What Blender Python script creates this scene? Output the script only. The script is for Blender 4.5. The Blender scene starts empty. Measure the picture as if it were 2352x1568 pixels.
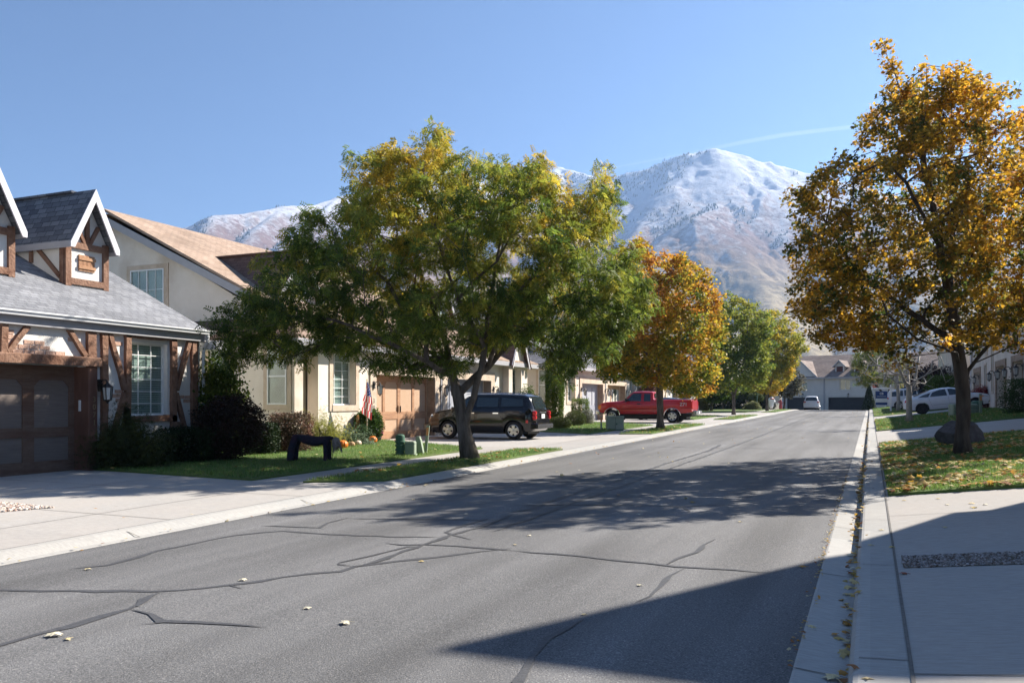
import bpy, math, random
import numpy as np
from mathutils import Vector, Matrix
R = math.radians
sc = bpy.context.scene
COL = sc.collection
# ---------------------------------------------------------------- camera, sky, sun, exposure
TH = R(23.2); CS, SN = math.cos(TH), math.sin(TH)
SUN_AZ, SUN_EL = R(37.0), R(36.0)
cam = bpy.data.cameras.new("camera"); cam_o = bpy.data.objects.new("camera", cam); COL.objects.link(cam_o)
cam_o.location = (0, 0, 1.6); cam_o.rotation_euler = (R(90), 0, TH)
cam.sensor_width = 36; cam.lens = 29.388; cam.shift_y = 141/2352; cam.clip_start = .05; cam.clip_end = 60000
sc.camera = cam_o
world = bpy.data.worlds.new("World"); sc.world = world; world.use_nodes = True
_nt = world.node_tree; _bg = _nt.nodes["Background"]
_sky = _nt.nodes.new("ShaderNodeTexSky"); _sky.sky_type = 'NISHITA'; _sky.sun_disc = False
_sky.sun_elevation = SUN_EL; _sky.sun_rotation = SUN_AZ; _sky.altitude = 1400
_sky.air_density = 1.0; _sky.dust_density = .05; _sky.ozone_density = 5.5
_nt.links.new(_sky.outputs[0], _bg.inputs[0]); _bg.inputs[1].default_value = .050
_sl = bpy.data.lights.new("sun", 'SUN'); _sl.energy = 5.0; _sl.angle = R(.53); _sl.color = (1, .93, .83)
_so = bpy.data.objects.new("sun", _sl); COL.objects.link(_so)
_so.rotation_euler = (R(90)-SUN_EL, 0, R(180)-SUN_AZ); _so.location = (30, 40, 40)
sc.view_settings.view_transform = 'Standard'; sc.view_settings.look = 'None'
sc.view_settings.gamma = 1; sc.view_settings.exposure = 1.50; sc.view_settings.use_curve_mapping = False
HAZE = 1.2e-4
# ---------------------------------------------------------------- mapping from the survey drawing (2352 px wide) to places
def ray(px, py):
    u = (px-1176)/1920; v = (925-py)/1920
    return u*CS-SN, u*SN+CS, v
def onX(px, py, X):
    a, b, v = ray(px, py); Z = X/a; return Vector((X, b*Z, 1.6+v*Z))
def onY(px, py, Y):
    a, b, v = ray(px, py); Z = Y/b; return Vector((a*Z, Y, 1.6+v*Z))
def atZ(px, py, Z):
    a, b, v = ray(px, py); return Vector((a*Z, b*Z, 1.6+v*Z))
YP = [-400, 0, 95, 100, 104, 112, 120, 150, 400, 6000]; ZP = [-3.2, 0, .77, .79, .76, .56, .42, .4, .4, .4]
XP = [-400, -16, -8.05, -7.95, -7.66, -7.65, -.40, -.12, -.11, .2, 6.4, 30, 400]
DP = [.03, .03, .06, .07, .02, 0, 0, -.02, .1, .12, .83, 1.4, 2]
def gz(x, y):
    y = np.asarray(y, float); x = np.asarray(x, float)
    f = np.clip((118-y)/10, 0, 1)
    return np.interp(y, YP, ZP)+np.interp(x, XP, DP)*f
def onG(px, py, dz=0.):
    a, b, v = ray(px, py); lo, hi = 1., 130.
    f = lambda Z: 1.6+v*Z-float(gz(a*Z, b*Z))-dz
    prev = lo
    for Z in np.arange(1.5, 140, .25):
        if f(Z) < 0: lo, hi = prev, Z; break
        prev = Z
    for _ in range(25):
        m = (lo+hi)/2
        if f(m) > 0: lo = m
        else: hi = m
    return Vector((a*lo, b*lo, 1.6+v*lo))
# ---------------------------------------------------------------- materials
MATS = {}
def nodes_mat(name):
    m = bpy.data.materials.new(name); m.use_nodes = True; nt = m.node_tree
    return m, nt, nt.nodes["Principled BSDF"], nt.nodes, nt.links
def rgba(c): return (c[0], c[1], c[2], 1)
def M(name, c1, c2=None, scale=5, detail=6, rough=.8, bump=0, bscale=None, spec=.3, metal=0, stretch=(1, 1, 1), contrast=.35, c3=None, s3=.6, coat=0, emis=0):
    if name in MATS: return MATS[name]
    m, nt, p, N, L = nodes_mat(name); MATS[name] = m
    p.inputs["Roughness"].default_value = rough; p.inputs["Specular IOR Level"].default_value = spec
    p.inputs["Metallic"].default_value = metal; p.inputs["Coat Weight"].default_value = coat
    p.inputs["Base Color"].default_value = rgba(c1)
    if c2 or bump:
        tc = N.new("ShaderNodeTexCoord"); mp = N.new("ShaderNodeMapping"); mp.inputs["Scale"].default_value = stretch
        L.new(tc.outputs["Object"], mp.inputs[0])
    if c2:
        n = N.new("ShaderNodeTexNoise"); n.inputs["Scale"].default_value = scale; n.inputs["Detail"].default_value = detail; n.inputs["Roughness"].default_value = .65
        L.new(mp.outputs[0], n.inputs["Vector"])
        r = N.new("ShaderNodeMapRange"); r.inputs[1].default_value = .5-contrast/2; r.inputs[2].default_value = .5+contrast/2
        L.new(n.outputs[0], r.inputs[0])
        mx = N.new("ShaderNodeMix"); mx.data_type = 'RGBA'; mx.inputs[6].default_value = rgba(c1); mx.inputs[7].default_value = rgba(c2)
        L.new(r.outputs[0], mx.inputs[0]); out = mx.outputs[2]
        if c3:
            n3 = N.new("ShaderNodeTexNoise"); n3.inputs["Scale"].default_value = s3; n3.inputs["Detail"].default_value = 4
            L.new(mp.outputs[0], n3.inputs["Vector"])
            r3 = N.new("ShaderNodeMapRange"); r3.inputs[1].default_value = .48; r3.inputs[2].default_value = .68; r3.inputs[4].default_value = .75
            L.new(n3.outputs[0], r3.inputs[0])
            m3 = N.new("ShaderNodeMix"); m3.data_type = 'RGBA'; m3.inputs[7].default_value = rgba(c3)
            L.new(r3.outputs[0], m3.inputs[0]); L.new(out, m3.inputs[6]); out = m3.outputs[2]
        L.new(out, p.inputs["Base Color"])
    if bump:
        b = N.new("ShaderNodeBump"); b.inputs["Strength"].default_value = bump; b.inputs["Distance"].default_value = .02
        nb = N.new("ShaderNodeTexNoise"); nb.inputs["Scale"].default_value = bscale or scale*6; nb.inputs["Detail"].default_value = 5
        L.new(mp.outputs[0], nb.inputs["Vector"]); L.new(nb.outputs[0], b.inputs["Height"]); L.new(b.outputs[0], p.inputs["Normal"])
    return m
def shingle(name, ca, cb, axis='Y', zs=2.24, size=.3, mortar=None):
    """asphalt shingles: courses run along `axis`, zs stretches height into slope length"""
    m, nt, p, N, L = nodes_mat(name); MATS[name] = m
    tc = N.new("ShaderNodeTexCoord"); sp = N.new("ShaderNodeSeparateXYZ"); cb_ = N.new("ShaderNodeCombineXYZ"); mu = N.new("ShaderNodeMath"); mu.operation = 'MULTIPLY'; mu.inputs[1].default_value = zs
    L.new(tc.outputs["Object"], sp.inputs[0]); L.new(sp.outputs[2], mu.inputs[0]); L.new(sp.outputs[axis], cb_.inputs[0]); L.new(mu.outputs[0], cb_.inputs[1])
    b = N.new("ShaderNodeTexBrick"); b.inputs["Scale"].default_value = 1; b.inputs["Brick Width"].default_value = size; b.inputs["Row Height"].default_value = .15
    b.inputs["Mortar Size"].default_value = .008; b.offset = .37
    mor = mortar or tuple(x*.45 for x in ca)
    b.inputs["Color1"].default_value = rgba(ca); b.inputs["Color2"].default_value = rgba(cb); b.inputs["Mortar"].default_value = rgba(mor); b.inputs["Bias"].default_value = -.1
    L.new(cb_.outputs[0], b.inputs["Vector"])
    n = N.new("ShaderNodeTexNoise"); n.inputs["Scale"].default_value = 60; n.inputs["Detail"].default_value = 3; L.new(tc.outputs["Object"], n.inputs["Vector"])
    n2 = N.new("ShaderNodeTexNoise"); n2.inputs["Scale"].default_value = .7; n2.inputs["Detail"].default_value = 5; L.new(tc.outputs["Object"], n2.inputs["Vector"])
    ad = N.new("ShaderNodeMath"); ad.operation = 'ADD'; L.new(n.outputs[0], ad.inputs[0]); L.new(n2.outputs[0], ad.inputs[1])
    hs = N.new("ShaderNodeHueSaturation"); L.new(ad.outputs[0], hs.inputs["Value"]); L.new(b.outputs[0], hs.inputs["Color"])
    L.new(hs.outputs[0], p.inputs["Base Color"]); p.inputs["Roughness"].default_value = .9; p.inputs["Specular IOR Level"].default_value = .2
    bp = N.new("ShaderNodeBump"); bp.inputs["Strength"].default_value = .5; bp.inputs["Distance"].default_value = .02; L.new(hs.outputs[0], bp.inputs["Height"]); L.new(bp.outputs[0], p.inputs["Normal"])
    return m
def asphalt_mat():
    m, nt, p, N, L = nodes_mat("asphalt"); MATS["asphalt"] = m
    tc = N.new("ShaderNodeTexCoord")
    v = N.new("ShaderNodeTexVoronoi"); v.inputs["Scale"].default_value = 120; L.new(tc.outputs["Object"], v.inputs["Vector"])
    n = N.new("ShaderNodeTexNoise"); n.inputs["Scale"].default_value = 85; n.inputs["Detail"].default_value = 6; n.inputs["Roughness"].default_value = .75; L.new(tc.outputs["Object"], n.inputs["Vector"])
    mp = N.new("ShaderNodeMapping"); mp.inputs["Scale"].default_value = (1.1, .16, 1); L.new(tc.outputs["Object"], mp.inputs[0])
    big = N.new("ShaderNodeTexNoise"); big.inputs["Scale"].default_value = .9; big.inputs["Detail"].default_value = 6; L.new(mp.outputs[0], big.inputs["Vector"])
    r = N.new("ShaderNodeValToRGB"); e = r.color_ramp.elements; e[0].position = .33; e[0].color = (.058, .058, .060, 1); e[1].position = .66; e[1].color = (.225, .223, .223, 1)
    q = e.new(.5); q.color = (.132, .131, .132, 1)
    L.new(n.outputs[0], r.inputs[0])
    sp = N.new("ShaderNodeSeparateColor"); L.new(v.outputs["Color"], sp.inputs[0])
    gt = N.new("ShaderNodeMath"); gt.operation = 'GREATER_THAN'; gt.inputs[1].default_value = .955; L.new(sp.outputs[0], gt.inputs[0])
    mu = N.new("ShaderNodeMath"); mu.operation = 'MULTIPLY'; mu.inputs[1].default_value = .5; L.new(gt.outputs[0], mu.inputs[0])
    mx = N.new("ShaderNodeMix"); mx.data_type = 'RGBA'; mx.inputs[7].default_value = (.33, .31, .29, 1); L.new(mu.outputs[0], mx.inputs[0]); L.new(r.outputs[0], mx.inputs[6])
    hs = N.new("ShaderNodeHueSaturation"); mr = N.new("ShaderNodeMapRange"); mr.inputs[1].default_value = .3; mr.inputs[2].default_value = .7; mr.inputs[3].default_value = .72; mr.inputs[4].default_value = 1.3
    mp2 = N.new("ShaderNodeMapping"); mp2.inputs["Scale"].default_value = (1.6, .025, 1); L.new(tc.outputs["Object"], mp2.inputs[0]); ln = N.new("ShaderNodeTexNoise"); ln.inputs["Scale"].default_value = 1; ln.inputs["Detail"].default_value = 3; L.new(mp2.outputs[0], ln.inputs["Vector"])
    lr = N.new("ShaderNodeMapRange"); lr.inputs[1].default_value = .3; lr.inputs[2].default_value = .7; lr.inputs[3].default_value = .80; lr.inputs[4].default_value = 1.16; L.new(ln.outputs[0], lr.inputs[0]); lm = N.new("ShaderNodeMath"); lm.operation = 'MULTIPLY'; L.new(lr.outputs[0], lm.inputs[0]); L.new(mr.outputs[0], lm.inputs[1])
    L.new(big.outputs[0], mr.inputs[0]); L.new(lm.outputs[0], hs.inputs["Value"]); L.new(mx.outputs[2], hs.inputs["Color"]); L.new(hs.outputs[0], p.inputs["Base Color"])
    p.inputs["Roughness"].default_value = .85; p.inputs["Specular IOR Level"].default_value = .25
    b = N.new("ShaderNodeBump"); b.inputs["Strength"].default_value = .7; b.inputs["Distance"].default_value = .012; L.new(n.outputs[0], b.inputs["Height"]); L.new(b.outputs[0], p.inputs["Normal"])
    return m
def concrete_mat(name, c, warm, joint=3.05):
    m, nt, p, N, L = nodes_mat(name); MATS[name] = m
    tc = N.new("ShaderNodeTexCoord")
    n = N.new("ShaderNodeTexNoise"); n.inputs["Scale"].default_value = .55; n.inputs["Detail"].default_value = 7; n.inputs["Roughness"].default_value = .6; L.new(tc.outputs["Object"], n.inputs["Vector"])
    mr = N.new("ShaderNodeMapRange"); mr.inputs[1].default_value = .35; mr.inputs[2].default_value = .65; L.new(n.outputs[0], mr.inputs[0])
    mx = N.new("ShaderNodeMix"); mx.data_type = 'RGBA'; mx.inputs[6].default_value = rgba(c); mx.inputs[7].default_value = rgba(warm); L.new(mr.outputs[0], mx.inputs[0])
    n2 = N.new("ShaderNodeTexNoise"); n2.inputs["Scale"].default_value = 30; n2.inputs["Detail"].default_value = 8; n2.inputs["Roughness"].default_value = .75
    mp = N.new("ShaderNodeMapping"); mp.inputs["Scale"].default_value = (.25, 1.6, 1); L.new(tc.outputs["Object"], mp.inputs[0]); L.new(mp.outputs[0], n2.inputs["Vector"])
    m2 = N.new("ShaderNodeMapRange"); m2.inputs[1].default_value = .25; m2.inputs[2].default_value = .75; m2.inputs[3].default_value = .76; m2.inputs[4].default_value = 1.18; L.new(n2.outputs[0], m2.inputs[0])
    dv = N.new("ShaderNodeVectorMath"); dv.operation = 'DIVIDE'; dv.inputs[1].default_value = (3.2, 3.35, 50); L.new(tc.outputs["Object"], dv.inputs[0])
    fl = N.new("ShaderNodeVectorMath"); fl.operation = 'FLOOR'; L.new(dv.outputs[0], fl.inputs[0]); wn = N.new("ShaderNodeTexWhiteNoise"); L.new(fl.outputs[0], wn.inputs["Vector"])
    sl = N.new("ShaderNodeMapRange"); sl.inputs[3].default_value = .90; sl.inputs[4].default_value = 1.07; L.new(wn.outputs["Value"], sl.inputs[0]); sm = N.new("ShaderNodeMath"); sm.operation = 'MULTIPLY'; L.new(sl.outputs[0], sm.inputs[0]); L.new(m2.outputs[0], sm.inputs[1])
    hs = N.new("ShaderNodeHueSaturation"); L.new(sm.outputs[0], hs.inputs["Value"]); L.new(mx.outputs[2], hs.inputs["Color"])
    # dark specks and stains
    v = N.new("ShaderNodeTexNoise"); v.inputs["Scale"].default_value = 3.2; v.inputs["Detail"].default_value = 8; v.inputs["Roughness"].default_value = .8; L.new(tc.outputs["Object"], v.inputs["Vector"])
    gr = N.new("ShaderNodeMapRange"); gr.inputs[1].default_value = .62; gr.inputs[2].default_value = .74; gr.inputs[4].default_value = .45; L.new(v.outputs[0], gr.inputs[0])
    m3 = N.new("ShaderNodeMix"); m3.data_type = 'RGBA'; m3.inputs[7].default_value = (c[0]*.5, c[1]*.5, c[2]*.5, 1); L.new(gr.outputs[0], m3.inputs[0]); L.new(hs.outputs[0], m3.inputs[6])
    L.new(m3.outputs[2], p.inputs["Base Color"]); p.inputs["Roughness"].default_value = .9; p.inputs["Specular IOR Level"].default_value = .2
    b = N.new("ShaderNodeBump"); b.inputs["Strength"].default_value = .25; b.inputs["Distance"].default_value = .01; L.new(n2.outputs[0], b.inputs["Height"]); L.new(b.outputs[0], p.inputs["Normal"])
    return m
def leaf_mat(name, trans=.45, rough=.55, gain=1.5):
    m, nt, p, N, L = nodes_mat(name); MATS[name] = m
    a = N.new("ShaderNodeAttribute"); a.attribute_name = "col"
    L.new(a.outputs["Color"], p.inputs["Base Color"]); p.inputs["Roughness"].default_value = rough; p.inputs["Specular IOR Level"].default_value = .25
    t = N.new("ShaderNodeBsdfTranslucent"); g = N.new("ShaderNodeVectorMath"); g.operation = 'SCALE'; g.inputs[3].default_value = gain
    L.new(a.outputs["Color"], g.inputs[0]); L.new(g.outputs[0], t.inputs[0])
    mx = N.new("ShaderNodeMixShader"); mx.inputs[0].default_value = trans
    L.new(p.outputs[0], mx.inputs[1]); L.new(t.outputs[0], mx.inputs[2]); L.new(mx.outputs[0], N["Material Output"].inputs[0])
    return m
def glass_mat(name, tint=(.78, .84, .83), keep=.80):
    m, nt, p, N, L = nodes_mat(name); MATS[name] = m
    g = N.new("ShaderNodeBsdfGlossy"); g.inputs["Roughness"].default_value = .03; t = N.new("ShaderNodeBsdfTransparent"); t.inputs[0].default_value = rgba(tint)
    fr = N.new("ShaderNodeFresnel"); fr.inputs[0].default_value = 1.5
    ad = N.new("ShaderNodeMath"); ad.operation = 'ADD'; ad.inputs[1].default_value = .5-keep*.5-.06; ad.use_clamp = True; ge = N.new("ShaderNodeNewGeometry"); iv = N.new("ShaderNodeMath"); iv.operation = 'SUBTRACT'; iv.inputs[0].default_value = 1; L.new(ge.outputs["Backfacing"], iv.inputs[1]); pm = N.new("ShaderNodeMath"); pm.operation = 'MULTIPLY'; L.new(fr.outputs[0], pm.inputs[0]); L.new(iv.outputs[0], pm.inputs[1]); L.new(pm.outputs[0], ad.inputs[0])
    mx = N.new("ShaderNodeMixShader"); L.new(ad.outputs[0], mx.inputs[0]); L.new(t.outputs[0], mx.inputs[1]); L.new(g.outputs[0], mx.inputs[2]); L.new(mx.outputs[0], N["Material Output"].inputs[0])
    return m
def blinds_mat(name, c=(.66, .68, .64), d=(.30, .32, .31), pitch=.055):
    m, nt, p, N, L = nodes_mat(name); MATS[name] = m
    tc = N.new("ShaderNodeTexCoord"); sp = N.new("ShaderNodeSeparateXYZ"); L.new(tc.outputs["Object"], sp.inputs[0])
    mu = N.new("ShaderNodeMath"); mu.operation = 'MULTIPLY'; mu.inputs[1].default_value = 1/pitch; L.new(sp.outputs[2], mu.inputs[0])
    f = N.new("ShaderNodeMath"); f.operation = 'FRACT'; L.new(mu.outputs[0], f.inputs[0])
    g = N.new("ShaderNodeMath"); g.operation = 'GREATER_THAN'; g.inputs[1].default_value = .72; L.new(f.outputs[0], g.inputs[0])
    mx = N.new("ShaderNodeMix"); mx.data_type = 'RGBA'; mx.inputs[6].default_value = rgba(c); mx.inputs[7].default_value = rgba(d); L.new(g.outputs[0], mx.inputs[0]); L.new(mx.outputs[2], p.inputs["Base Color"])
    return m
def paint_mat(name, c, rough=.18, coat=.6, dirt=.02):
    m, nt, p, N, L = nodes_mat(name); MATS[name] = m
    tc = N.new("ShaderNodeTexCoord"); n = N.new("ShaderNodeTexNoise"); n.inputs["Scale"].default_value = 2.2; n.inputs["Detail"].default_value = 8; L.new(tc.outputs["Object"], n.inputs["Vector"])
    mr = N.new("ShaderNodeMapRange"); mr.inputs[1].default_value = .45; mr.inputs[2].default_value = .75; mr.inputs[3].default_value = 0; mr.inputs[4].default_value = dirt; L.new(n.outputs[0], mr.inputs[0])
    mx = N.new("ShaderNodeMix"); mx.data_type = 'RGBA'; mx.inputs[6].default_value = rgba(c); mx.inputs[7].default_value = (.25, .22, .19, 1); L.new(mr.outputs[0], mx.inputs[0]); L.new(mx.outputs[2], p.inputs["Base Color"])
    p.inputs["Roughness"].default_value = rough; p.inputs["Coat Weight"].default_value = coat; p.inputs["Coat Roughness"].default_value = .04; p.inputs["Specular IOR Level"].default_value = .3
    return m
# ---------------------------------------------------------------- mesh builder
class MB:
    def __init__(s): s.v = []; s.f = []; s.smooth = False
    def add(s, vs, fs):
        b = len(s.v); s.v += [tuple(p) for p in vs]; s.f += [tuple(b+i for i in f) for f in fs]; return s
    def box(s, x0, x1, y0, y1, z0, z1):
        vs = [(x, y, z) for x in (x0, x1) for y in (y0, y1) for z in (z0, z1)]
        return s.add(vs, [(0, 1, 3, 2), (4, 6, 7, 5), (0, 4, 5, 1), (2, 3, 7, 6), (0, 2, 6, 4), (1, 5, 7, 3)])
    def bevbox(s, x0, x1, y0, y1, z0, z1, b=.02):
        # box with chamfered vertical and top edges
        lo = [(x0+b, y0), (x1-b, y0), (x1, y0+b), (x1, y1-b), (x1-b, y1), (x0+b, y1), (x0, y1-b), (x0, y0+b)]
        cx, cy = (x0+x1)/2, (y0+y1)/2; sh = lambda p: (cx+(p[0]-cx)*(1-2*b/(x1-x0)), cy+(p[1]-cy)*(1-2*b/(y1-y0)))
        vs = [(p[0], p[1], z0) for p in lo]+[(p[0], p[1], z1-b) for p in lo]+[(*sh(p), z1) for p in lo]
        fs = [tuple(range(7, -1, -1)), tuple(range(16, 24))]
        for r in (0, 8):
            for i in range(8): j = (i+1) % 8; fs.append((r+i, r+j, r+8+j, r+8+i))
        return s.add(vs, fs)
    def prism(s, pts, off):
        """pts: planar 3-D loop, off: extrusion vector"""
        n = len(pts); o = Vector(off); vs = [Vector(p) for p in pts]; vs += [p+o for p in vs]
        fs = [tuple(range(n-1, -1, -1)), tuple(range(n, 2*n))]+[(i, (i+1) % n, n+(i+1) % n, n+i) for i in range(n)]
        return s.add(vs, fs)
    def bar(s, a, b, w, d=None, up=(0, 0, 1)):
        a, b = Vector(a), Vector(b); t = (b-a).normalized(); u = Vector(up)
        if abs(t.dot(u)) > .95: u = Vector((1, 0, 0))
        x = t.cross(u).normalized(); y = x.cross(t); d = d or w; x *= w/2; y *= d/2
        return s.prism([a-x-y, a+x-y, a+x+y, a-x+y], b-a)
    def tube(s, path, rad, n=8, cap=True):
        path = [Vector(p) for p in path]; rad = rad if hasattr(rad, '__len__') else [rad]*len(path)
        b = len(s.v); prev = None; N = len(path)
        for i, p in enumerate(path):
            t = (path[min(i+1, N-1)]-path[max(i-1, 0)])
            t = t.normalized() if t.length > 1e-9 else Vector((0, 0, 1))
            if prev is None:
                u = Vector((1, 0, 0)) if abs(t.x) < .8 else Vector((0, 1, 0)); u = (u-t*u.dot(t)).normalized()
            else:
                u = prev-t*prev.dot(t); u = u.normalized() if u.length > 1e-6 else t.orthogonal().normalized()
            prev = u; w = t.cross(u)
            for k in range(n):
                a = 2*math.pi*k/n; s.v.append(tuple(p+(u*math.cos(a)+w*math.sin(a))*rad[i]))
        for i in range(N-1):
            for k in range(n):
                k2 = (k+1) % n; s.f.append((b+i*n+k, b+i*n+k2, b+(i+1)*n+k2, b+(i+1)*n+k))
        if cap: s.f.append(tuple(b+k for k in range(n-1, -1, -1))); s.f.append(tuple(b+(N-1)*n+k for k in range(n)))
        return s
    def lathe(s, prof, c=(0, 0, 0), n=20, axis='Z', ribs=0, ribd=0, sx=1, sy=1, cap=True):
        b = len(s.v); m = len(prof)
        for r, z in prof:
            for k in range(n):
                a = 2*math.pi*k/n; rr = r*(1-ribd*abs(math.sin(a*ribs/2))**.7 if ribs else 1) if ribs == 0 or True else r
                if ribs: rr = r*(1-ribd*(1-abs(math.sin(a*ribs/2))**.6))
                x, y = rr*math.cos(a)*sx, rr*math.sin(a)*sy
                s.v.append((c[0]+x, c[1]+y, c[2]+z) if axis == 'Z' else ((c[0]+x, c[1]+z, c[2]+y) if axis == 'Y' else (c[0]+z, c[1]+x, c[2]+y)))
        for i in range(m-1):
            for k in range(n):
                k2 = (k+1) % n; s.f.append((b+i*n+k, b+i*n+k2, b+(i+1)*n+k2, b+(i+1)*n+k))
        if cap: s.f.append(tuple(b+k for k in range(n-1, -1, -1))); s.f.append(tuple(b+(m-1)*n+k for k in range(n)))
        return s
    def mesh(s, name, mat, off=(0, 0, 0), smooth=False):
        me = bpy.data.meshes.new(name); me.from_pydata([(x-off[0], y-off[1], z-off[2]) for x, y, z in s.v], [], s.f)
        me.materials.append(mat)
        if smooth: me.polygons.foreach_set("use_smooth", [True]*len(me.polygons))
        me.update(); return me
def np_mesh(name, V, loops, starts, mat, col=None, smooth=False, counts=None):
    me = bpy.data.meshes.new(name)
    me.vertices.add(len(V)); me.vertices.foreach_set("co", np.asarray(V, np.float32).ravel())
    me.loops.add(len(loops)); me.loops.foreach_set("vertex_index", np.asarray(loops, np.int32))
    me.polygons.add(len(starts)); me.polygons.foreach_set("loop_start", np.asarray(starts, np.int32))
    if smooth: me.polygons.foreach_set("use_smooth", np.ones(len(starts), bool))
    me.update(calc_edges=True); me.validate()
    if col is not None:
        a = me.attributes.new("col", 'FLOAT_COLOR', 'FACE'); c = np.ones((len(starts), 4), np.float32); c[:, :3] = col; a.data.foreach_set("color", c.ravel())
    me.materials.append(mat); return me
def inst_mesh(name, tv, tf, pos, rot, scale, cols, mat):
    """many copies of one little template (leaf, blade, stone) merged in one mesh"""
    tv = np.asarray(tv, float); N = len(pos); k = len(tv)
    V = np.einsum('nij,kj->nki', rot, tv)*np.asarray(scale).reshape(N, 1, 1)+pos[:, None, :]
    fl = [i for f in tf for i in f]; cnt = [len(f) for f in tf]; st = np.cumsum([0]+cnt[:-1]); nl = len(fl)
    loops = (np.arange(N)[:, None]*k+np.array(fl)[None, :]).ravel(); starts = (np.arange(N)[:, None]*nl+st[None, :]).ravel()
    return np_mesh(name, V.reshape(-1, 3), loops, starts, mat, np.repeat(cols, len(tf), axis=0))
def rotmats(rng, n, tilt=None, down=None):
    """random rotations; tilt limits the leaf normal's lean from vertical"""
    a = rng.uniform(0, 2*np.pi, n)
    if tilt is None:
        z = rng.normal(size=(n, 3)); z /= np.linalg.norm(z, axis=1)[:, None]
    else:
        t = np.abs(rng.normal(0, tilt, n)); p = rng.uniform(0, 2*np.pi, n); z = np.stack([np.sin(t)*np.cos(p), np.sin(t)*np.sin(p), np.cos(t)], 1)
    h = np.stack([np.cos(a), np.sin(a), np.zeros(n)], 1)
    x = h-z*np.sum(h*z, 1)[:, None]; x /= np.linalg.norm(x, axis=1)[:, None]+1e-9; y = np.cross(z, x)
    return np.stack([x, y, z], 2)
# ---------------------------------------------------------------- things and parts
def link(o, parent=None):
    COL.objects.link(o)
    if parent is not None: o.parent = parent
    return o
class Thing:
    def __init__(s, name, label, cat, loc=(0, 0, 0), rz=0, group=None, absolute=False):
        s.o = bpy.data.objects.new(name, None); link(s.o); s.o.empty_display_size = .3; s.loc = tuple(loc); s.abs = absolute
        s.o.location = loc; s.o.rotation_euler = (0, 0, rz); s.o["label"] = label; s.o["category"] = cat
        if group: s.o["group"] = group
    def part(s, name, mb, mat, parent=None, smooth=False, label=None):
        me = mb.mesh(name, mat, s.loc if s.abs else (0, 0, 0), smooth) if isinstance(mb, MB) else mb
        o = link(bpy.data.objects.new(name, me), parent or s.o)
        if label: o["label"] = label
        return o
def tag(o, label=None, cat=None, group=None, kind=None):
    for k, v in (("label", label), ("category", cat), ("group", group), ("kind", kind)):
        if v: o[k] = v
    return o
def solo(name, mesh, label=None, cat=None, group=None, kind=None, loc=(0, 0, 0)):
    o = link(bpy.data.objects.new(name, mesh)); o.location = loc; return tag(o, label, cat, group, kind)
def copy_tree(o, parent=None):
    c = o.copy(); COL.objects.link(c)
    if parent is not None: c.parent = parent
    for ch in list(o.children): copy_tree(ch, c)
    return c
def text_mesh(txt, size, mat, depth=.01, bold=0.0):
    cu = bpy.data.curves.new("txt", 'FONT'); cu.body = txt; cu.size = size; cu.extrude = depth/2; cu.align_x = 'CENTER'; cu.align_y = 'CENTER'; cu.offset = bold
    ob = bpy.data.objects.new("txt", cu); COL.objects.link(ob); bpy.context.view_layer.update()
    me = bpy.data.meshes.new_from_object(ob.evaluated_get(bpy.context.evaluated_depsgraph_get()))
    bpy.data.objects.remove(ob); me.materials.clear(); me.materials.append(mat); return me
# ---------------------------------------------------------------- the material set
ASPH = asphalt_mat()
CONC = concrete_mat("concrete", (.36, .345, .325), (.395, .365, .335)); CONC2 = concrete_mat("kerb_concrete", (.34, .335, .32), (.38, .365, .34))
SEAL = M("crack_seal", (.058, .059, .063), (.088, .088, .092), scale=20, rough=.6, bump=.3, bscale=80)
JOINT = M("joint", (.10, .095, .085), (.16, .15, .14), scale=20)
LAWN = M("lawn_soil", (.075, .13, .03), (.12, .17, .045), scale=12, detail=8, rough=1, bump=.6, bscale=60, c3=(.10, .11, .04), s3=.8)
DIRT = M("dirt", (.10, .08, .055), (.17, .14, .10), scale=14, rough=1, bump=.8, bscale=50)
LEAFM = leaf_mat("leaf"); LEAFD = leaf_mat("evergreen_leaf", .2, .6, 1.1); GRASSM = leaf_mat("grass_blade", .4, .6, 1.3); LITTER = leaf_mat("dry_leaf", .3, .7, 1.2)
BARK = M("bark", (.07, .055, .045), (.17, .145, .125), scale=9, rough=.95, bump=1, bscale=22, stretch=(1, 1, .22), contrast=.3)
BARKD = M("dark_bark", (.035, .028, .024), (.085, .07, .06), scale=9, rough=.95, bump=1, bscale=22, stretch=(1, 1, .22), contrast=.3)
BARKP = M("pale_bark", (.22, .20, .18), (.38, .35, .32), scale=9, rough=.9, bump=.6, bscale=22, stretch=(1, 1, .3))
STUC_T = M("white_stucco", (.66, .64, .60), (.74, .72, .68), scale=3, rough=.95, bump=.8, bscale=45, spec=.1)
STUC_B = M("cream_stucco", (.68, .61, .52), (.75, .68, .595), scale=1.2, rough=.95, bump=.6, bscale=45, spec=.1, c3=(.50, .41, .32), s3=.7)
STUC_G = M("pale_stucco", (.60, .54, .47), (.68, .61, .53), scale=1.2, rough=.95, bump=.6, bscale=45, spec=.1, c3=(.52, .46, .40), s3=.7)
STUC_E = M("grey_stucco", (.54, .525, .50), (.60, .585, .56), scale=1.5, rough=.95, bump=.6, bscale=45, spec=.1)
STONE = M("cast_stone", (.52, .42, .32), (.60, .49, .385), scale=6, rough=.95, bump=1, bscale=25, c3=(.44, .34, .25), s3=2)
STONED = M("brown_stone", (.27, .20, .15), (.36, .28, .21), scale=7, rough=.95, bump=1, bscale=25, c3=(.22, .15, .11), s3=2)
BEAM = M("rough_timber", (.16, .085, .055), (.28, .165, .112), scale=9, rough=.85, bump=1.2, bscale=18, contrast=.5, c3=(.13, .055, .03), s3=3)
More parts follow.
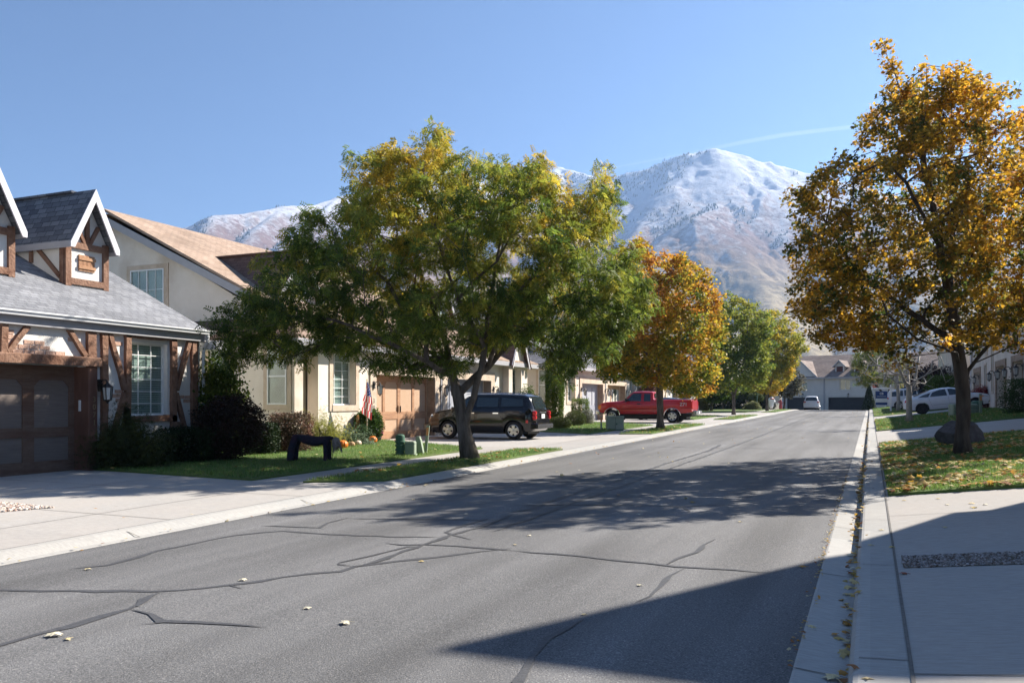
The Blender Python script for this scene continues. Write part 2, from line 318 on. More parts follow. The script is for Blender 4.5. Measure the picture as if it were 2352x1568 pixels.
POSTW = M("dark_post_wood", (.13, .064, .044), (.19, .10, .07), scale=5, rough=.8, bump=.5, stretch=(1, 1, .3), c3=(.10, .045, .03), s3=2)
DOORW = M("brown_door_wood", (.13, .08, .058), (.19, .125, .092), scale=10, rough=.8, bump=.4, stretch=(1, .6, 4), c3=(.12, .06, .04), s3=2)
DOORP = M("brown_door_panel", (.155, .125, .11), (.20, .165, .145), scale=8, rough=.8, bump=.3, stretch=(1, .3, 4))
DOORL = M("tan_door_wood", (.36, .19, .10), (.47, .27, .155), scale=8, rough=.75, bump=.4, stretch=(1, 1, 6), contrast=.3, c3=(.28, .14, .075), s3=1.5)
DOORLP = M("tan_door_panel", (.46, .30, .19), (.53, .36, .24), scale=8, rough=.75, bump=.3, stretch=(1, .4, 6))
FASC = M("fascia_grey", (.34, .335, .35), (.38, .375, .39), scale=4, rough=.6)
FASW = M("fascia_white", (.62, .60, .63), (.68, .66, .68), scale=4, rough=.55)
SOFF = M("soffit", (.52, .50, .46), (.58, .56, .52), scale=4, rough=.8)
GUTT = M("gutter_white", (.68, .69, .70), (.60, .61, .62), scale=3, rough=.35, spec=.5)
WHITE = M("white_vinyl", (.74, .75, .74), (.68, .69, .68), scale=6, rough=.4, spec=.5)
GLASS = glass_mat("window_glass"); BLIND = blinds_mat("blinds"); DARKIN = M("room_dark", (.03, .03, .032), rough=1)
CURT = M("window_backing", (.44, .43, .38), (.55, .54, .48), scale=9, rough=1, stretch=(4, 4, .2))
IRON = M("wrought_iron", (.015, .014, .013), (.03, .027, .025), scale=20, rough=.45, spec=.5, metal=.3)
LAMPG = M("lamp_glass", (.45, .46, .44), (.6, .6, .58), scale=10, rough=.15, spec=.6)
BRICK = M("exposed_brick", (.42, .25, .18), (.52, .36, .28), scale=12, rough=.95, bump=.8, bscale=40)
SH_GREY = shingle("grey_shingle", (.17, .175, .19), (.255, .26, .275), size=.24); SH_GREYX = shingle("grey_shingle_cross", (.10, .105, .12), (.20, .205, .22), 'X', 1.12)
SH_TAN = shingle("tan_shingle", (.30, .215, .16), (.38, .285, .22)); SH_BRN_SHADE = shingle("shaded_brown_shingle", (.15, .09, .07), (.22, .135, .105), 'X', 1.28)  # dormer brown: shade of the sides turned from the sun, put into the colour
SH_BRN2 = shingle("brown_shingle_low", (.15, .09, .07), (.22, .135, .105), 'X', 3.1)
SH_FAR = shingle("far_shingle", (.20, .155, .135), (.27, .215, .19), 'X', 1.5)
RUB = M("rubber", (.012, .012, .013), (.03, .03, .03), scale=30, rough=.8)
ALLOY = M("alloy", (.62, .61, .60), (.50, .50, .49), scale=8, rough=.28, metal=.85)
BLKP = M("black_trim", (.012, .012, .013), (.022, .022, .022), scale=10, rough=.5)
CHROME = M("chrome", (.75, .75, .75), rough=.12, metal=1)
RED_L = M("red_lens", (.55, .02, .015), (.4, .01, .01), scale=30, rough=.15, spec=.6)
AMB_L = M("amber_lens", (.8, .25, .03), rough=.2); CLR_L = M("clear_lens", (.6, .6, .58), (.4, .4, .4), scale=30, rough=.1, spec=.7)
CARGL = M("car_glass", (.018, .028, .033), rough=.04, spec=.9); PLATE = M("plate", (.75, .75, .74), (.6, .6, .66), scale=25, rough=.4)
UTIL = M("utility_green", (.21, .27, .20), (.27, .32, .25), scale=5, rough=.7, c3=(.30, .33, .28), s3=2)
UTILD = M("utility_dark_green", (.05, .12, .085), (.07, .15, .105), scale=6, rough=.7, c3=(.10, .15, .11), s3=3)
# ================================================================ THE SETTING
def struct(name, me, parent=None, label=None):
    o = link(bpy.data.objects.new(name, me), parent)
    if parent is None: o["kind"] = "structure"
    if label: o["label"] = label
    return o
def grid_sheet(name, xs, ys, zf, mat, smooth=True):
    X, Y = np.meshgrid(xs, ys); Z = zf(X, Y); V = np.stack([X, Y, Z], -1).reshape(-1, 3); nx = len(xs)
    i, j = np.meshgrid(np.arange(len(xs)-1), np.arange(len(ys)-1)); a = (j*nx+i).ravel()
    F = np.stack([a, a+1, a+nx+1, a+nx], 1)
    return np_mesh(name, V, F.ravel(), np.arange(len(F))*4, mat, smooth=smooth)
xs = [-7000, -2000, -700, -400, -200, -100, -60, -30, -16, -12, -8.05, -7.95, -7.66, -7.65, -4, -.40, -.12, -.11, .2, 3, 6.4, 12, 30, 60, 100, 200, 400, 1500, 7000]
ys = [-1000, -400, -100]+list(range(-40, 152, 4))+[170, 200, 300, 400, 800, 1600, 3000, 7000]
GROUNDM = M("field", (.13, .115, .07), (.20, .17, .11), scale=.01, detail=10, rough=1, c3=(.10, .11, .06), s3=.004)
struct("ground", grid_sheet("ground", xs, sorted(ys), lambda x, y: gz(x, y)-.06, GROUNDM, False))
Yl = np.arange(-40, 104.1, 2.)
road = struct("road", grid_sheet("road", np.array([-7.66, -6, -4, -2, -.40]), Yl, lambda x, y: gz(np.clip(x, -7.64, -.41), y), ASPH))
struct("cross_street", grid_sheet("cross_street", np.arange(-70, 71, 5.), np.arange(104, 113.1, 1.), lambda x, y: gz(x*0-4, y)+.002, ASPH))
def strip(name, prof, ys, mat, parent=None):
    """profile of (x, height over the street surface) drawn along the street"""
    V = []; n = len(prof)
    for y in ys:
        zb = float(np.interp(y, YP, ZP))
        for x, d in prof: V.append((x, y, zb+d))
    F = [(i*n+k, i*n+k+1, (i+1)*n+k+1, (i+1)*n+k) for i in range(len(ys)-1) for k in range(n-1)]
    m = MB(); m.v = V; m.f = F; return m
struct("gutter", strip("gutter", [(-.43, -.004), (-.40, .006), (-.26, -.008), (-.13, -.022), (-.11, -.02)], Yl, CONC2).mesh("gutter", CONC2))
kerbR = struct("kerb", strip("kerb", [(-.125, -.06), (-.105, .075), (-.085, .10), (-.06, .108), (.20, .122), (.21, .10)], Yl, CONC2).mesh("kerb", CONC2))
struct("rolled_kerb", strip("rolled_kerb", [(-7.62, -.02), (-7.66, .004), (-7.74, .012), (-7.84, .05), (-7.93, .075), (-8.0, .08), (-8.06, .076)], Yl, CONC2).mesh("rolled_kerb", CONC2))
def on_path(x0, x1, y0, y1, nx, ny, dz, mat, name, rise=lambda x, y: 0):
    return grid_sheet(name, np.linspace(x0, x1, nx), np.linspace(y0, y1, ny), lambda x, y: gz(x, y)+dz, mat)
struct("driveway", on_path(-16.4, -8.04, -40, 101, 6, 60, .012, CONC, "driveway"))
struct("driveway", on_path(.202, 6.6, -40, 101, 5, 60, .004, CONC, "driveway"))
struct("pavement", on_path(-60, -8.06, 101, 103.6, 5, 3, .02, CONC, "pavement"))
# joints, seams
def line_on_ground(pts, w, dz, seg=.35, taper=True, jit=0, seed=0):
    rng = random.Random(seed); P = []
    for a, b in zip(pts[:-1], pts[1:]):
        a, b = Vector(a[:2]), Vector(b[:2]); n = max(1, int((b-a).length/seg))
        for i in range(n): P.append(a+(b-a)*(i/n)+Vector((rng.gauss(0, jit), rng.gauss(0, jit))))
    P.append(Vector(pts[-1][:2])); m = MB(); n = len(P)
    for i, p in enumerate(P):
        t = (P[min(i+1, n-1)]-P[max(i-1, 0)]); t = t.normalized() if t.length > 0 else Vector((0, 1)); q = Vector((-t.y, t.x))
        ww = w*(rng.uniform(.5, 1.45) if jit else 1)/2*(min(1, (i+.3)/2, (n-i-.7)/2) if taper else 1)
        for s in (-1, 1):
            r = p+q*ww*s; m.v.append((r.x, r.y, float(gz(r.x, r.y))+dz))
    m.f = [(2*i, 2*i+1, 2*i+3, 2*i+2) for i in range(n-1)]; return m
A_ = lambda l: [onG(x*.5, 1056.6+y*.5) for x, y in l]; B_ = lambda l: [onG(1176+x*.5, 1010.6+y*.5) for x, y in l]
seams = [(A_([(-300, 590), (0, 597), (200, 600), (700, 603), (1060, 575), (1300, 538), (1560, 508), (1640, 490), (1820, 465), (2000, 445), (2200, 420), (2352, 405)]), .06),
 (A_([(-200, 900), (0, 850), (200, 795), (330, 765), (460, 720), (600, 680), (690, 630), (740, 603)]), .075), (A_([(620, 670), (660, 640), (700, 618)]), .12),
 (A_([(600, 690), (690, 710), (740, 740), (900, 745), (1220, 768)]), .06), (A_([(630, 757), (740, 748), (830, 740)]), .04),
 (A_([(340, 498), (500, 480), (640, 445), (720, 415), (880, 385), (1080, 345), (1300, 325), (1500, 340), (1800, 353), (2020, 355)]), .06),
 (A_([(1200, 300), (1470, 312), (1500, 290), (1600, 265)]), .05), (A_([(1770, 382), (1850, 390), (1950, 388), (2100, 395), (2352, 415)]), .06),
 (A_([(1920, 400), (1870, 398), (1700, 440), (1570, 470), (1560, 480), (1640, 490)]), .06), (A_([(1640, 492), (1770, 450), (1950, 388), (2080, 345), (2200, 310), (2310, 270), (2352, 250)]), .07),
 (A_([(2170, 365), (2090, 345), (2050, 330), (2080, 318), (2200, 280), (2250, 268)]), .06), (A_([(1600, 268), (2250, 275)]), .05),
 (A_([(1060, 575), (1110, 590)]), .12), (B_([(0, 508), (300, 532), (500, 555), (750, 580), (1000, 597), (1240, 610)]), .045),
 (B_([(930, 455), (890, 480), (850, 515), (770, 545), (710, 572)]), .055), (B_([(790, 590), (730, 620), (680, 665), (620, 710), (570, 745)]), .055),
 (B_([(0, 330), (80, 320), (150, 290), (300, 240), (500, 180), (700, 110), (900, 50), (960, 20)]), .09), (B_([(0, 300), (400, 297), (770, 305), (1000, 295)]), .05), (B_([(780, 308), (820, 328)]), .06),
 (B_([(335, 820), (180, 920), (90, 1000), (60, 1060), (30, 1115), (-40, 1250)]), .07)]
rs = random.Random(5)
for k in range(9):
    y = 17+k*7.5+rs.uniform(-2, 2); x = rs.uniform(-7, -4); seams.append(([Vector((x, y)), Vector((x+1.5, y+rs.uniform(-.5, .5))), Vector((min(x+rs.uniform(2.5, 5), -.6), y+rs.uniform(-.8, .8)))], .05))
seams.append(([Vector((-4.1, 9.)), Vector((-4.0, 30)), Vector((-4.2, 60)), Vector((-4.1, 95))], .06))
for i, (p, w) in enumerate(seams): struct("crack_seal", line_on_ground(p, w, .0045+.0006*(i % 5), seg=.2, jit=.013, seed=i).mesh("crack_seal", SEAL), road)
jm = MB()
def joint(p, w=.014, dz=.017, m=jm):
    q = line_on_ground(p, w, dz, seg=1, taper=False); b = len(m.v); m.v += q.v; m.f += [tuple(b+i for i in f) for f in q.f]
for y in (1.2, 4.9, 7.95, 10.6, 25.5, 29.2, 32.6, 47.6, 51, 54, 69, 73, 77): joint([(-15.8, y+.3), (-8.06, y)])
for y in np.arange(14, 100, 1.55): joint([(-10.5, y), (-9.35, y)])
joint([(-9.4, -30), (-9.4, 12.4)]); joint([(-12.6, -30), (-12.6, 12.8)]); joint([(-9.4, 23.4), (-9.4, 32)]); joint([(-12.8, 24.), (-12.8, 35)]); joint([(-9.4, 46), (-9.4, 54)]); joint([(-8.055, -30), (-8.055, 100)], .018)
struct("joint_line", jm.mesh("joint_line", JOINT), None)
j2 = MB()
joint([(.205, -30), (.205, 100)], .02, .009, j2); [joint([(.21, y), (6.4, y)], .012, .009, j2) for y in (1.6, 4.9, 11.2, 28.7, 31.8, 55, 58.5)]
joint([(3.3, -20), (3.3, 7.9)], .012, .009, j2); joint([(3.3, 8.5), (3.3, 13.5)], .012, .009, j2)
struct("joint_line", j2.mesh("joint_line", JOINT), None)
j3 = strip("x", [(0, 0)], [0], CONC2)
j3 = MB()
for y in (2.3, 5.15, 8.0, 10.9, 13.8, 17, 20, 23, 27, 31, 35, 40): zb = float(np.interp(y, YP, ZP)); j3.add([(-.42, y, zb+.011), (-.12, y, zb-.014), (-.12, y+.012, zb-.014), (-.42, y+.012, zb+.011)], [(0, 1, 2, 3)]); j3.add([(-.06, y, zb+.112), (.2, y, zb+.126), (.2, y+.01, zb+.126), (-.06, y+.01, zb+.112)], [(0, 1, 2, 3)])
for y in (7.1, 10.3, 13.5, 17, 21, 25): zb = float(np.interp(y, YP, ZP)); j3.add([(-7.67, y, zb+.012), (-7.84, y, zb+.056), (-8.03, y, zb+.084), (-8.03, y+.015, zb+.084), (-7.84, y+.015, zb+.056), (-7.67, y+.015, zb+.012)], [(0, 1, 4, 5), (1, 2, 3, 4)])
struct("joint_line", j3.mesh("joint_line", JOINT), None)
# lawns
LAWNS = []
def lawn(quad, dz=.045, nx=10, ny=24, edge=.05):
    """quad: four (x, y) corners; rounded a little at the corners; soil sheet with a skirt"""
    q = [np.array(p, float) for p in quad]; V = []
    for j in range(ny+1):
        t = j/ny
        for i in range(nx+1):
            s = i/nx; p = (q[0]*(1-s)+q[1]*s)*(1-t)+(q[3]*(1-s)+q[2]*s)*t
            e = min(s, 1-s)*2; f = min(t, 1-t)
            V.append((p[0], p[1], float(gz(p[0], p[1]))+dz+.02*min(1, e*3, f*12)))
    F = [(j*(nx+1)+i, j*(nx+1)+i+1, (j+1)*(nx+1)+i+1, (j+1)*(nx+1)+i) for j in range(ny) for i in range(nx)]
    rim = [i for i in range(nx+1)]+[j*(nx+1)+nx for j in range(1, ny+1)]+[ny*(nx+1)+i for i in range(nx-1, -1, -1)]+[j*(nx+1) for j in range(ny-1, 0, -1)]
    b = len(V); V += [(V[r][0], V[r][1], V[r][2]-.09) for r in rim]; n = len(rim)
    F += [(rim[k], rim[(k+1) % n], b+(k+1) % n, b+k) for k in range(n)]
    m = MB(); m.v = V; m.f = F; struct("lawn", m.mesh("lawn", LAWN)); LAWNS.append((q, dz))
yv = lambda x, y: onG(x, y).y
g1a, g1b = yv(2040, 1140), yv(2014, 1022); g2a, g2b = yv(2009, 991), yv(2004, 966); g3a, g3b = yv(2005, 957.5), yv(2002, 949); wk = yv(2036, 1077)
lawn([(.24, g1a), (6.3, g1a-.1), (6.3, wk-.1), (.24, wk-.1)]); lawn([(.24, wk+.12), (6.3, wk+.12), (6.3, g1b), (.24, g1b)])
lawn([(.24, g2a), (6.3, g2a-.3), (6.3, g2b), (.24, g2b)]); lawn([(.24, g3a), (6.3, g3a), (6.3, g3b), (.24, g3b)])
lawn([(.24, g3b+4), (6.3, g3b+4), (6.3, g3b+9), (.24, g3b+9)]); lawn([(.24, g3b+12), (6.3, g3b+12), (6.3, 101), (.24, 101)]) if g3b+12 < 99 else None
lawn([(-9.35, 12.3), (-8.1, 13.0), (-8.1, 22.6), (-9.3, 21.9)]); lawn([(-15.9, 13.1), (-10.5, 12.3), (-10.5, 22.3), (-16.2, 25.6)], nx=16)
lawn([(-30, 16.3), (-15.85, 16.3), (-15.85, 20.95), (-30, 20.95)])
lawn([(-9.3, 32.6), (-8.1, 33.2), (-8.1, 45), (-9.3, 44.3)]); lawn([(-16.1, 36), (-10.5, 32.4), (-10.5, 43.4), (-16.1, 47.6)]); lawn([(-30, 40.3), (-16.15, 40.3), (-16.15, 42.9), (-30, 42.9)])
lawn([(-9.3, 54.6), (-8.1, 55.3), (-8.1, 68), (-9.3, 67.3)]); lawn([(-16.1, 58), (-10.5, 54.4), (-10.5, 65.6), (-16.1, 69.5)])
lawn([(-9.3, 80), (-8.1, 81), (-8.1, 98), (-9.3, 99)]); lawn([(-40, 85), (-10.5, 79), (-10.5, 99), (-40, 99)], nx=14)
def in_lawn(rng, q, n):
    s, t = rng.random(n)[:, None], rng.random(n)[:, None]; return (q[0]*(1-s)+q[1]*s)*(1-t)+(q[3]*(1-s)+q[2]*s)*t
def vnoise(p, f, seed=0):
    """cheap smooth noise -1..1 at points (n,3)"""
    r = np.random.default_rng(seed); o = np.zeros(len(p))
    for k in range(6):
        d = r.normal(size=3)*f*(1+.6*k); o += np.sin(p@d+r.uniform(0, 6.28))/(1+.35*k)
    return o/2.6
rng = np.random.default_rng(11); P = []; Sz = []
for (q, dz), dens in zip(LAWNS, [1500, 1100, 300, 90, 60, 60, 900, 520, 200, 260, 160, 20, 90, 50, 30, 5]):
    area = abs(np.cross(q[1]-q[0], q[3]-q[0])) if False else abs((q[1]-q[0])[0]*(q[3]-q[0])[1]); n = int(area*dens)
    p = in_lawn(rng, q, n); P.append(np.column_stack([p, gz(p[:, 0], p[:, 1])+dz+.012])); Sz.append(np.full(n, 1.0 if dens > 400 else 1.5))
P = np.concatenate(P); Sz = np.concatenate(Sz)*rng.uniform(.6, 1.3, len(P))
tv = [(-.006, 0, 0), (.006, 0, 0), (.002, .012, .03), (.0, .03, .052), (-.003, .011, .03)]
nz = vnoise(P, .8, 3); c = np.stack([.125+.035*nz, .215+.025*nz, .05+0*nz], 1)*rng.uniform(.6, 1.35, (len(P), 1)); dry = rng.random(len(P)) < .10; c[dry] = (.24, .22, .09)
rt = rotmats(rng, len(P), .25)
solo("grass", inst_mesh("grass", tv, [(0, 1, 2, 4), (4, 2, 3)], P, rt, Sz, c, GRASSM), "short green lawn grass growing on every lawn beside the street", "grass", kind="stuff")
# gravel beds
def stones(name, poly, n, size, cols, seed, label, up=.015):
    rng = np.random.default_rng(seed); poly = np.array([p[:2] for p in poly]); t = rng.random((n, 2)); k = rng.integers(1, len(poly)-1, n)
    s = np.sqrt(t[:, :1]); p = poly[0]*(1-s)+poly[k]*s*(1-t[:, 1:])+poly[(k+1)]*s*t[:, 1:]
    tv = np.array([(1, 0, 0), (0, 1, 0), (-1, .1, 0), (.1, -1, 0), (0, 0, .7), (0, 0, -.6), (.6, .6, .3), (-.6, .5, .3), (-.5, -.6, .35), (.6, -.5, .25)])
    tf = [(0, 6, 4), (6, 1, 4), (1, 7, 4), (7, 2, 4), (2, 8, 4), (8, 3, 4), (3, 9, 4), (9, 0, 4), (0, 5, 1, 6), (1, 5, 2, 7), (2, 5, 3, 8), (3, 5, 0, 9)]
    P = np.column_stack([p, gz(p[:, 0], p[:, 1])+up+rng.uniform(0, .006, n)]); c = np.array(cols)[rng.integers(0, len(cols), n)]*rng.uniform(.7, 1.2, (n, 1))
    return solo(name, inst_mesh(name, tv, tf, P, rotmats(rng, n, .5), rng.uniform(.6, 1.3, n)*size, c, LITTER2), label, "gravel", kind="stuff")
LITTER2 = leaf_mat("stone_col", 0.0, .9)
gp = [onG(122, 1168), onG(-100, 1147), onG(-100, 1186)]
bm = MB(); bm.v = [(p.x, p.y, float(gz(p.x, p.y))+.017) for p in gp]; bm.f = [(0, 1, 2)]; struct("gravel_bed", bm.mesh("gravel_bed", DIRT))
stones("gravel", gp, 2600, .028, [(.45, .36, .30), (.55, .47, .40), (.36, .25, .20), (.62, .58, .54)], 2, "pinkish gravel bed cut into the pale drive before the timbered house")
ya, yb = yv(2062, 1282), yv(2065, 1306); ed = [(.26, ya+.06), (6, ya+.06), (6, yb), (.26, yb)]
bm = MB(); bm.v = [(x, y, float(gz(x, y))+.010) for x, y in ed]; bm.f = [(0, 1, 2, 3)]; struct("gravel_bed", bm.mesh("gravel_bed", DIRT))
stones("gravel", [Vector(p) for p in ed], 9000, .014, [(.22, .19, .17), (.32, .28, .26), (.16, .12, .10), (.36, .33, .32)], 3, "narrow strip of grey gravel across the right hand concrete drive", .007)
# ---------------------------------------------------------------- mountains
RID = [  # ridge lines: (drawing x, drawing y, distance)
 [(250, 640, 2900), (330, 592, 2900), (420, 535, 2900), (500, 495, 3000), (560, 492, 3100), (650, 475, 3300), (720, 472, 3500), (780, 452, 3700), (860, 432, 3900), (940, 430, 4100), (1000, 425, 4200), (1100, 415, 4300), (1215, 390, 4350), (1280, 384, 4300), (1330, 397, 4100), (1380, 412, 3700), (1420, 406, 3400), (1480, 392, 3250), (1530, 372, 3150), (1590, 352, 3050), (1640, 343, 3000), (1700, 356, 3000), (1750, 375, 2980), (1850, 400, 2950), (1950, 425, 2950), (2050, 450, 3000), (2200, 480, 3050), (2400, 520, 3100), (2700, 600, 3100)],
 [(500, 495, 3000), (455, 560, 2600), (400, 640, 2200)], [(650, 475, 3300), (580, 540, 2850), (500, 630, 2350), (430, 720, 1900)], [(780, 452, 3700), (700, 520, 3100), (610, 610, 2500), (520, 720, 1900)],
 [(940, 430, 4100), (860, 510, 3300), (760, 620, 2500), (680, 740, 1800)], [(1100, 415, 4300), (1020, 500, 3300), (920, 620, 2400)], [(1280, 384, 4300), (1230, 460, 3400), (1140, 580, 2600), (1050, 700, 1900)],
 [(1420, 406, 3400), (1370, 470, 2900), (1300, 560, 2400), (1220, 680, 1900)],
 [(1530, 372, 3150), (1500, 410, 3000), (1440, 470, 2800), (1390, 540, 2550), (1330, 620, 2200)],
 [(1620, 350, 2990), (1590, 385, 2900), (1545, 430, 2750), (1500, 490, 2600), (1450, 545, 2420), (1400, 600, 2250)],
 [(1690, 400, 2900), (1640, 430, 2800), (1585, 480, 2650), (1530, 530, 2500), (1490, 570, 2380)],
 [(1690, 400, 2900), (1730, 420, 2900), (1800, 425, 2850)],
 [(1690, 402, 2900), (1665, 445, 2700), (1630, 485, 2500), (1598, 499, 2350), (1614, 507, 2300), (1650, 535, 2220), (1680, 562, 2150), (1710, 601, 2050), (1742, 644, 1950), (1765, 700, 1780), (1815, 760, 1560), (1880, 825, 1300)],
 [(1598, 499, 2350), (1545, 545, 2250), (1490, 600, 2100), (1430, 670, 1900)],
 [(1765, 700, 1780), (1690, 760, 1600), (1600, 830, 1350)],
 [(1850, 400, 2950), (1840, 470, 2650), (1800, 540, 2400), (1790, 570, 2300)], [(1850, 400, 2950), (1880, 500, 2500), (1900, 600, 2150), (1930, 720, 1750), (1990, 820, 1350)], [(2050, 450, 3000), (2080, 560, 2400), (2120, 680, 1900), (2160, 800, 1450)], [(2400, 520, 3100), (2380, 640, 2300), (2340, 780, 1600)]]
segs = []
for l in RID:
    p = [atZ(*q) for q in l]
    for a, b in zip(p[:-1], p[1:]): segs.append((np.array(a), np.array(b)))
def fbm(x, y, f, octv, seed, ridged=False):
    r = np.random.default_rng(seed); o = np.zeros_like(x); amp = 1; tot = 0
    for k in range(octv):
        n = np.zeros_like(x)
        for j in range(5):
            a = r.uniform(0, 6.28); ff = f*r.uniform(.7, 1.4); n += np.sin((x*math.cos(a)+y*math.sin(a))*ff+r.uniform(0, 6.28)+1.3*np.sin((x*math.sin(a)-y*math.cos(a))*ff*.7))
        n /= 3; n = 1-2*np.abs(n) if ridged else n; o += n*amp; tot += amp; amp *= .52; f *= 2.05
    return o/tot
cpx = np.linspace(150, 2620, 560); Zr = np.concatenate([np.linspace(900, 2400, 190), np.linspace(2406, 4700, 190)])
PX, ZZ = np.meshgrid(cpx, Zr); U = (PX-1176)/1920; GX = (U*CS-SN)*ZZ; GY = (U*SN+CS)*ZZ
H = np.full(GX.shape, -500.); D = np.full(GX.shape, 1e9)
for a, b in segs:
    d = b[:2]-a[:2]; t = np.clip(((GX-a[0])*d[0]+(GY-a[1])*d[1])/(d@d), 0, 1); dx = GX-(a[0]+t*d[0]); dy = GY-(a[1]+t*d[1]); dist = np.hypot(dx, dy)
    h = a[2]+t*(b[2]-a[2])-.74*(np.sqrt(dist*dist+22**2)-22); H = np.maximum(H, h); D = np.minimum(D, dist)
fade = np.clip(D/160, .05, 1)
H = H+fade*(36*fbm(GX, GY, .0075, 5, 3, True)+22*fbm(GX, GY, .03, 4, 8, True))+6*fbm(GX, GY, .05, 2, 5)*np.clip(D/30, .2, 1)
H = np.where(H < 60, 60-(60-H)*.35, H)
H = np.maximum(H, -30)
V = np.stack([GX, GY, H], -1).reshape(-1, 3); nx = len(cpx); ii, jj = np.meshgrid(np.arange(nx-1), np.arange(len(Zr)-1)); a = (jj*nx+ii).ravel(); F = np.stack([a, a+1, a+nx+1, a+nx], 1)
m, nt, p, N, L = nodes_mat("mountain")
tc = N.new("ShaderNodeTexCoord"); sp = N.new("ShaderNodeSeparateXYZ"); L.new(tc.outputs["Object"], sp.inputs[0])
def noise_(scale, det=8, rough=.65, st=None):
    n = N.new("ShaderNodeTexNoise"); n.inputs["Scale"].default_value = scale; n.inputs["Detail"].default_value = det; n.inputs["Roughness"].default_value = rough; L.new(tc.outputs["Object"], n.inputs["Vector"]); return n.outputs[0]
def mth(op, a, b, clamp=False):
    q = N.new("ShaderNodeMath"); q.operation = op; q.use_clamp = clamp
    for i, x in enumerate((a, b)):
        if hasattr(x, 'links'): L.new(x, q.inputs[i])
        else: q.inputs[i].default_value = x
    return q.outputs[0]
def mix_(f, a, b):
    q = N.new("ShaderNodeMix"); q.data_type = 'RGBA'
    for i, x in ((0, f), (6, a), (7, b)):
        if hasattr(x, 'links'): L.new(x, q.inputs[i])
        else: q.inputs[i].default_value = x if i == 0 else rgba(x)
    return q.outputs[2]
scrub = mix_(mth('MULTIPLY_ADD', noise_(.02), 3.0, False), (.20, .155, .115), (.20, .155, .115))
g = N.new("ShaderNodeNewGeometry"); dt = N.new("ShaderNodeVectorMath"); dt.operation = 'DOT_PRODUCT'; L.new(g.outputs["Normal"], dt.inputs[0]); dt.inputs[1].default_value = (math.sin(SUN_AZ)*.94, math.cos(SUN_AZ)*.94, .1)
asp = dt.outputs["Value"]
n1 = noise_(.012, 10); n2 = noise_(.05, 10, .75)
def rng_(x, a, b, c=0., d=1.):
    q = N.new("ShaderNodeMapRange"); q.inputs[1].default_value = a; q.inputs[2].default_value = b; q.inputs[3].default_value = c; q.inputs[4].default_value = d; L.new(x, q.inputs[0]); return q.outputs[0]
base = mix_(rng_(n1, .40, .62), (.18, .13, .115), (.16, .10, .095)); base = mix_(rng_(n2, .52, .66), base, (.085, .06, .05))
lowg = mix_(rng_(n2, .45, .6), (.33, .27, .17), (.19, .15, .10)); base = mix_(rng_(sp.outputs[2], 250, 430), lowg, base)
# snow lies thicker high up and on the slopes turned from the sun
sn = mth('ADD', rng_(sp.outputs[2], 180, 800, -1.0, 1.0), mth('MULTIPLY', asp, -1.3)); sn = mth('ADD', sn, rng_(n1, .3, .7, -.35, .35)); sn = mth('ADD', sn, rng_(n2, .3, .7, -.75, .75))
cov = rng_(sn, -.15, 1.0)
base = mix_(cov, base, (.53, .55, .60))
L.new(base, p.inputs["Base Color"]); p.inputs["Roughness"].default_value = 1; p.inputs["Specular IOR Level"].default_value = .05
bp = N.new("ShaderNodeBump"); bp.inputs["Strength"].default_value = .6; bp.inputs["Distance"].default_value = 8; L.new(n2, bp.inputs["Height"]); L.new(bp.outputs[0], p.inputs["Normal"])
struct("mountains", np_mesh("mountains", V, F.ravel(), np.arange(len(F))*4, m, smooth=True))
# conifers on the upper shaded slopes
gy_, gx_ = np.gradient(H); nrm = None
rng = np.random.default_rng(4); J = rng.integers(1, len(Zr)-1, 110000); I = rng.integers(1, nx-1, 110000)
hx = (H[J, I+1]-H[J, I-1])/np.hypot(GX[J, I+1]-GX[J, I-1], GY[J, I+1]-GY[J, I-1]); dens = fbm(GX[J, I], GY[J, I], .012, 3, 21)
hh = H[J, I]; pxx = PX[J, I]
ok = (hh > 430) & (hx > .05) & (dens+.25*np.clip(hx, 0, 1)+np.where((pxx > 1380) & (pxx < 1700) & (D[J, I] < 200), .25, 0) > .30) & (ZZ[J, I] < 4500)
I, J = I[ok], J[ok]; I, J = I[:6500], J[:6500]; n = len(I)
P = np.stack([GX[J, I]+rng.normal(0, 5, n), GY[J, I]+rng.normal(0, 5, n), H[J, I]-2], 1)
ang = np.arange(6)*math.pi/3; tv = [(math.cos(t), math.sin(t), .12) for t in ang]+[(.62*math.cos(t+.5), .62*math.sin(t+.5), 1.3) for t in ang]+[(0, 0, 3.6), (0, 0, 1.9)]
tf = [(i, (i+1) % 6, 13) for i in range(6)]+[(6+i, 6+(i+1) % 6, 12) for i in range(6)]
c = np.array([.03, .045, .035])*rng.uniform(.6, 1.4, (n, 1))
solo("conifer_forest", inst_mesh("conifer_forest", tv, tf, P, rotmats(rng, n, .03), rng.uniform(1.5, 3.4, n), c, leaf_mat("far_conifer", .05, .9)), "dark conifer forest dotted along the snowy mountain ridges", "forest", kind="stuff")
# contrail, far and high, outside the haze
m, nt, p, N, L = nodes_mat("contrail"); N.remove(p); pv = N.new("ShaderNodeVolumePrincipled"); pv.inputs["Color"].default_value = (1, 1, 1, 1); pv.inputs["Density"].default_value = .0008; pv.inputs["Anisotropy"].default_value = .3; L.new(pv.outputs[0], N["Material Output"].inputs["Volume"])
mb = MB(); pts = [(1230, 402), (1330, 395), (1420, 383), (1500, 368), (1600, 349), (1700, 328), (1800, 310), (1900, 298), (2000, 287), (2100, 272), (2200, 256), (2300, 243), (2420, 228)]
rr = [8, 14, 20, 28, 36, 48, 54, 50, 44, 34, 26, 20, 16]
mb.tube([atZ(x, y, 17000+i*200) for i, (x, y) in enumerate(pts)], rr, 12); k = mb.mesh("contrail", m, smooth=True); struct("contrail", k)
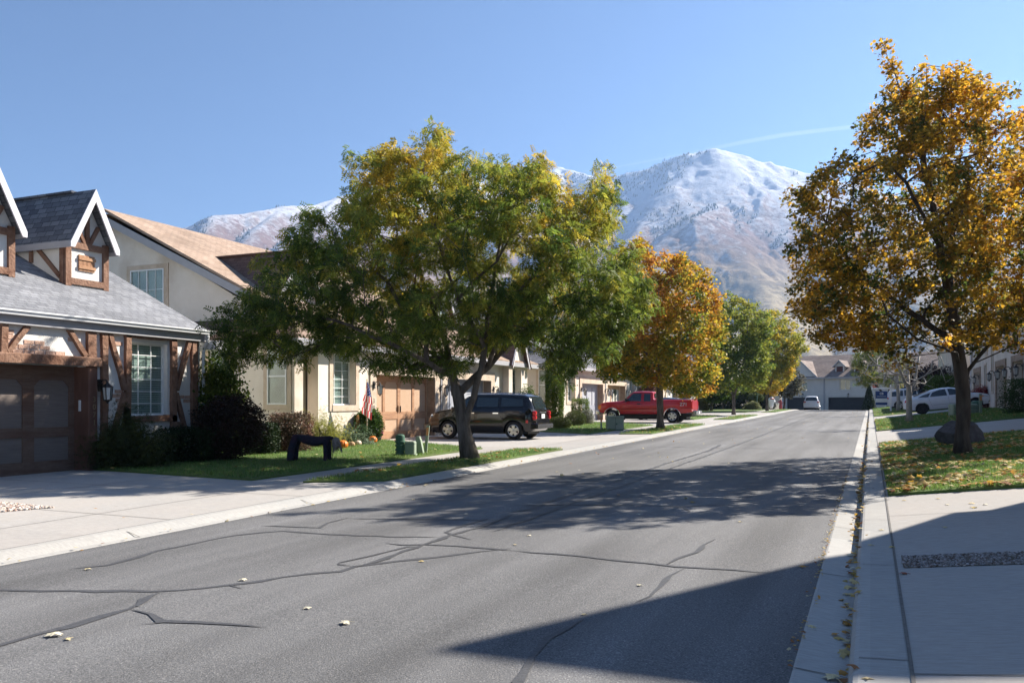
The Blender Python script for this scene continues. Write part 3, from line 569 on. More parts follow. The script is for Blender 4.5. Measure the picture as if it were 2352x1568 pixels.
# haze
hz, nt, p, N, L = nodes_mat("haze"); N.remove(p); pv = N.new("ShaderNodeVolumePrincipled"); pv.inputs["Density"].default_value = HAZE; pv.inputs["Color"].default_value = (.40, .61, .99, 1); pv.inputs["Anisotropy"].default_value = .35
L.new(pv.outputs[0], N["Material Output"].inputs["Volume"])
tag(struct("haze", MB().box(-7100, 7100, -1100, 7100, -5, 1150).mesh("haze", hz)), "pale blue air haze filling the valley up to the mountains", "haze")["kind"] = "stuff"
# ================================================================ VEGETATION
def inpoly(px, py, poly):
    x, y = np.array(poly).T; n = len(x); c = np.zeros(len(px), bool); j = n-1
    for i in range(n):
        t = ((y[i] > py) != (y[j] > py)) & (px < (x[j]-x[i])*(py-y[i])/(y[j]-y[i]+1e-12)+x[i]); c ^= t; j = i
    return c
def polydist(px, py, poly):
    p = np.array(poly, float); q = np.roll(p, -1, 0); d = np.full(len(px), 1e9)
    for a, b in zip(p, q):
        e = b-a; t = np.clip(((px-a[0])*e[0]+(py-a[1])*e[1])/(e@e), 0, 1); d = np.minimum(d, np.hypot(px-a[0]-t*e[0], py-a[1]-t*e[1]))
    return d
RV = np.array([CS, SN, 0]); FV = np.array([-SN, CS, 0]); UP = np.array([0, 0, 1.])
def crown_points(rng, base, outline, n, depth, dshift=0, shell=.55, mind=.05):
    """outline: (lateral m, height m) loop of the real crown seen from the street; filled out to a rounded crown `depth` metres deep"""
    o = np.array(outline); lo, hi = o.min(0), o.max(0); out = []
    while len(out) < n:
        p = rng.uniform(lo, hi, (n*3, 2)); p = p[inpoly(p[:, 0], p[:, 1], outline)]; d = polydist(p[:, 0], p[:, 1], outline); p = p[d > mind]; d = d[d > mind]
        dm = max(.6, min(hi-lo)*.5); t = np.clip(d/(dm*.8), 0, 1); half = depth*np.sqrt(1-(1-t)**2)
        s = rng.choice([-1, 1], len(p))*rng.random(len(p))**shell*half
        w = base+np.outer(p[:, 0], RV)+np.outer(s+dshift, FV)+np.outer(p[:, 1], UP)
        out += list(w)
    return np.array(out[:n])
def grow(rng, mains, targets, step=.45, rt=.16, sag=0, power=.5, rmin=.006, jit=.05, bal=.22, order=None):
    """mains: hand placed limb paths [(points, )...]; every crown clump gets joined to the nearest wood"""
    pos = []; par = []; cost = []
    def addpath(pts, parent):
        for p in pts:
            if parent >= 0:
                c = cost[parent]+np.linalg.norm(np.array(p)-pos[parent])
            else: c = 0
            pos.append(np.array(p, float)); par.append(parent); cost.append(c); parent = len(pos)-1
        return parent
    def dense(pts):
        o = [np.array(pts[0], float)]
        for a, b in zip(pts[:-1], pts[1:]):
            a, b = np.array(a, float), np.array(b, float); n = max(1, int(np.linalg.norm(b-a)/.35))
            for i in range(1, n+1): o.append(a+(b-a)*i/n+rng.normal(0, jit*.4, 3)*(1 if i < n else 0))
        return o
    addpath(dense(mains[0]), -1)
    trunk_end = len(pos)
    for m in mains[1:]:
        k = int(np.argmin([np.linalg.norm(p-np.array(m[0])) for p in pos])); addpath(dense(m)[1:], k)
    first = int(trunk_end*.6)
    ctr = pos[trunk_end-1]; order = np.argsort(np.linalg.norm(targets-ctr, axis=1)); tips = []
    for ti in order:
        t = targets[ti]; A = np.array(pos[first:]); d = np.linalg.norm(A-t, axis=1)
        k = first+int(np.argmin(d+bal*np.array(cost[first:]))); a = pos[k]; L = np.linalg.norm(t-a); n = max(1, int(L/step)); path = []
        for i in range(1, n+1):
            s = i/n; p = a+(t-a)*s; p = p+np.array([0, 0, 1])*math.sin(s*math.pi)*L*.10+(rng.normal(0, jit, 3) if i < n else 0); path.append(p)
        tips.append(addpath(path, k))
    n = len(pos); cnt = np.zeros(n)
    for t in tips: cnt[t] += 1
    for i in range(n-1, 0, -1):
        if par[i] >= 0: cnt[par[i]] += cnt[i]
    cnt = np.maximum(cnt, .5); rad = np.maximum(rmin, rt*(cnt/cnt[0])**power)
    ch = [[] for _ in range(n)]
    for i in range(1, n): ch[par[i]].append(i)
    chains = []; stack = [0]; starts = [(None, 0)]
    while starts:
        p, i = starts.pop(); c = [p] if p is not None else []
        c.append(i)
        while ch[i]:
            k = sorted(ch[i], key=lambda q: -cnt[q]); starts += [(i, q) for q in k[1:]]; i = k[0]; c.append(i)
        if len(c) > 1: chains.append(c)
    return pos, rad, chains
def wood_mesh(pos, rad, chains, mat, z0, flare=1.45, fh=.45, rscale=1):
    mb = MB()
    for ci, c in enumerate(chains):
        P = [pos[i] for i in c]; r = [rad[i]*rscale for i in c]
        if ci == 0: r = [q*(1+(flare-1)*max(0, 1-(p[2]-z0)/fh)**2) for p, q in zip(P, r)]
        elif len(r) > 1: r[0] = min(r[0], r[1]*1.15)
        mb.tube(P, r, 12 if max(r) > .1 else (7 if max(r) > .03 else 4), cap=ci == 0)
    return mb
# leaf templates
def frond_t(pairs=5):
    v = []; f = []; L = 1.0
    for i in range(pairs):
        x = .12+.88*i/pairs; z = -.35*x*x
        for s in (-1, 1):
            b = len(v); w = .46*(1-.35*x); v += [(x-.02, 0, z), (x+.15, s*w*.5, z-.02), (x+.13, s*w, z-.08), (x-.04, s*w*.5, z-.03)]; f.append((b, b+1, b+2, b+3) if s > 0 else (b+3, b+2, b+1, b))
    return v, f
def maple_t():
    a = [0, 22, 38, 58, 80, 105, 140, 180, 220, 255, 280, 302, 322, 338]; r = [1, .55, .62, .9, .55, .75, .38, .22, .38, .75, .55, .9, .62, .55]
    v = [(r_*math.cos(R(t)), r_*math.sin(R(t)), -.18*abs(math.sin(R(t)))*r_-.1*r_*r_) for t, r_ in zip(a, r)]; v.append((0, 0, .04)); n = len(a)
    return v, [(i, (i+1) % n, n) for i in range(n)]
def oval_t(): return [(-.5, 0, 0), (0, .32, .06), (.55, 0, -.08), (0, -.32, .06)], [(0, 2, 1), (0, 3, 2)]
FROND, MAPLE, OVAL = frond_t(), maple_t(), oval_t(); FROND3 = frond_t(3); FROND4 = frond_t(4)
def cloud(rng, targets, per, spread, droop=0.):
    n = len(targets)*per; c = np.repeat(targets, per, 0); d = rng.normal(size=(n, 3)); d /= np.linalg.norm(d, axis=1)[:, None]; r = spread*rng.random(n)**.5
    p = c+d*r[:, None]*np.array([1, 1, .75]); p[:, 2] -= droop*rng.random(n)
    return p
def leafcols(rng, p, pals, f=.5, seed=0, jitter=.25, lean=None):
    """pals: colours from first to last; patches come from smooth noise over the crown"""
    t = vnoise(p, f, seed)*.55+vnoise(p, f*3, seed+1)*.25+rng.normal(0, .22, len(p))
    if lean is not None: t = t+lean
    t = np.clip((t+1)/2, 0, .999)*(len(pals)-1); i = t.astype(int); w = (t-i)[:, None]; P = np.array(pals)
    c = P[i]*(1-w)+P[np.minimum(i+1, len(pals)-1)]*w
    return c*rng.uniform(1-jitter, 1+jitter, (len(p), 1))
def leaf_rots(rng, p, ctr, mode):
    n = len(p)
    if mode == 'droop':
        a = rng.uniform(0, 2*np.pi, n); t = rng.uniform(.2, 1.25, n); x = np.stack([np.cos(a)*np.cos(t), np.sin(a)*np.cos(t), -np.sin(t)], 1)
        h = rng.normal(size=(n, 3)); h[:, 2] += 1.2; y = np.cross(h, x); y /= np.linalg.norm(y, axis=1)[:, None]+1e-9; z = np.cross(x, y); return np.stack([x, y, z], 2)
    if mode == 'arch':
        x = p-ctr; x[:, 2] *= .3; x += rng.normal(0, .16, (n, 3)); x /= np.linalg.norm(x, axis=1)[:, None]+1e-9; x[:, 2] -= rng.uniform(0, .75, n); x /= np.linalg.norm(x, axis=1)[:, None]
        h = rng.normal(0, .55, (n, 3)); h[:, 2] += 1; y = np.cross(h, x); y /= np.linalg.norm(y, axis=1)[:, None]+1e-9; z = np.cross(x, y); return np.stack([x, y, z], 2)
    if mode == 'hang': return rotmats(rng, n, .9)
    return rotmats(rng, n)
def tree(name, label, cat, base, outline, mains, nclump, per, leaf, size, pals, seed, depth, bark=BARK, rt=.17, spread=.42, mode='droop', droop=.15, mat=None, group=None, step=.45, freq=.5, dshift=0, shell=.55, lean=None, twigs=0, mind=.05, bal=.22, rscale=1, jitter=.25, drop=0, extra=None):
    rng = np.random.default_rng(seed); base = np.array(base, float)
    T = crown_points(rng, base, outline, nclump, depth, dshift, shell, mind)
    if drop: T = T[(vnoise(T, 1.5, seed+5)+rng.normal(0, .18, len(T))) > -drop]
    if extra is not None: T = np.concatenate([T, base+np.array(extra)+rng.normal(0, .06, (len(extra), 3))])
    mains = [[base+np.array(p) for p in m] for m in mains]
    pos, rad, chains = grow(rng, mains, T, step, rt, bal=bal)
    th = Thing(name, label, cat, tuple(base), 0, group, True)
    th.part("trunk", wood_mesh(pos, rad, chains, bark, base[2], rscale=rscale), bark, smooth=True)
    if per:
        p = cloud(rng, T, per, spread, droop); ctr = np.repeat(T, per, 0)
        ln = (0 if lean is None else lean(p-base))+np.repeat(rng.normal(0, .30, len(T)), per)
        me = inst_mesh("crown", leaf[0], leaf[1], p-base, leaf_rots(rng, p, ctr, mode), rng.uniform(.7, 1.25, len(p))*size, leafcols(rng, p, pals, freq, seed+9, jitter, ln), mat or LEAFM)
        th.part("crown", me, None)
    return th
def px_out(pts, base, Z):
    """drawing outline -> lateral and height offsets in metres from the trunk foot, at distance Z"""
    return [(((x-1176)/1920*Z-(base[0]*CS+base[1]*SN)), 1.6+(925-y)/1920*Z-base[2]) for x, y in pts]
def px_path(pts, base, Z):
    """pts: (x, y, depth offset) -> offsets from base"""
    o = []
    for x, y, d in pts:
        p = np.array([(x-1176)/1920*Z]); w = RV*((x-1176)/1920*Z-(base[0]*CS+base[1]*SN))+FV*d; o.append((w[0], w[1], 1.6+(925-y)/1920*Z-base[2]))
    return o
def dist(b): return -b[0]*SN+b[1]*CS
# --- the honey locust in the left verge
b = onG(1079, 1054, .05); Z = dist(b)
o = [(508, 748), (528, 842), (565, 848), (600, 815), (640, 800), (650, 850), (690, 842), (740, 800), (800, 812), (845, 842), (900, 850), (960, 862), (1010, 848), (1050, 858), (1100, 815), (1150, 790), (1200, 790), (1250, 800), (1275, 885), (1310, 862), (1350, 830), (1400, 830), (1440, 780), (1492, 715), (1500, 680), (1480, 610), (1430, 560), (1400, 545), (1432, 480), (1420, 440), (1392, 440), (1398, 372), (1375, 378), (1350, 430), (1300, 425), (1262, 400), (1252, 345), (1225, 345), (1205, 372), (1160, 375), (1120, 375), (1060, 350), (1015, 292), (995, 300), (975, 345), (940, 350), (905, 360), (860, 350), (785, 342), (800, 365), (850, 385), (800, 400), (795, 450), (840, 465), (760, 500), (740, 480), (690, 470), (705, 520), (660, 545), (690, 580), (600, 610), (610, 650), (560, 690)]
# no limb of this tree reaches inside the gaps of its edge
mains = [px_path([(1080, 1056, 0), (1067, 994, 0), (1059, 950, 0), (1052, 906, 0), (1046, 885, 0)], b, Z), px_path([(1046, 885, 0), (1036, 862, -.2), (985, 832, -.6), (900, 790, -1.2), (800, 750, -1.5), (680, 735, -1.4)], b, Z),
 px_path([(1053, 905, 0), (1089, 867, .1), (1120, 841, .2), (1168, 790, .4), (1260, 720, .9), (1370, 660, 1.2)], b, Z), px_path([(1064, 975, 0), (1078, 940, -.1), (1090, 910, -.15), (1096, 880, -.2), (1108, 845, -.3), (1114, 800, -.3), (1128, 700, -.5), (1150, 560, -.4), (1200, 450, -.3)], b, Z),
 px_path([(1046, 885, 0), (1030, 830, .5), (1000, 740, 1.2), (950, 600, 1.5), (900, 480, 1.2)], b, Z), px_path([(1114, 800, -.3), (1060, 700, -1.2), (1010, 560, -1.6), (985, 420, -1.2)], b, Z), px_path([(1120, 841, .2), (1180, 700, -1), (1290, 560, -1.4), (1360, 470, -1)], b, Z)]
tree("honey_locust", "large spreading honey locust with forked trunk in the left verge, green turning yellow", "tree", b, px_out(o, b, Z), mains, 1700, 31, FROND4, .175,
 [(.042, .074, .016), (.068, .108, .02), (.115, .16, .026), (.21, .225, .032), (.34, .29, .038), (.46, .31, .036)], 7, 3.6, BARK, .165, .27, 'arch', .1, group="street trees in the left verge", lean=lambda p: np.clip((p[:, 2]-4.2)/3.2, -1, 1)*.42+.16*(p@RV)/4-.05, rscale=1, jitter=.4, drop=.34, shell=.8, mind=.1, extra=px_path([(1008, 312, 0), (1004, 330, 0), (996, 352, .1), (985, 372, .1), (1015, 345, -.2), (800, 352, 0), (822, 358, 0), (846, 362, .1), (868, 372, .1), (812, 412, -.2), (838, 428, -.2), (815, 445, -.2), (1236, 352, .2), (1230, 372, .2), (1220, 392, .1), (1393, 392, .3), (1388, 415, .3), (1405, 452, .3), (1412, 478, .3), (1380, 440, .2), (712, 488, 0), (725, 505, 0), (700, 560, .2), (680, 552, .2), (530, 800, 0), (545, 825, 0), (560, 790, 0), (1290, 870, 0), (1270, 850, .2), (1310, 850, .1), (690, 825, 0), (1125, 375, 0), (1140, 392, 0)], b, Z))
# --- the orange maple behind it
b = onG(1517, 984, .05); Z = dist(b)
o = [(1372, 850), (1400, 870), (1450, 862), (1480, 880), (1530, 890), (1580, 908), (1625, 900), (1648, 850), (1660, 790), (1655, 700), (1630, 640), (1590, 600), (1560, 585), (1530, 580), (1510, 600), (1480, 570), (1462, 545), (1440, 570), (1410, 580), (1380, 640), (1350, 720), (1350, 800)]
mains = [px_path([(1517, 984, 0), (1516, 930, 0), (1514, 880, 0), (1512, 800, 0), (1510, 720, 0), (1506, 650, 0)], b, Z)]+[px_path([(1514, y0, 0), (1514+s*40, y0-45, d*.5), (1514+s*95, y0-95, d)], b, Z) for y0, s, d in ((885, 1, -.6), (890, -1, -.8), (870, .6, 1.2), (840, -1, 1), (815, 1, -1.2))]
tree("maple_tree", "round orange and gold maple behind the red pickup", "tree", b, px_out(o, b, Z), mains, 760, 56, OVAL, .15, [(.055, .09, .016), (.10, .14, .022), (.22, .21, .028), (.42, .30, .03), (.44, .22, .028), (.32, .13, .025)], 17, 2.7, BARK, .16, .42, 'any', .1, group="street trees in the left verge", freq=.7, lean=lambda p: np.clip((p[:, 2]-4)/4, -1, 1)*.28+.12*(p@RV)/3+.05, mat=LEAFM)
# --- farther verge trees
for nm, lb, (bx, by), o, pal, sd, lf, sz in (
 ("locust_tree", "olive green locust past the orange maple, pale trunk forking low", (1685, 952), [(1615, 860), (1650, 905), (1700, 900), (1750, 890), (1775, 830), (1770, 740), (1740, 700), (1700, 690), (1665, 668), (1640, 690), (1625, 720), (1590, 700), (1600, 800)], [(.055, .09, .022), (.085, .13, .025), (.13, .17, .03), (.21, .22, .035), (.30, .27, .045)], 23, FROND3, .26),
 ("locust_tree", "farthest verge tree on the left, olive above and orange below", (1762, 943), [(1712, 850), (1730, 895), (1780, 905), (1812, 880), (1825, 830), (1850, 800), (1835, 760), (1800, 720), (1760, 712), (1735, 730), (1720, 780)], [(.09, .13, .025), (.16, .19, .03), (.26, .25, .035), (.40, .32, .04), (.52, .30, .03)], 29, FROND3, .30)):
    b = onG(bx, by, .05); Z = dist(b); k = (b.x, b.y)
    mains = [px_path([(bx, by, 0), (bx, by-38, 0), (bx+1, by-52, 0)], b, Z)]+[px_path([(bx, by-40, 0), (bx+s*22, by-85, d*.6), (bx+s*42, by-150, d), (bx+s*50, by-200, d)], b, Z) for s, d in ((-1, -1), (-.3, 1.5), (.4, -1.5), (1, .8))]
    tree(nm, lb, "tree", b, px_out(o, b, Z), mains, 460, 50, OVAL, .20, pal, sd, 2.8, BARK, .13, .5, 'any', .1, group="street trees in the left verge", freq=.4, lean=(lambda p: np.clip((2.9-p[:, 2])/1.5, -.2, 1)*.7) if sd == 29 else None, drop=.8)
# --- park trees behind
for i, (bx, by, w, h, lb, pal, Zp) in enumerate([(1597, 944, 34, 62, "small dark green tree in the park, behind the pickup tailgate", [(.03, .055, .015), (.05, .09, .02), (.09, .13, .025)], 92), (1634, 944, 40, 70, "slender green tree in the park with a straight pale trunk", [(.035, .07, .015), (.07, .11, .02), (.13, .16, .025)], 88),
  (1660, 940, 32, 58, "yellow green crooked young tree in the park", [(.06, .10, .02), (.12, .16, .025), (.22, .22, .03)], 96), (1722, 935, 46, 70, "dark leaning tree in the park beside the clipped bush", [(.03, .05, .015), (.045, .075, .02), (.09, .10, .03)], 98), (1800, 938, 44, 92, "dusky grey green tree at the far corner above the white ghost", [(.05, .055, .035), (.09, .09, .06), (.15, .13, .09)], 101)]):
    p = atZ(bx, by, Zp); b = Vector((p.x, p.y, float(gz(p.x, p.y)))); s = Zp/1920
    o = [(math.cos(a)*w*s*(1+.15*math.sin(3*a+i)), (h*.62+math.sin(a)*h*.42+10)*s) for a in np.linspace(0, 6.28, 15)[:-1]]
    tree("park_tree", lb, "tree", b, o, [[(0, 0, 0), (.1, 0, 1.2), (.1*(-1)**i, .1, 2.0)], [(.1, 0, 1.5), (.8, .3, 2.6)], [(.1, 0, 1.6), (-.8, -.3, 2.8)]], 130, 30, OVAL, .3, pal, 50+i, 1.8, BARK, .13, .6, 'any', .1, group="trees in the small park")
# --- the big maple over the boulder, right verge
b = onG(2211, 1044, .04); Z = dist(b)
o = [(1838, 660), (1850, 620), (1835, 560), (1870, 500), (1845, 440), (1838, 400), (1900, 385), (1935, 330), (1985, 340), (2000, 270), (2010, 215), (2040, 210), (2045, 150), (2025, 85), (2045, 80), (2065, 140), (2085, 200), (2130, 170), (2150, 200), (2185, 160), (2200, 215), (2225, 240), (2245, 300), (2285, 345), (2300, 420), (2330, 480), (2400, 560), (2440, 660), (2450, 760), (2400, 800), (2330, 812), (2260, 790), (2200, 810), (2130, 805), (2090, 850), (2060, 800), (1990, 810), (1930, 800), (1900, 760), (1880, 770), (1850, 720)]
mains = [px_path([(2212, 1045, 0), (2213, 960, 0), (2212, 900, 0), (2205, 840, 0), (2195, 780, 0), (2185, 700, 0), (2170, 600, .1), (2150, 480, .1), (2120, 360, 0), (2080, 240, 0), (2050, 150, 0)], b, Z), px_path([(2120, 360, 0), (2160, 290, .1), (2184, 200, .2)], b, Z), px_path([(2208, 855, 0), (2180, 812, -.3), (2120, 806, -.9), (2040, 790, -1.3), (1960, 740, -1.6)], b, Z), px_path([(2214, 890, 0), (2235, 850, .2), (2250, 835, .3), (2300, 815, .4), (2370, 785, .5)], b, Z),
 px_path([(2235, 850, .2), (2245, 790, -.5), (2290, 700, -1.2), (2340, 580, -1.5)], b, Z), px_path([(2195, 780, 0), (2120, 700, .8), (2030, 600, 1.4), (1950, 480, 1.3)], b, Z), px_path([(2185, 700, 0), (2230, 560, .8), (2250, 420, 1), (2255, 320, .8)], b, Z), px_path([(2180, 680, 0), (2100, 580, -1), (2010, 460, -1.4), (1960, 380, -1)], b, Z)]
tree("maple_tree", "tall copper and gold maple standing over the dark boulder in the right verge", "tree", b, px_out(o, b, Z), mains, 1600, 46, MAPLE, .057,
 [(.055, .085, .018), (.10, .115, .022), (.19, .14, .028), (.40, .23, .025), (.54, .33, .028), (.44, .19, .025), (.22, .085, .03)], 31, 3.5, BARKD, .14, .24, 'hang', .08, group="street trees in the right verge", freq=.55, lean=lambda p: np.clip((p[:, 2]-3.6)/5, -1, 1)*.22+.28*np.clip((p@RV)/4, -1, 1)-.12, jitter=.35, drop=.36, shell=.75, bal=.12, mind=.12, extra=px_path([(2031, 88, 0), (2038, 108, 0), (2046, 128, 0), (2048, 146, 0), (2054, 160, 0), (2058, 176, 0), (2064, 190, .1), (2072, 206, 0), (2056, 208, -.1), (2044, 226, 0), (2082, 222, .1), (2140, 190, 0), (2136, 208, 0), (2188, 178, .2), (2184, 200, .2), (2182, 222, .2), (2010, 262, 0), (2004, 285, 0), (1995, 318, 0), (2020, 300, .1), (1940, 345, 0), (1955, 360, .1), (1862, 412, 0), (1880, 405, 0), (1850, 545, 0), (1842, 570, 0), (1846, 650, 0), (1856, 680, 0), (2050, 835, 0), (2075, 825, 0), (2090, 840, 0), (2230, 262, .3), (2262, 330, .2)], b, Z))  # lean paints the crown's shaded left side into darker leaf colours
# second maple, trunk outside the frame
b2 = Vector((5.3, 27.5, float(gz(5.3, 27.5)))); o = [(-2.0, 3.4), (-2.9, 4.2), (-2.6, 5.2), (-2.9, 6.2), (-2.1, 7.3), (-1.7, 8.3), (-.8, 8.8), (.4, 9.2), (1.6, 8.4), (2.6, 7.2), (3.1, 5.6), (2.7, 4.2), (1.8, 3.2), (0, 3.0)]
tree("maple_tree", "green and orange maple at the right edge of the picture, trunk out of view", "tree", b2, o, [[(0, 0, 0), (0, 0, 1.5), (0, 0, 2.6), (0, 0, 4.5), (0, 0, 6.5)], [(0, 0, 2.4), (-1.4, -.3, 3.8)], [(0, 0, 2.5), (1.4, .4, 4)]], 420, 26, MAPLE, .075, [(.05, .08, .014), (.09, .12, .016), (.25, .2, .02), (.42, .24, .022), (.46, .20, .025)], 37, 2.4, BARKD, .12, .36, 'hang', .08, group="street trees in the right verge")
# bare trees
for i, (bx, by, lb, outl, nm) in enumerate([((2089), 969, "bare young tree in front of the white saloon car", [(2010, 900), (1990, 860), (1985, 820), (2030, 780), (2080, 760), (2140, 790), (2175, 830), (2180, 870), (2130, 905)], 150), (2063, 944, "second bare tree, just behind the estate agent's sign", [(2000, 870), (2005, 820), (2040, 790), (2080, 780), (2110, 800), (2120, 850), (2090, 880)], 130)]):
    b = onG(bx, by, .04); Z = dist(b); t0 = 905-20*i
    mains = [px_path([(bx, by, 0), (bx-1, by-60, 0), (bx-3, 860, 0), (bx-8, 800, 0)], b, Z), px_path([(bx-1, t0, 0), (bx+18, t0-25, .2), (bx+28, t0-70, .4), (bx+42, t0-110, .6)], b, Z), px_path([(bx-1, t0-12, 0), (bx-25, t0-45, -.3), (bx-50, t0-90, -.6)], b, Z), px_path([(bx, t0-25, 0), (bx+40, t0-50, -.4), (bx+75, t0-68, -.6)], b, Z)]
    tree("bare_tree", lb, "tree", b, px_out(outl, b, Z), mains, nm, 0, None, 0, None, 61+i, 1.6, BARKP, .13, .4, group="bare street trees", step=.3, bal=.15)
b = atZ(2040, 935, 92); b.z = float(gz(b.x, b.y)); Z = 92
tree("locust_tree", "low spreading green and yellow tree hanging in front of the stop sign", "tree", b, px_out([(1955, 850), (1975, 890), (2010, 870), (2060, 890), (2090, 860), (2085, 810), (2050, 790), (2000, 780), (1965, 810)], b, Z), [px_path([(2040, 935, 0), (2036, 912, 0), (2015, 888, 0), (1990, 865, 0)], b, Z), px_path([(2036, 912, 0), (2050, 870, 0)], b, Z)], 130, 34, FROND3, .32, [(.04, .07, .015), (.07, .11, .02), (.14, .16, .025), (.28, .22, .03)], 71, 1.8, BARKD, .14, .55, 'droop', .3, group="street trees in the right verge")
# ---------------------------------------------------------------- shrubs
def shrub(name, label, b, w, d, h, pals, seed, n=3500, size=.05, shape='ball', leaf=OVAL, mat=None, mode='any', cat="shrub", group=None, lift=.0, core=True, rough=.12, lean=0, stems=7, _k=1.9):
    """w, d, h metres; leaves fill the outer third of the form, twigs inside"""
    rng = np.random.default_rng(seed); b = np.array(b, float); n = int(n*_k); size *= 1.15
    u = rng.normal(size=(n, 3)); u /= np.linalg.norm(u, axis=1)[:, None]; u[:, 2] = np.abs(u[:, 2]) if shape == 'dome' else u[:, 2]
    r = 1-.42*rng.random(n)**1.6
    if shape == 'box': u = u/np.maximum(np.max(np.abs(u), axis=1), .72)[:, None]
    if shape == 'cone': t = rng.random(n)**.8; a = rng.uniform(0, 6.283, n); u = np.stack([np.cos(a)*(1-t)*1.0, np.sin(a)*(1-t), t*2-1], 1); r = 1-.35*rng.random(n)**2
    lump = 1+rough*vnoise(u*2.2+seed, 1.7, seed)+rough*.5*rng.normal(size=n)
    p = u*r[:, None]*lump[:, None]*np.array([w/2, d/2, h/2 if shape != 'dome' else h])
    if shape != 'dome': p[:, 2] += h/2
    if shape == 'cone': p[:, :2] = (u*r[:, None]*lump[:, None])[:, :2]*np.array([w/2, d/2])
    p[:, 2] = np.maximum(p[:, 2], .02)+lift
    # width runs along the street view, depth away
    q = np.outer(p[:, 0], RV)+np.outer(p[:, 1], FV)+np.outer(p[:, 2], UP)
    c = leafcols(rng, q+b, pals, 1.4, seed, .35, lean)
    th = Thing(name, label, cat, tuple(b), 0, group)
    th.part("foliage", inst_mesh("foliage", leaf[0], leaf[1], q, leaf_rots(rng, q, None, mode), rng.uniform(.7, 1.3, n)*size, c, mat or LEAFD), None)
    m = MB()
    for k in range(stems):
        a = rng.uniform(0, 6.28); e = RV*math.cos(a)*w*.36+FV*math.sin(a)*d*.36+UP*h*rng.uniform(.6, .85)+UP*lift; m.tube([e*.02, e*.4+rng.normal(0, .03, 3), e], [.022, .016, .008], 5)
        e2 = e*.5+RV*rng.normal(0, w*.15)+UP*h*.2; m.tube([e*.35, e2], [.012, .006], 4)
    th.part("stem", m, BARKD)
    return th
def at(px, py, X=None, Zd=None, dz=0.):
    p = onX(px, py, X) if X is not None else (atZ(px, py, Zd) if Zd else onG(px, py)); return Vector((p.x, p.y, float(gz(p.x, p.y))+dz))
DG = [(.012, .022, .008), (.018, .035, .010), (.028, .05, .014)]; MG = [(.02, .045, .01), (.035, .075, .014), (.06, .11, .02)]
shrub("shrub", "low spreading juniper with a yellow tip under the tudor window", at(290, 1080, -15.0, dz=.05), 1.9, 1.1, 1.0, [(.02, .03, .012), (.03, .045, .014), (.05, .06, .015), (.12, .12, .02)], 101, 5200, .06, 'dome', FROND3, rough=.3)
shrub("shrub", "dark upright twiggy juniper against the tudor wall, below the window's left end", at(292, 1075, -15.4, dz=.05), .85, .6, 1.1, [(.02, .022, .012), (.03, .04, .014), (.06, .045, .025)], 102, 3600, .06, 'cone', FROND3, rough=.3)
shrub("shrub", "flat topped dark boxwood beneath the right half of the tudor window", at(425, 1066, -15.0, dz=.05), 1.35, 1.0, .78, DG, 103, 4200, .045, 'box', rough=.14)
shrub("shrub", "broad dark purple brown barberry mound at the corner of the tudor house", at(525, 1056, -14.4, dz=.05), 1.75, 1.4, 1.55, [(.014, .016, .009), (.025, .02, .013), (.05, .025, .02), (.02, .03, .012)], 104, 8500, .05, 'ball', rough=.16)
shrub("shrub", "tall loose shrub with yellow green tips rising behind the barberry mound", at(497, 1040, -15.3, dz=.05), 1.35, 1.0, 2.45, [(.02, .045, .01), (.04, .08, .014), (.11, .14, .02), (.16, .17, .03)], 105, 5200, .075, 'ball', OVAL, LEAFM, 'droop', rough=.3)
shrub("shrub", "small clipped dark green ball between the barberry mound and the brown hedge", at(606, 1045, -15.0, dz=.05), .75, .8, .82, DG, 106, 3400, .045, 'box', rough=.08)
shrub("hedge", "reddish brown boxy hedge at the corner of the cream house", at(667, 1038, -15.0, dz=.05), 1.12, 1.0, 1.05, [(.03, .035, .02), (.06, .05, .03), (.14, .07, .05), (.20, .10, .07)], 107, 5200, .045, 'box', cat="hedge", mat=LEAFM, rough=.12)
shrub("shrub", "feathery yellow green shrub behind the crawling halloween figure", at(742, 1028, -15.6, dz=.05), 1.35, .8, .85, [(.14, .16, .03), (.26, .26, .05), (.36, .33, .09)], 108, 3200, .05, 'dome', FROND3, LEAFM, 'any', rough=.45)
shrub("shrub", "glossy rounded green shrub behind the flag", at(846, 1012, -15.9, dz=.05), 1.0, .8, 1.15, [(.03, .06, .012), (.05, .10, .016), (.09, .15, .02)], 109, 4800, .05, 'ball', mat=LEAFM, rough=.12)
shrub("ivy_column", "tall ivy covered column at the corner of the second cream house", at(1274, 968, -16.0), 1.0, .8, 3.5, [(.02, .045, .01), (.04, .08, .012), (.08, .12, .016), (.2, .2, .02)], 110, 9000, .06, 'box', cat="ivy", mat=LEAFM, rough=.12)
shrub("shrub", "green tipped shrub by the tall window of the grey garage unit", at(1212, 965, -15.6), .95, .7, 2.0, [(.03, .06, .012), (.07, .11, .018), (.13, .16, .03)], 111, 3000, .06, 'ball', mat=LEAFM, rough=.22)
shrub("shrub", "dark purple shrub showing above the black wagon's roof", at(1228, 968, -15.4), 1.25, .8, 1.55, [(.018, .010, .010), (.035, .018, .016), (.02, .02, .012)], 112, 4200, .05, 'ball', rough=.18)
shrub("shrub", "small clipped ball shrub, the lower front one behind the black wagon", at(1286, 984, -13.4), 1.15, 1.0, .62, [(.035, .055, .012), (.07, .095, .018), (.12, .13, .03)], 113, 5200, .03, 'ball', rough=.05)
shrub("shrub", "larger clipped ball shrub behind the lower one", at(1322, 978, -14.0), 1.15, 1.0, .85, [(.035, .055, .012), (.07, .095, .018), (.13, .14, .03)], 114, 5600, .03, 'ball', rough=.05)
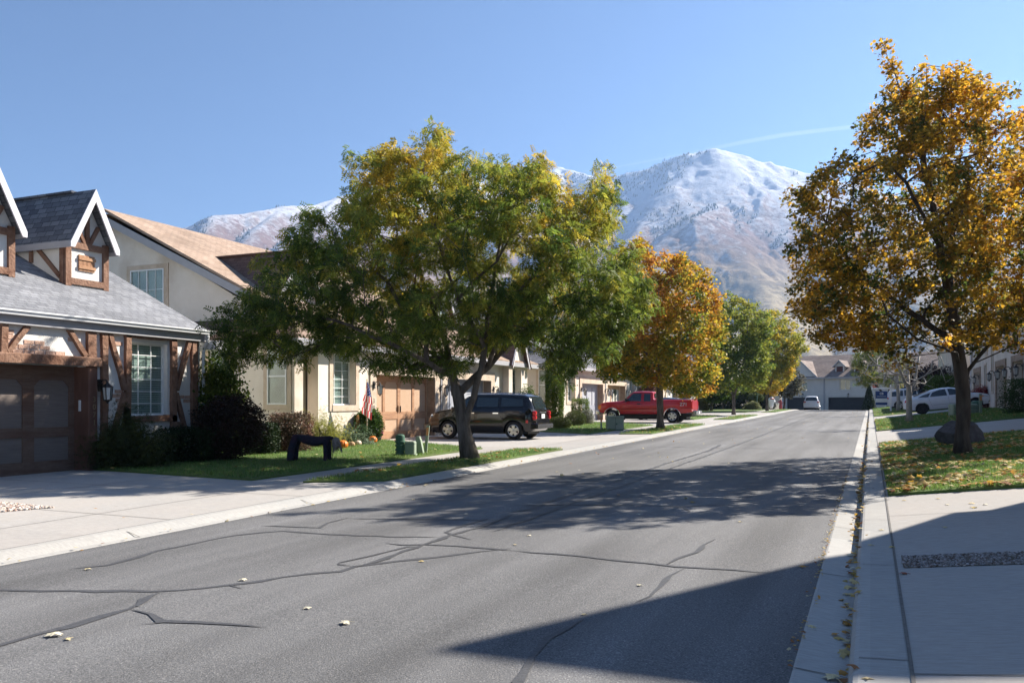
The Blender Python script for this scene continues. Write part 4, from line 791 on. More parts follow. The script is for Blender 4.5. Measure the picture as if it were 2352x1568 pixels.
shrub("shrub", "square topped pale green shrub by the grey garage door", at(1333, 975, -14.9), .95, .7, 1.35, [(.05, .08, .014), (.10, .14, .025), (.17, .19, .04)], 115, 3800, .045, 'box', mat=LEAFM, rough=.1, lift=.08)
shrub("shrub", "grey leaved shrub at the foot of the square topped one", at(1349, 980, -14.2), .8, .6, .85, [(.10, .11, .08), (.18, .18, .14), (.26, .25, .2)], 116, 2200, .04, 'ball', mat=LEAFM, rough=.25)
shrub("shrub", "coppery red shrub above the cab of the red pickup", at(1489, 958, -15.2), 1.6, 1.2, 2.6, [(.16, .06, .04), (.26, .10, .06), (.34, .17, .10)], 117, 3600, .10, 'ball', mat=LEAFM, rough=.2)
shrub("hedge", "long dark hedge at the back of the small park", at(1690, 940, Zd=103), 9.5, 1.6, 2.4, DG, 118, 5200, .22, 'box', cat="hedge", rough=.08)
shrub("shrub", "clipped mushroom shaped bush in the small park", at(1735, 940, Zd=94), 1.9, 1.5, 1.0, [(.05, .07, .02), (.09, .12, .03), (.15, .17, .05)], 119, 2600, .09, 'ball', rough=.06, lift=.85)
shrub("shrub", "pale mound shrub below the mushroom shaped bush", at(1728, 944, Zd=92), 2.0, 1.2, .9, [(.10, .12, .05), (.16, .17, .08), (.22, .2, .1)], 120, 2200, .09, 'dome', mat=LEAFM, rough=.12)
shrub("shrub", "yellowish bush beside the pickup's tailgate", at(1608, 950, Zd=86), 1.7, 1.2, 1.2, [(.07, .07, .03), (.13, .13, .04), (.2, .16, .06)], 121, 1800, .10, 'dome', mat=LEAFM, rough=.2)
shrub("shrub", "narrow dark cone conifer beside the stop sign", at(1996, 934, Zd=104), 1.9, 1.9, 3.5, DG, 122, 4500, .16, 'cone', cat="conifer", rough=.06)
def rgr(px, Y): p = onY(px, 925, Y); return Vector((p.x, p.y, float(gz(p.x, p.y))))
shrub("shrub", "round crimson barberry mound by the right hand garage door", rgr(2257, 57.2), 1.9, 1.5, 1.35, [(.13, .015, .02), (.22, .03, .03), (.32, .07, .05)], 123, 5200, .05, 'dome', mat=LEAFM, rough=.18)
shrub("hedge", "dense green hedge at the right edge of the picture", rgr(2362, 41.5), 1.9, 1.4, 1.45, [(.02, .04, .01), (.035, .07, .014), (.06, .10, .02)], 124, 6000, .05, 'box', cat="hedge", rough=.1)
shrub("hedge", "green clipped hedge behind the roof of the white saloon car", rgr(2178, 71), 2.9, 1.6, 2.3, [(.025, .05, .012), (.05, .09, .016), (.09, .14, .02)], 125, 5600, .09, 'box', cat="hedge", mat=LEAFM, rough=.12)
shrub("shrub", "dark plum coloured bush behind the bare trees", rgr(2135, 80), 4.0, 3.0, 3.6, [(.02, .012, .016), (.04, .02, .024), (.07, .035, .035)], 126, 6000, .13, 'ball', rough=.2)
# ---------------------------------------------------------------- fallen leaves
pal = np.array([(.52, .38, .13), (.58, .46, .22), (.46, .24, .06), (.60, .50, .30), (.50, .30, .05), (.30, .13, .05)])
def litter(rng, xy, dz, size, name, label):
    n = len(xy); P = np.column_stack([xy, gz(xy[:, 0], xy[:, 1])+dz+rng.uniform(.0, .02, n)]); c = pal[rng.integers(0, len(pal), n)]*rng.uniform(.7, 1.2, (n, 1))
    v, f = MAPLE; return solo(name, inst_mesh(name, v, f, P, rotmats(rng, n, .38), rng.uniform(.6, 1.2, n)*size, c, LITTER), label, "leaves", kind="stuff")
rng = np.random.default_rng(77); L_ = []
for qi, n in ((0, 1500), (1, 2300), (2, 900), (3, 200), (6, 90), (7, 40), (9, 120), (10, 30), (12, 40)):
    q = LAWNS[qi][0]; n = int(n*1.9); s, t = rng.random(n)[:, None]**(1.3 if qi < 4 else 1), rng.random(n)[:, None]; xy = (q[0]*(1-s)+q[1]*s)*(1-t)+(q[3]*(1-s)+q[2]*s)*t
    L_.append(xy[vnoise(np.column_stack([xy, xy[:, 0]*0]), 1.7, 12)+vnoise(np.column_stack([xy, xy[:, 0]*0]), 5, 13)*.5+rng.normal(0, .35, n) > .12])
litter(rng, np.concatenate(L_), .088, .085, "leaf_litter", "yellow and brown maple leaves littered over the lawns")
n = 620; y = np.concatenate([rng.uniform(2, 22, n//2), rng.uniform(14, 60, n-n//2)]); litter(rng, np.column_stack([-.145+rng.normal(0, .028, n)*(1+1.4*(rng.random(n) < .2)), y]), .002, .05, "leaf_litter", "dry leaves gathered in the right hand gutter at the kerb foot")
n = 260; y = rng.uniform(3, 60, n); litter(rng, np.column_stack([-7.66+rng.normal(0, .04, n), y]), .01, .035, "leaf_litter", "thin line of leaf bits along the left hand kerb")
n = 240; y = rng.uniform(2, 18, n); litter(rng, np.column_stack([-.43+rng.normal(0, .025, n), y]), .006, .022, "leaf_litter", "crumbs of leaf along the seam between asphalt and right gutter")
n = 110; y = rng.uniform(12, 95, n)**1.0; litter(rng, np.column_stack([rng.uniform(-7.4, -.6, n), y]), .012, .055, "leaf_litter", "scattered pale leaves on the distant part of the road")
def fallen(px, py, size, colr, label, seed, curl=.5, off=(0, 0)):
    p = onG(px, py); rng = random.Random(seed); v, f = MAPLE; m = MB()
    for x, y, z in v: m.v.append((x*size, y*size, (z+.28*curl*(x*x+y*y)*math.sin(3*math.atan2(y, x)+seed)+.3)*size))
    m.f = list(f); m.bar((-.9*size, .1*size, .1*size), (0, 0, .3*size), .003)
    a = rng.uniform(0, 6.28); me = m.mesh("fallen_leaf", M("leaf_%s" % colr, *LC[colr], scale=30, rough=.8, bump=.6))
    o = solo("fallen_leaf", me, label, "leaf", "fallen leaves on the asphalt and the drives", loc=(p.x, p.y, p.z+.004)); o.rotation_euler = (0, 0, a); return o
LC = {'tan': ((.55, .43, .22), (.64, .54, .32)), 'gold': ((.58, .40, .10), (.66, .50, .18)), 'orange': ((.45, .20, .04), (.55, .30, .07)), 'red': ((.22, .05, .03), (.32, .10, .05)), 'pale': ((.62, .55, .38), (.70, .64, .48))}
near = [(125, 1460, .12, 'pale', "largest pale leaf, bottom left on the asphalt below the thick tar seam"), (155, 1469, .06, 'tan', "small curled leaf touching the largest pale leaf's right side"), (201, 1308, .07, 'tan', "lone tan leaf on the asphalt below the thin left tar seam"), (557, 1333, .08, 'pale', "pale curled leaf on the long tar seam, above its small blob"),
 (705, 1398, .07, 'pale', "pale leaf left of the cream curled one in the lower middle of the road"), (796, 1432, .10, 'pale', "cream curled leaf, nearest in the lower middle of the road"), (968, 1290, .06, 'gold', "golden leaf lying beside the long tar seam, centre of the road"), (1183, 1252, .055, 'tan', "brownish leaf right of the golden one, just above the transverse seam"),
 (1215, 1231, .06, 'pale', "pale leaf with a long stalk above the brownish one"), (1470, 1345, .06, 'pale', "small pale leaf left of the forked tar patch"), (1845, 1303, .09, 'orange', "curled orange leaf at the edge of the big foreground shadow"), (1700, 1199, .065, 'tan', "tan leaf on the sunny asphalt below the tree shadow"),
 (1342, 1412, .045, 'tan', "tiny leaf at the edge of the foreground shadow, lower middle"), (1665, 1146, .06, 'gold', "bright leaf inside the maple's shadow on the road"), (1466, 1182, .06, 'pale', "pale leaf on the asphalt just below the maple's shadow"), (1862, 1440, .07, 'tan', "shaded leaf at the edge of the right gutter, lowest but one"), (1916, 1562, .13, 'tan', "large leaf in the right gutter at the bottom of the picture"),
 (2078, 1319, .08, 'red', "dark red leaf at the seam below the gravel strip, right drive"), (2076, 1150, .07, 'gold', "golden leaf on the right drive, nearest to the kerb joint"), (2232, 1157, .08, 'gold', "yellow leaf pair on the sunny right drive"), (2236, 1167, .09, 'gold', "larger yellow leaf just below the pair on the right drive"), (2263, 1160, .07, 'pale', "pale leaf right of the yellow pair"),
 (2170, 1212, .07, 'tan', "leaf on the right drive just above the roof shadow"), (1953, 1276, .10, 'pale', "pale leaf clump in the right gutter where the shadow begins"), (2025, 1218, .07, 'tan', "leaf on the kerb top above the shadow edge"), (265, 1126, .06, 'tan', "tan leaf on the tudor drive near the tree shadow"), (312, 1141, .05, 'tan', "small leaf on the tudor drive right of the tan one"),
 (221, 1169, .06, 'orange', "orange tan leaf on the drive right of the gravel point"), (283, 1190, .06, 'orange', "orange tan leaf nearest the left kerb on the drive"), (541, 1132, .05, 'gold', "small golden leaf on the apron near the sidewalk"), (480, 1106, .06, 'orange', "brown leaf on the shaded lawn edge by the tudor drive")]
for i, (x, y, s, c, l) in enumerate(near): fallen(x, y, s*.62, c, l, i)
far = [(440, 1183), (660, 1100), (1070, 1181), (950, 1148), (720, 1160), (1778, 1064), (1673, 1064), (1408, 1053), (1331, 1080), (1490, 1049), (1545, 1060), (1610, 1035), (2020, 1092), (2155, 1146), (2175, 1160), (2000, 1253), (2050, 1258), (1959, 1306), (1955, 1366), (1953, 1400)]
for i, (x, y) in enumerate(far): fallen(x, y, .042, ['tan', 'gold', 'pale'][i % 3], "small yellowish leaf lying flat on bare road or concrete away from the seams", 60+i)
# ================================================================ BUILDINGS
def wall_boxes(m, fix, a0, a1, z0, z1, opens, axis='X', t=.25, sgn=1):
    """wall whose outer face lies on the plane `axis`=fix, running a0..a1 on the other axis; opens: (b0, b1, zb, zt). thickness goes to -sgn"""
    xs = sorted({a0, a1, *[o[0] for o in opens], *[o[1] for o in opens]}); 
    for u0, u1 in zip(xs[:-1], xs[1:]):
        mid = (u0+u1)/2; oo = sorted([(o[2], o[3]) for o in opens if o[0] < mid < o[1]]); z = z0; spans = []
        for b, tt in oo:
            if b > z+1e-6: spans.append((z, b))
            z = tt
        if z < z1-1e-6: spans.append((z, z1))
        for s0, s1 in spans:
            f0, f1 = sorted((fix, fix-sgn*t))
            m.box(f0, f1, u0, u1, s0, s1) if axis == 'X' else m.box(u0, u1, f0, f1, s0, s1)
    return m
def fbox(axis, fix, d0, d1, a0, a1, z0, z1, m, sgn=1):
    """box on a wall: from depth d0 to d1 measured outward from the plane"""
    f0, f1 = sorted((fix+sgn*d0, fix+sgn*d1)); return m.box(f0, f1, a0, a1, z0, z1) if axis == 'X' else m.box(a0, a1, f0, f1, z0, z1)
def window(T, par, axis, fix, a0, a1, z0, z1, cols=1, rows=1, sgn=1, back='blind', split=False, surround=None, sw=.16, recess=.10, fw=.045, fmat=None):
    """frame set back in its opening, panes behind it, blinds, cloth or a dark sheet for the unlit room behind the glass"""
    f = MB(); r = -recess
    for (b0, b1, c0, c1) in ((a0, a0+fw, z0, z1), (a1-fw, a1, z0, z1), (a0+fw, a1-fw, z0, z0+fw), (a0+fw, a1-fw, z1-fw, z1)): fbox(axis, fix, r-.05, r, b0, b1, c0, c1, f, sgn)
    if split == 'h': zm = (z0+z1)/2; fbox(axis, fix, r-.045, r-.004, a0+fw, a1-fw, zm-.025, zm+.025, f, sgn)
    if split == 'v': am = (a0+a1)/2; fbox(axis, fix, r-.045, r-.004, am-.025, am+.025, z0+fw, z1-fw, f, sgn)
    w = T.part("window", f, fmat or WHITE, par)
    for k in range(1, cols): a = a0+(a1-a0)*k/cols; g = None
    if cols > 1 or rows > 1:
        g = MB()
        for k in range(1, cols): a = a0+(a1-a0)*k/cols; fbox(axis, fix, r-.030, r-.012, a-.009, a+.009, z0+fw, z1-fw, g, sgn)
        for k in range(1, rows): z = z0+(z1-z0)*k/rows; fbox(axis, fix, r-.029, r-.013, a0+fw, a1-fw, z-.009, z+.009, g, sgn)
        T.part("glazing_bar", g, WHITE, w)
    T.part("pane", fbox(axis, fix, r-.040, r-.034, a0+fw, a1-fw, z0+fw, z1-fw, MB(), sgn), GLASS, w)
    if back: T.part("blind" if back == 'blind' else "window_backing", fbox(axis, fix, r-.10, r-.085, a0+.01, a1-.01, z0+.01, z1-.01, MB(), sgn), BLIND if back == 'blind' else (CURT if back == 'window_backing' else DARKIN), w)  # any other back: near-black sheet painting in the unlit room, no cloth
    if surround:
        s = MB(); k = sw
        for (b0, b1, c0, c1) in ((a0-k, a0, z0-k, z1+k*.9), (a1, a1+k, z0-k, z1+k*.9), (a0, a1, z0-k, z0), (a0, a1, z1, z1+k*.9)): fbox(axis, fix, .0, .035, b0, b1, c0, c1, s, sgn)
        T.part("window_surround", s, surround, w)
    return w
def panel_door(T, axis, fix, a0, a1, z0, z1, wood, panel, cols=4, recess=.35, sgn=1, post=.16, rows=((0, .12), (.31, .43), (.90, 1.0)), wide_mid=True):
    """carriage style garage door: stiles and rails over flat panels, with little clipped corners on the top panels"""
    m = MB(); r = -recess; W = a1-a0; H = z1-z0
    base = T.part("garage_door", fbox(axis, fix, r-.06, r-.03, a0, a1, z0, z1, m, sgn), panel)
    s = MB(); xs = [a0+W*k/cols for k in range(cols+1)]
    for k, x in enumerate(xs):
        w = post*(1.35 if (k == cols//2 and wide_mid) else 1) if 0 < k < cols else post
        fbox(axis, fix, r-.03, r-.002, max(a0, x-w/2), min(a1, x+w/2), z0, z1, s, sgn)
    for f0, f1 in rows:
        for k in range(cols): fbox(axis, fix, r-.03, r-.006, xs[k]+post/2, xs[k+1]-post/2, z0+H*f0, z0+H*f1, s, sgn)
    zt = z0+H*rows[-1][0]
    for k in range(cols):
        for x, d in ((xs[k]+post/2, 1), (xs[k+1]-post/2, -1)):
            if axis == 'X': X = fix+sgn*(r-.008); s.prism([(X, x, zt), (X, x+d*.13, zt), (X, x, zt-.14)], (-sgn*.02, 0, 0))
    T.part("door_frame", s, wood, base)
    h = MB(); mid = (a0+a1)/2
    for d in (-.09, .09): T.part("handle", fbox(axis, fix, r, r+.03, mid+d-.012, mid+d+.012, z0+H*.42, z0+H*.52, MB(), sgn), IRON, base)
    return base
def lantern(T, x, y, z, d=(1, 0), s=1.0, par=None):
    d = Vector((d[0], d[1], 0)); q = Vector((x, y, z)); m = MB()
    m.lathe([(.055*s, -.02), (.06*s, 0), (.03*s, .02)], tuple(q+d*.02), 10, 'Z'); m.bar(q+d*.0+Vector((0, 0, .09*s)), q+d*.03+Vector((0, 0, -.14*s)), .09*s, .02, up=d)
    m.tube([q+d*.02, q+d*.08*s+Vector((0, 0, .07*s)), q+d*.18*s+Vector((0, 0, .08*s)), q+d*.22*s], [.014*s]*4, 6)
    c = q+d*.22*s+Vector((0, 0, -.05*s)); m.lathe([(.008*s, .10*s), (.03*s, .06*s), (.10*s, 0), (.105*s, -.015*s)], tuple(c), 6); m.lathe([(.07*s, -.27*s), (.075*s, -.255*s), (.03*s, -.29*s), (.01*s, -.33*s)][::-1], tuple(c), 6)
    for k in range(6): a = k*math.pi/3; m.bar(c+Vector((.095*s*math.cos(a), .095*s*math.sin(a), -.01)), c+Vector((.07*s*math.cos(a), .07*s*math.sin(a), -.26*s)), .012*s)
    o = T.part("wall_lantern", m, IRON, par)
    g = MB().lathe([(.062*s, -.25*s), (.084*s, -.02*s)], tuple(c), 6); T.part("lamp_glass", g, LAMPG, o); return o
def slab(m, p, t): return m.prism(p, (0, 0, -t))
def downspout(T, x, y, z0, z1, mat, w=.075):
    m = MB(); m.box(x, x+w, y-w/2, y+w/2, z0+.1, z1); m.bar((x+w/2, y, z0+.12), (x+.25, y, z0+.03), w, w); T.part("downspout", m, mat)
def text_part(T, txt, size, pos, rot, mat, par=None, name="house_number"):
    me = text_mesh(txt, size, mat); o = link(bpy.data.objects.new(name, me), par or T.o); L = T.loc if T.abs else (0, 0, 0)
    o.location = (pos[0]-L[0], pos[1]-L[1], pos[2]-L[2]); o.rotation_euler = rot; return o
# ---------------------------------------------------------------- the tudor house at the left
def tudor():
    XF, YE, ZE = -15.78, 16.52, 3.22; T = Thing("tudor_house", "white stucco tudor style house with brown timbers, grey shingle roof and two steep dormers", "house", (XF, 10, .09), 0, None, True)
    m = MB(); win = (14.31, 15.45, 1.30, 3.02); gar = (3.2, 13.14, -.1, 2.42)
    wall_boxes(m, XF, 1.0, YE, -.2, ZE, [win, gar], 'X', .25); wall_boxes(m, YE, -25.7, XF-.25, -.2, ZE, [], 'Y', .25); m.box(-25.8, XF-.4, .8, 1.0, -.2, ZE)
    # gable end
    m.prism([(XF-.3, YE-.002, ZE), (-21.2, YE-.002, ZE+2.6), (-26, YE-.002, ZE)], (0, -.22, 0)); T.part("wall", m, STUC_T)
    r = MB(); ex, ez, sl = -15.63, 3.468, .50; rx = -21.2; rz = ez+sl*(ex-rx)
    slab(r, [(ex, .6, ez), (ex, YE+.12, ez), (rx, YE+.12, rz), (rx, .6, rz)], .07); slab(r, [(rx-.01, .6, rz), (rx-.01, YE+.12, rz), (-27, YE+.12, rz-sl*(27+rx)), (-27, .6, rz-sl*(27+rx))], .07)
    roof = T.part("roof", r, SH_GREY)
    f = MB(); f.box(ex-.03, ex-.004, .6, YE+.12, ez-.30, ez-.085); T.part("fascia", f, FASC)
    s = MB(); s.box(XF+.001, ex-.035, .6, YE+.1, ez-.31, ez-.28); T.part("soffit", s, SOFF)
    g = MB(); gp = [(0, 0), (.015, -.08), (.06, -.12), (.12, -.115), (.135, -.05), (.16, -.045), (.16, -.012), (.12, -.012), (.105, -.05), (.03, -.05), (.03, 0)]
    g.prism([(ex+x, .6, ez-.01+z) for x, z in gp], (0, YE-.35, 0)); gt = T.part("gutter", g, GUTT)
    d = MB(); d.tube([(ex+.07, YE+.05, ez-.1), (ex+.07, YE+.05, ez-.32), (ex-.05, YE+.06, ez-.46), (XF+.08, YE+.05, ez-.58), (XF+.07, YE+.06, ez-.8), (XF+.07, YE+.06, .25)], .042, 8); T.part("downspout", d, GUTT, gt)
    e = MB(); e.box(ex-.75, ex+.28, YE+.12, YE+.5, ez-.50, ez-.32); e.prism([(ex-.75, YE+.12, ez-.30), (ex+.28, YE+.12, ez-.30), (ex+.28, YE+.5, ez-.38), (ex-.75, YE+.5, ez-.38)], (0, 0, .03)); T.part("eave_return", e, GUTT)
    # rake board at the gable end
    k = MB(); k.bar((ex, YE+.14, ez-.14), (rx, YE+.14, rz-.14), .03, .2, up=(0, 0, 1)); T.part("rake_board", k, FASW)
    # the panel garage door and its heavy posts
    B = MB(); X = XF
    def tb(*a): B.box(*a)
    def wob(a, b, w, d=.09, sd=0):
        rg = random.Random(sd); a, b = Vector(a), Vector(b); n = max(2, int((b-a).length/.35)); P = [a+(b-a)*i/n+Vector((0, rg.gauss(0, .008), rg.gauss(0, .006))) for i in range(n+1)]
        for i in range(n): ww = w*rg.uniform(.92, 1.08); B.bar(P[i], P[i+1]+(P[i+1]-P[i])*.02, ww, d, up=(1, 0, 0)) if abs((b-a).z) < 9 else None
    B.bevbox(X+.0, X+.15, .9, 13.46, 2.40, 2.60, .02); T.part("garage_lintel", B, BEAM); B = MB()
    B.bevbox(X-.40, X+.10, 13.132, 13.37, -.05, 2.40, .02); T.part("garage_post", B, POSTW)
    text_part(T, "3\n0\n7\n1", .17, (X+.106, 13.27, 1.42), (R(90), 0, R(90)), M("number_brass", (.30, .22, .12), (.2, .15, .09), scale=40, rough=.5, metal=.3))
    panel_door(T, 'X', XF, 4.4, 13.130, -.02, 2.40, DOORW, DOORP, cols=8, recess=.34, post=.26, rows=((0, .16), (.37, .455), (.87, 1.0)), wide_mid=False)
    kp = MB(); kp.bevbox(X-.20, X-.13, 13.112, 13.131, 1.42, 1.66, .006); T.part("keypad", kp, WHITE)
    T.part("wall", MB().box(X-.36, X-.02, 3.2, 4.4, -.1, 2.4), DOORP)
    def beam(a, b, w, sd):
        nonlocal B; B = MB(); wob((X+.045, *a), (X+.045, *b), w, .09, sd); T.part("timber_beam", B, BEAM)
    zt = ez-.30
    beam((11.22, zt), (11.22, 2.60), .13, 1); beam((11.72, zt), (11.30, 2.62), .10, 2); beam((12.68, zt), (13.10, 2.62), .10, 3); beam((13.24, zt), (13.24, 2.60), .20, 4)
    beam((13.58, zt), (13.58, 0), .15, 5); beam((13.72, zt), (14.14, 1.90), .11, 6); beam((14.14, 1.84), (13.70, .5), .11, 7)
    beam((14.22, 3.22), (14.22, 1.16), .15, 8); beam((15.60, 3.22), (15.60, 1.16), .16, 9); beam((14.15, 3.19), (15.68, 3.19), .15, 10); beam((14.15, 1.23), (15.68, 1.23), .15, 11)
    beam((14.22, 1.16), (14.22, 0), .15, 12); beam((15.60, 1.16), (15.60, 0), .15, 13); beam((16.29, zt), (16.29, 0), .19, 14); beam((16.12, zt-.02), (15.69, 1.93), .11, 15); beam((15.69, 1.84), (16.02, .8), .11, 16)
    bo = MB(); bo.bevbox(X, X+.12, 15.62, 15.84, .95, 1.14, .02); T.part("timber_beam", bo, BEAM)
    window(T, T.o, 'X', XF, win[0], win[1], win[2], win[3], 3, 6, back='blind', recess=.12, fw=.05)
    lantern(T, X+.02, 13.47, 2.02, (1, 0), 1.15)
    # patches where the brick shows through the stucco
    rg = random.Random(3)
    def bricks(cy, cz, rows):
        bk = MB()
        for r_, row in enumerate(rows):
            for o_ in row: y = cy+o_*.24; z = cz-r_*.098; bk.box(X+.0, X+.012+rg.uniform(0, .006), y-.108, y+.108, z-.040, z+.040)
        T.part("exposed_brick", bk, BRICK)
    bricks(11.55, 2.84, [(1, 2), (-.5, .5, 1.5, 2.5), (-1, 0, 1, 2, 3, 4)]); bricks(11.35, 3.02, [(0,), (0.3,), (0,)]); bricks(12.8, 2.96, [(0,)]); bricks(14.0, 2.95, [(0,)]); bricks(13.96, 1.86, [(.2,), (-.2, .6), (0.3,), (.5,)]); bricks(15.95, 2.72, [(0,)]); bricks(16.0, 1.75, [(-.5, .5), (.3,)]); bricks(13.75, .9, [(0,), (-.2,), (.1,)]); bricks(15.4, .95, [(-.3,), (.1,)])
    # dormers
    for yc in (14.58, 12.1):
        XD = -17.5; w = .58; zb = 4.40; ze = 5.45; za = 6.75; m = MB()
        m.prism([(XD, yc-w, zb), (XD, yc+w, zb), (XD, yc+w, ze+.05), (XD, yc, za-.18), (XD, yc-w, ze+.05)], (-.18, 0, 0))
        for s_ in (-1, 1): y = yc+s_*w; m.prism([(XD-.18, y, 4.35), (XD-.18, y, 5.5), (-21.6, y, 5.5), (-21.6, y, 6.2)][:3]+[(-20.0, y, 5.5)] if False else [(XD-.18, y, 4.45), (XD-.18, y, 5.52), (-20.2, y, 5.52)], (0, -s_*.12, 0))
        D = T.part("dormer", m, STUC_T)
        rr = MB()
        for s_ in (-1, 1): y0 = yc+s_*.68; zz = za-.68*2+.02; slab(rr, [(-17.18, y0, zz), (-17.18, yc, za), (-22.2, yc, za), (-20.4, y0, zz)][::s_], .07)
        rr.bar((-17.9, yc, za+.005), (-21.8, yc, za+.005), .16, .05); T.part("dormer_roof", rr, SH_GREYX, D)
        ff = MB()
        for s_ in (-1, 1): ff.bar((-17.16, yc+s_*.70, za-1.44), (-17.16, yc+s_*.012, za-.07), .04, .17, up=(1, 0, 0)) if False else ff.prism([(-17.19, yc+s_*.69, za-1.37), (-17.19, yc, za-.0), (-17.19, yc, za-.30), (-17.19, yc+s_*.585, za-1.49), (-17.19, yc+s_*.69, za-1.49)], (.035, 0, 0))
        T.part("rake_board", ff, FASW, D)
        sf = MB()
        for s_ in (-1, 1): y0 = yc+s_*.675; sf.box(-20.2, -17.19, min(y0, y0+s_*.02), max(y0, y0+s_*.02), za-1.50, za-1.345)
        T.part("fascia", sf, FASC, D)
        tb_ = MB()
        def db(a, b, w): tb_.bar((XD+.03, *a), (XD+.03, *b), w, .07, up=(1, 0, 0))
        db((yc-w+.05, zb-.02), (yc-w+.05, 5.5), .15); db((yc+w-.05, zb-.02), (yc+w-.05, 5.5), .15); db((yc-w+.12, 5.37), (yc+w-.12, 5.37), .15); db((yc-w+.12, zb+.10), (yc+w-.12, zb+.10), .15)
        db((yc, 5.44), (yc, za-.32), .11); db((yc-.32, 5.9), (yc-.07, 5.45), .09); db((yc+.32, 5.9), (yc+.07, 5.45), .09)
        for s_ in (-1,):
            y = yc+s_*(w+.025); tb_.bar((XD-.06, y, zb), (XD-.06, y, 5.5), .14, .05, up=(0, 1, 0)); tb_.bar((XD-1.02, y, 5.42), (XD-.12, y, 4.58), .10, .05, up=(0, 1, 0)); tb_.bar((XD-1.12, y, 4.98), (XD-1.12, y, 5.42), .10, .05, up=(0, 1, 0))
        T.part("timber_frame", tb_, BEAM, D)
        sh = MB(); [sh.box(XD+.0, XD+.035, yc-.22+k*.112, yc-.22+k*.112+.10, 4.78, 5.16) for k in range(4)]; sh.box(XD+.035, XD+.06, yc-.235, yc+.235, 4.83, 4.90); sh.box(XD+.035, XD+.06, yc-.235, yc+.235, 5.04, 5.11)
        T.part("shutter", sh, DOORL, D)
    T.o.scale = (.982,)*3; T.o.location = (-15.496, 9.82, .117)
    return T
tudor()
